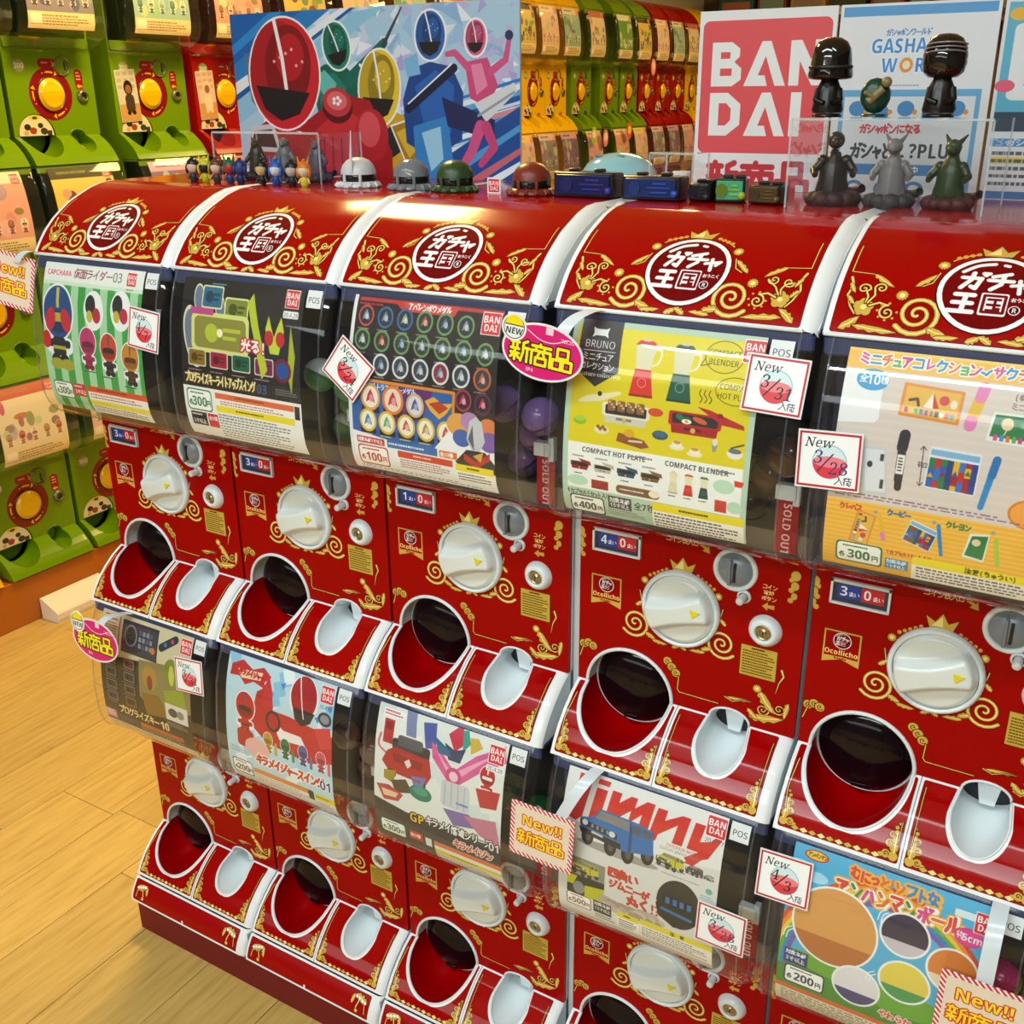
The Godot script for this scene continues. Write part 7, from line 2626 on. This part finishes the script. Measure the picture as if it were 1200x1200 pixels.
func build_display() -> void:
	board("hero_poster", "large blue poster with red, green, yellow, blue and pink shapes", "poster", Vector2(-.087, .471), Vector2(.485, .724), -.336, art_hero_poster(), .93)
	board("shop_sign", "white sign with a big red square of block letters", "sign", Vector2(.763, .471), Vector2(.944, .694), -.336, art_sign_maker(), .86)
	board("shop_sign", "white and blue sign with blue lettering and capsule drawings", "sign", Vector2(.947, .471), Vector2(1.132, .694), -.338, art_sign_world(), .86)
	board("shop_sign", "light blue sign with lists of print at the right edge", "sign", Vector2(1.136, .471), Vector2(1.30, .692), -.338, art_sign_side(), .86)
	# left case and the tiny figures before it
	acrylic_case("clear acrylic case with grey statues in front of the blue poster", Vector3(.03, 0, -.25), Vector3(.247, .543, -.152))
	statue(Vector3(.075, TOP, -.2), "dark statue with yellow chest in the left acrylic case", Color8(46, 38, 28), Color8(40, 42, 48), 1, .3, .85)
	statue(Vector3(.135, TOP, -.2), "silver grey statue in the middle of the left acrylic case", Color8(104, 106, 112), Color8(58, 60, 66), 3, .3, .9)
	statue(Vector3(.2, TOP, -.2), "grey violet statue at the right of the left acrylic case", Color8(84, 80, 96), Color8(52, 52, 62), 4, .3, .85)
	var skin := Color8(226, 196, 176)
	var dolls := [[.012, "tiny figure with black hair and a top knot, leftmost in the row", Color8(26, 26, 32), skin, Color8(40, 44, 52), false], [.038, "tiny yellow and black eared figure, second in the row", Color8(206, 200, 40), Color8(44, 40, 34), Color8(190, 186, 40), true], [.063, "tiny figure with brown hair, third in the row", Color8(96, 58, 36), skin, Color8(60, 52, 50), false],
		[.091, "tiny red and green eared figure, fourth in the row", Color8(44, 92, 70), Color8(180, 50, 48), Color8(40, 60, 110), true], [.113, "tiny dark blue figure, fifth in the row", Color8(30, 48, 110), Color8(46, 66, 120), Color8(28, 40, 90), false], [.157, "tiny figure with black bobbed hair, sixth in the row", Color8(24, 22, 26), Color8(206, 176, 120), Color8(30, 28, 32), false],
		[.186, "tiny blue and white figure, seventh in the row", Color8(40, 92, 176), Color8(214, 220, 228), Color8(32, 66, 140), true], [.217, "tiny figure with long black hair, eighth in the row", Color8(22, 22, 28), Color8(190, 186, 180), Color8(34, 34, 40), false], [.241, "tiny orange eared figure, rightmost in the row", Color8(216, 120, 28), Color8(226, 210, 180), Color8(220, 196, 80), true]]
	for d in dolls:
		doll(Vector3(d[0], TOP, -.122), d[1], d[2], d[3], d[4], d[5])
	# helmets
	var visor := mat(Color8(24, 26, 30), .1)
	helmet(Vector3(.32, TOP, -.15), "white toy helmet with a tall front fin before the blue poster", mat(Color8(206, 212, 216), .3), visor, mat(Color8(216, 220, 224), .3))
	helmet(Vector3(.415, TOP, -.15), "translucent grey toy helmet second in the helmet row", mat(Color8(120, 124, 132), .15), visor, null)
	helmet(Vector3(.489, TOP, -.15), "dark green toy helmet in the helmet row", mat(Color8(44, 74, 36), .35), visor, null)
	helmet(Vector3(.611, TOP, -.15), "reddish brown toy helmet at the right of the helmet row", mat(Color8(122, 44, 28), .35), visor, null)
	var tag := thing("maker_card", "small red and white card between the green and brown helmets", "card", Vector3(.548, TOP, -.14))
	var c := Canvas.new(48, 48, Vector2(12, 12), WHITE)
	c.maker(1, 1, 10)
	var b := MB.new()
	b.quad(Vector3(0, .02, 0), Vector3(.02, .02, 0), Vector3(.02, 0, 0), Vector3(0, 0, 0))
	part("print", b.done(), print_mat(c.tex()), tag)
	part("card", boxmesh(Vector3(-.0005, 0, -.0012), Vector3(.0205, .0205, -.0002)), P.white, tag)
	# gadgets, dome, small case
	gadget(Vector3(.652, TOP, -.135), "black toy gadget with a dark blue panel, left of the pair", .086, .031, .03, Color8(24, 24, 30), Color8(22, 28, 84), Color8(44, 50, 140))
	gadget(Vector3(.749, TOP, -.135), "black toy gadget with a blue figured panel, right of the pair", .078, .029, .03, Color8(24, 24, 30), Color8(22, 42, 100), Color8(34, 76, 170))
	gadget(Vector3(.832, TOP, -.15), "small black toy gadget beside the blue one", .03, .022, .026, Color8(22, 22, 26), Color8(30, 32, 38), Color8(44, 48, 60), -.2)
	gadget(Vector3(.866, TOP, -.15), "teal toy gadget with a lime green top", .036, .028, .024, Color8(30, 44, 34), Color8(70, 170, 130), Color8(150, 190, 40), .15)
	gadget(Vector3(.908, TOP, -.15), "dark brown toy gadget at the left of the right acrylic case", .04, .022, .026, Color8(40, 32, 22), Color8(78, 62, 30), Color8(100, 84, 40), -.1)
	var dm := thing("blue_dome", "pale blue glossy dome behind the black gadgets", "toy", Vector3(.69, TOP, -.25))
	b = MB.new()
	b.turn([[.0001, .05], [.016, .0485], [.031, .044], [.043, .036], [.051, .025], [.055, .012], [.056, .003], [.054, 0.0]], 36)
	part("shell", b.done(), mat(Color8(150, 204, 214), .12, 0.0, .4), dm)
	for q in [[-.02, .3], [.012, .5]]:
		b = MB.new()
		b.x = Transform3D(Basis(Vector3.RIGHT, -1.0), Vector3(q[0], .046, .022))
		b.slab(disc(0, 0, .006, .0022, 12), -.001, .0006)
		part("mark", b.done(), mat(Color8(70, 120, 150), .4), dm)
	acrylic_case("small clear plastic box holding a white cup beside the pale blue dome", Vector3(.75, 0, -.27), Vector3(.81, .522, -.215))
	var cu := thing("paper_cup", "small white cup inside the clear plastic box", "cup", Vector3(.785, TOP, -.24))
	b = MB.new()
	b.turn([[.010, .028], [.0115, .0285], [.012, .027], [.0095, 0.0], [.0001, 0.0]], 20)
	part("cup", b.done(), mat(Color8(232, 232, 230), .5), cu)
	# right case
	acrylic_case("large clear acrylic case with three statues at the right", Vector3(.962, 0, -.262), Vector3(1.172, .566, -.122))
	statue(Vector3(.998, TOP, -.18), "dark brown statue at the left in the right acrylic case", Color8(34, 28, 26), Color8(52, 22, 26), 6, .3, 1.15)
	statue(Vector3(1.062, TOP, -.19), "silver statue in the middle of the right acrylic case", Color8(116, 116, 118), Color8(52, 52, 56), 7, .1, 1.05)
	statue(Vector3(1.126, TOP, -.185), "green and red statue at the right in the right acrylic case", Color8(36, 58, 26), Color8(74, 20, 24), 8, -.1, 1.05)
	var lift := .0968
	cloaked(Vector3(.988, TOP + lift, -.165), "glossy black cloaked figure with a flared dome head on the case", Color8(16, 16, 18), Color8(34, 34, 38), false)
	cloaked(Vector3(1.108, TOP + lift, -.165), "black cloaked figure with silver bands across its head on the case", Color8(22, 20, 20), Color8(150, 152, 158), true)
	var gf := thing("green_figure", "dark green leaning toy figure between the two black ones on the case", "figurine", Vector3(1.034, TOP + lift, -.19), .4)
	b = MB.new()
	b.turn([[.0001, .003], [.014, .003], [.014, 0.0]], 18)
	part("stand", b.done(), mat(Color8(24, 60, 46), .3), gf)
	b = MB.new()
	b.ball(Vector3(0, .022, 0), Vector3(.017, .019, .009), 14)
	part("cape", b.done(), mat(Color8(18, 66, 50), .3), gf)
	b = MB.new()
	b.rod(Vector3(-.008, .016, .006), Vector3(.006, .030, .010), .0055, .0045)
	b.ball(Vector3(.009, .036, .009), Vector3(.006, .006, .006), 10)
	b.rod(Vector3(-.002, .02, .010), Vector3(-.014, .026, .012), .0028, .002)
	part("body", b.done(), mat(Color8(136, 124, 80), .4), gf)

# ---------------------------------------------------------------- cards taped to the covers, signs on springy strips, capsules in the bins
func date_card(m: int, row: int, x: float, s: float, roll: float, tex: Texture2D, label: String) -> void:
	var f := on_cover(x, s, .0022)
	var t := thing("date_card", label, "card", Vector3.ZERO, 0.0, "handwritten arrival date cards")
	t.transform = Transform3D(Basis(), Vector3(ROW[m], UP - row * TIER, 0)) * f * Transform3D(Basis(Vector3.BACK, roll), Vector3.ZERO)
	var b := MB.new()
	b.quad(Vector3(-.03, .0275, .0006), Vector3(.03, .0275, .0006), Vector3(.03, -.0275, .0006), Vector3(-.03, -.0275, .0006))
	part("print", b.done(), print_mat(tex, .3), t)
	part("sleeve", boxmesh(Vector3(-.0318, -.0293, -.0006), Vector3(.0318, .0293, .0004), .0002), mat(Color8(232, 236, 238), .25), t)

func pop_sign(label: String, at: Vector3, roll: float, turn: float, shape: PackedVector2Array, size: Vector2, tex: Texture2D, strip: Array) -> void:
	var t := thing("pop_sign", label, "sign", at, 0.0)
	var b := MB.new()
	b.slab(shape, -.0006, .0006, Vector2(-size.x / 2, size.y / 2), Vector2(1 / size.x, 1 / size.y))
	var o := part("card", b.done(), print_mat(tex, .3), t)
	o.basis = Basis(Vector3.UP, turn) * Basis(Vector3.BACK, roll)
	b = MB.new()
	var rows := []
	for i in strip.size():
		var p: Vector3 = strip[i] - at
		rows.append([p + Vector3(-.0085, 0, 0), p + Vector3(.0085, 0, 0)])
	b.grid(rows)
	part("strip", b.done(), mat(Color8(214, 224, 232), .2), t)

func arc(a: Vector3, mid: Vector3, z: Vector3) -> Array:
	var p := []
	for i in 11:
		var t := i / 10.0
		p.append(a.lerp(mid, t).lerp(mid.lerp(z, t), t))
	return p

func capsule(at: Vector3, label: String, top: Color, low: Color, group: String) -> void:
	var t := thing("toy_capsule", label, "capsule", at, 0.0, group)
	t.rotation = Vector3(.5, at.x * 9.0, .3)
	var up := []
	var dn := []
	for i in 9:
		var a := PI / 2 * i / 8
		up.append([sin(a) * .0245 + .0001, cos(a) * .0245])
		dn.append([cos(a) * .024 + .0001, -sin(a) * .0235])
	var b := MB.new()
	b.turn(up, 22)
	part("upper_half", b.done(), mat(top, .2), t)
	b = MB.new()
	b.turn([[.0253, .001], [.0253, -.002]] + dn, 22)
	part("lower_half", b.done(), mat(low, .2), t)

func build_tags() -> void:
	var black := Color8(30, 28, 32)
	var blue := Color8(58, 52, 112)
	date_card(0, 0, .118, .090, -.09, art_date("4/7", black), "red-edged date card reading 4/7 on the green striped card's cover")
	date_card(2, 0, -.109, .102, -.62, art_date("3/24", black), "red-edged date card turned on its corner beside the medal card")
	var d31 := art_date("3/31", black)
	date_card(3, 0, .124, .055, -.03, d31, "red-edged date card reading 3/31 beside the kitchen toy card")
	var d28 := art_date("3/28", blue)
	date_card(4, 0, -.114, .121, .05, d28, "red-edged date card reading 3/28 in blue ink beside the crayon card")
	date_card(0, 1, .110, .070, .09, d31, "red-edged date card reading 3/31 on the lower left machine")
	date_card(3, 1, .117, .151, -.02, d28, "red-edged date card reading 3/28 on the off-road car machine")
	date_card(4, 1, -.117, .055, .03, art_date("4/3", black), "red-edged date card reading 4/3 beside the soft ball card")
	var rect := rounded(-.046, -.043, .046, .043, .003)
	var rt := art_pop_rect()
	var oval := disc(.002, -.003, .05, .032, 40)
	var merged := Geometry2D.merge_polygons(oval, disc(-.035, .018, .0155, .0155, 24))
	var ov: PackedVector2Array = merged[0]
	var ot := art_pop_oval()
	pop_sign("pink oval new-arrival sign between the medal and kitchen toy machines", Vector3(.780, UP + .335, .122), -.12, .05, ov, Vector2(.104, .07), ot, arc(Vector3(.803, UP + .352, .1195), Vector3(.812, UP + .376, .115), Vector3(.826, UP + .376, .078)))
	var round_shape := PackedVector2Array()
	for p in ov:
		round_shape.append(p * Vector2(.98, 1.25))
	pop_sign("pink round new-arrival sign at the lower left machine", Vector3(-.075, UP - .248, .13), -.1, .12, round_shape, Vector2(.102, .0875), ot, arc(Vector3(-.056, UP - .218, .1275), Vector3(-.05, UP - .2, .122), Vector3(-.04, UP - .214, .079)))
	pop_sign("candy-striped new-arrival sign hanging before the off-road car card", Vector3(.782, UP - .314, .122), -.06, .05, rect, Vector2(.092, .086), rt, arc(Vector3(.806, UP - .282, .1195), Vector3(.835, UP - .215, .122), Vector3(.842, UP - .213, .078)))
	pop_sign("candy-striped new-arrival sign hanging before the soft ball card", Vector3(1.326, UP - .322, .13), .0, .0, rect, Vector2(.092, .086), rt, arc(Vector3(1.322, UP - .29, .1275), Vector3(1.322, UP - .215, .125), Vector3(1.322, UP - .213, .078)))
	pop_sign("candy-striped new-arrival sign at the left edge beside the green striped card", Vector3(-.195, UP + .333, .09), -.25, .3, rect, Vector2(.092, .086), rt, arc(Vector3(-.17, UP + .36, .088), Vector3(-.15, UP + .385, .086), Vector3(-.128, UP + .376, .078)))
	# capsules that show beside the cards
	var caps := [[1, 0, Color8(214, 222, 216), Color8(70, 140, 84), "clear and green capsule"], [2, 0, Color8(132, 104, 168), Color8(118, 92, 152), "violet capsule"], [3, 0, Color8(66, 42, 34), Color8(90, 58, 40), "dark brown capsule"], [2, 1, Color8(20, 78, 40), Color8(110, 22, 30), "green and red capsule"], [4, 1, Color8(176, 40, 100), Color8(70, 84, 30), "pink and green capsule"], [1, 1, Color8(90, 30, 34), Color8(120, 100, 90), "dull red capsule"]]
	var where := ["medal", "key", "kitchen"]
	for q in caps:
		var o := Vector3(ROW[q[0]], UP - q[1] * TIER, 0)
		var k := 0
		for p in [Vector3(.119, .142, -.042), Vector3(.064, .142, -.04), Vector3(.091, .185, -.026), Vector3(.121, .224, .018), Vector3(.066, .232, .016)]:
			capsule(o + p, "%s heaped in the bin of the %s machine %s" % [q[4], ["upper", "lower"][q[1]], ["at the left", "second from left", "in the middle", "fourth from left", "at the right"][q[0]]], q[2], q[3], "%ss" % q[4])
			k += 1
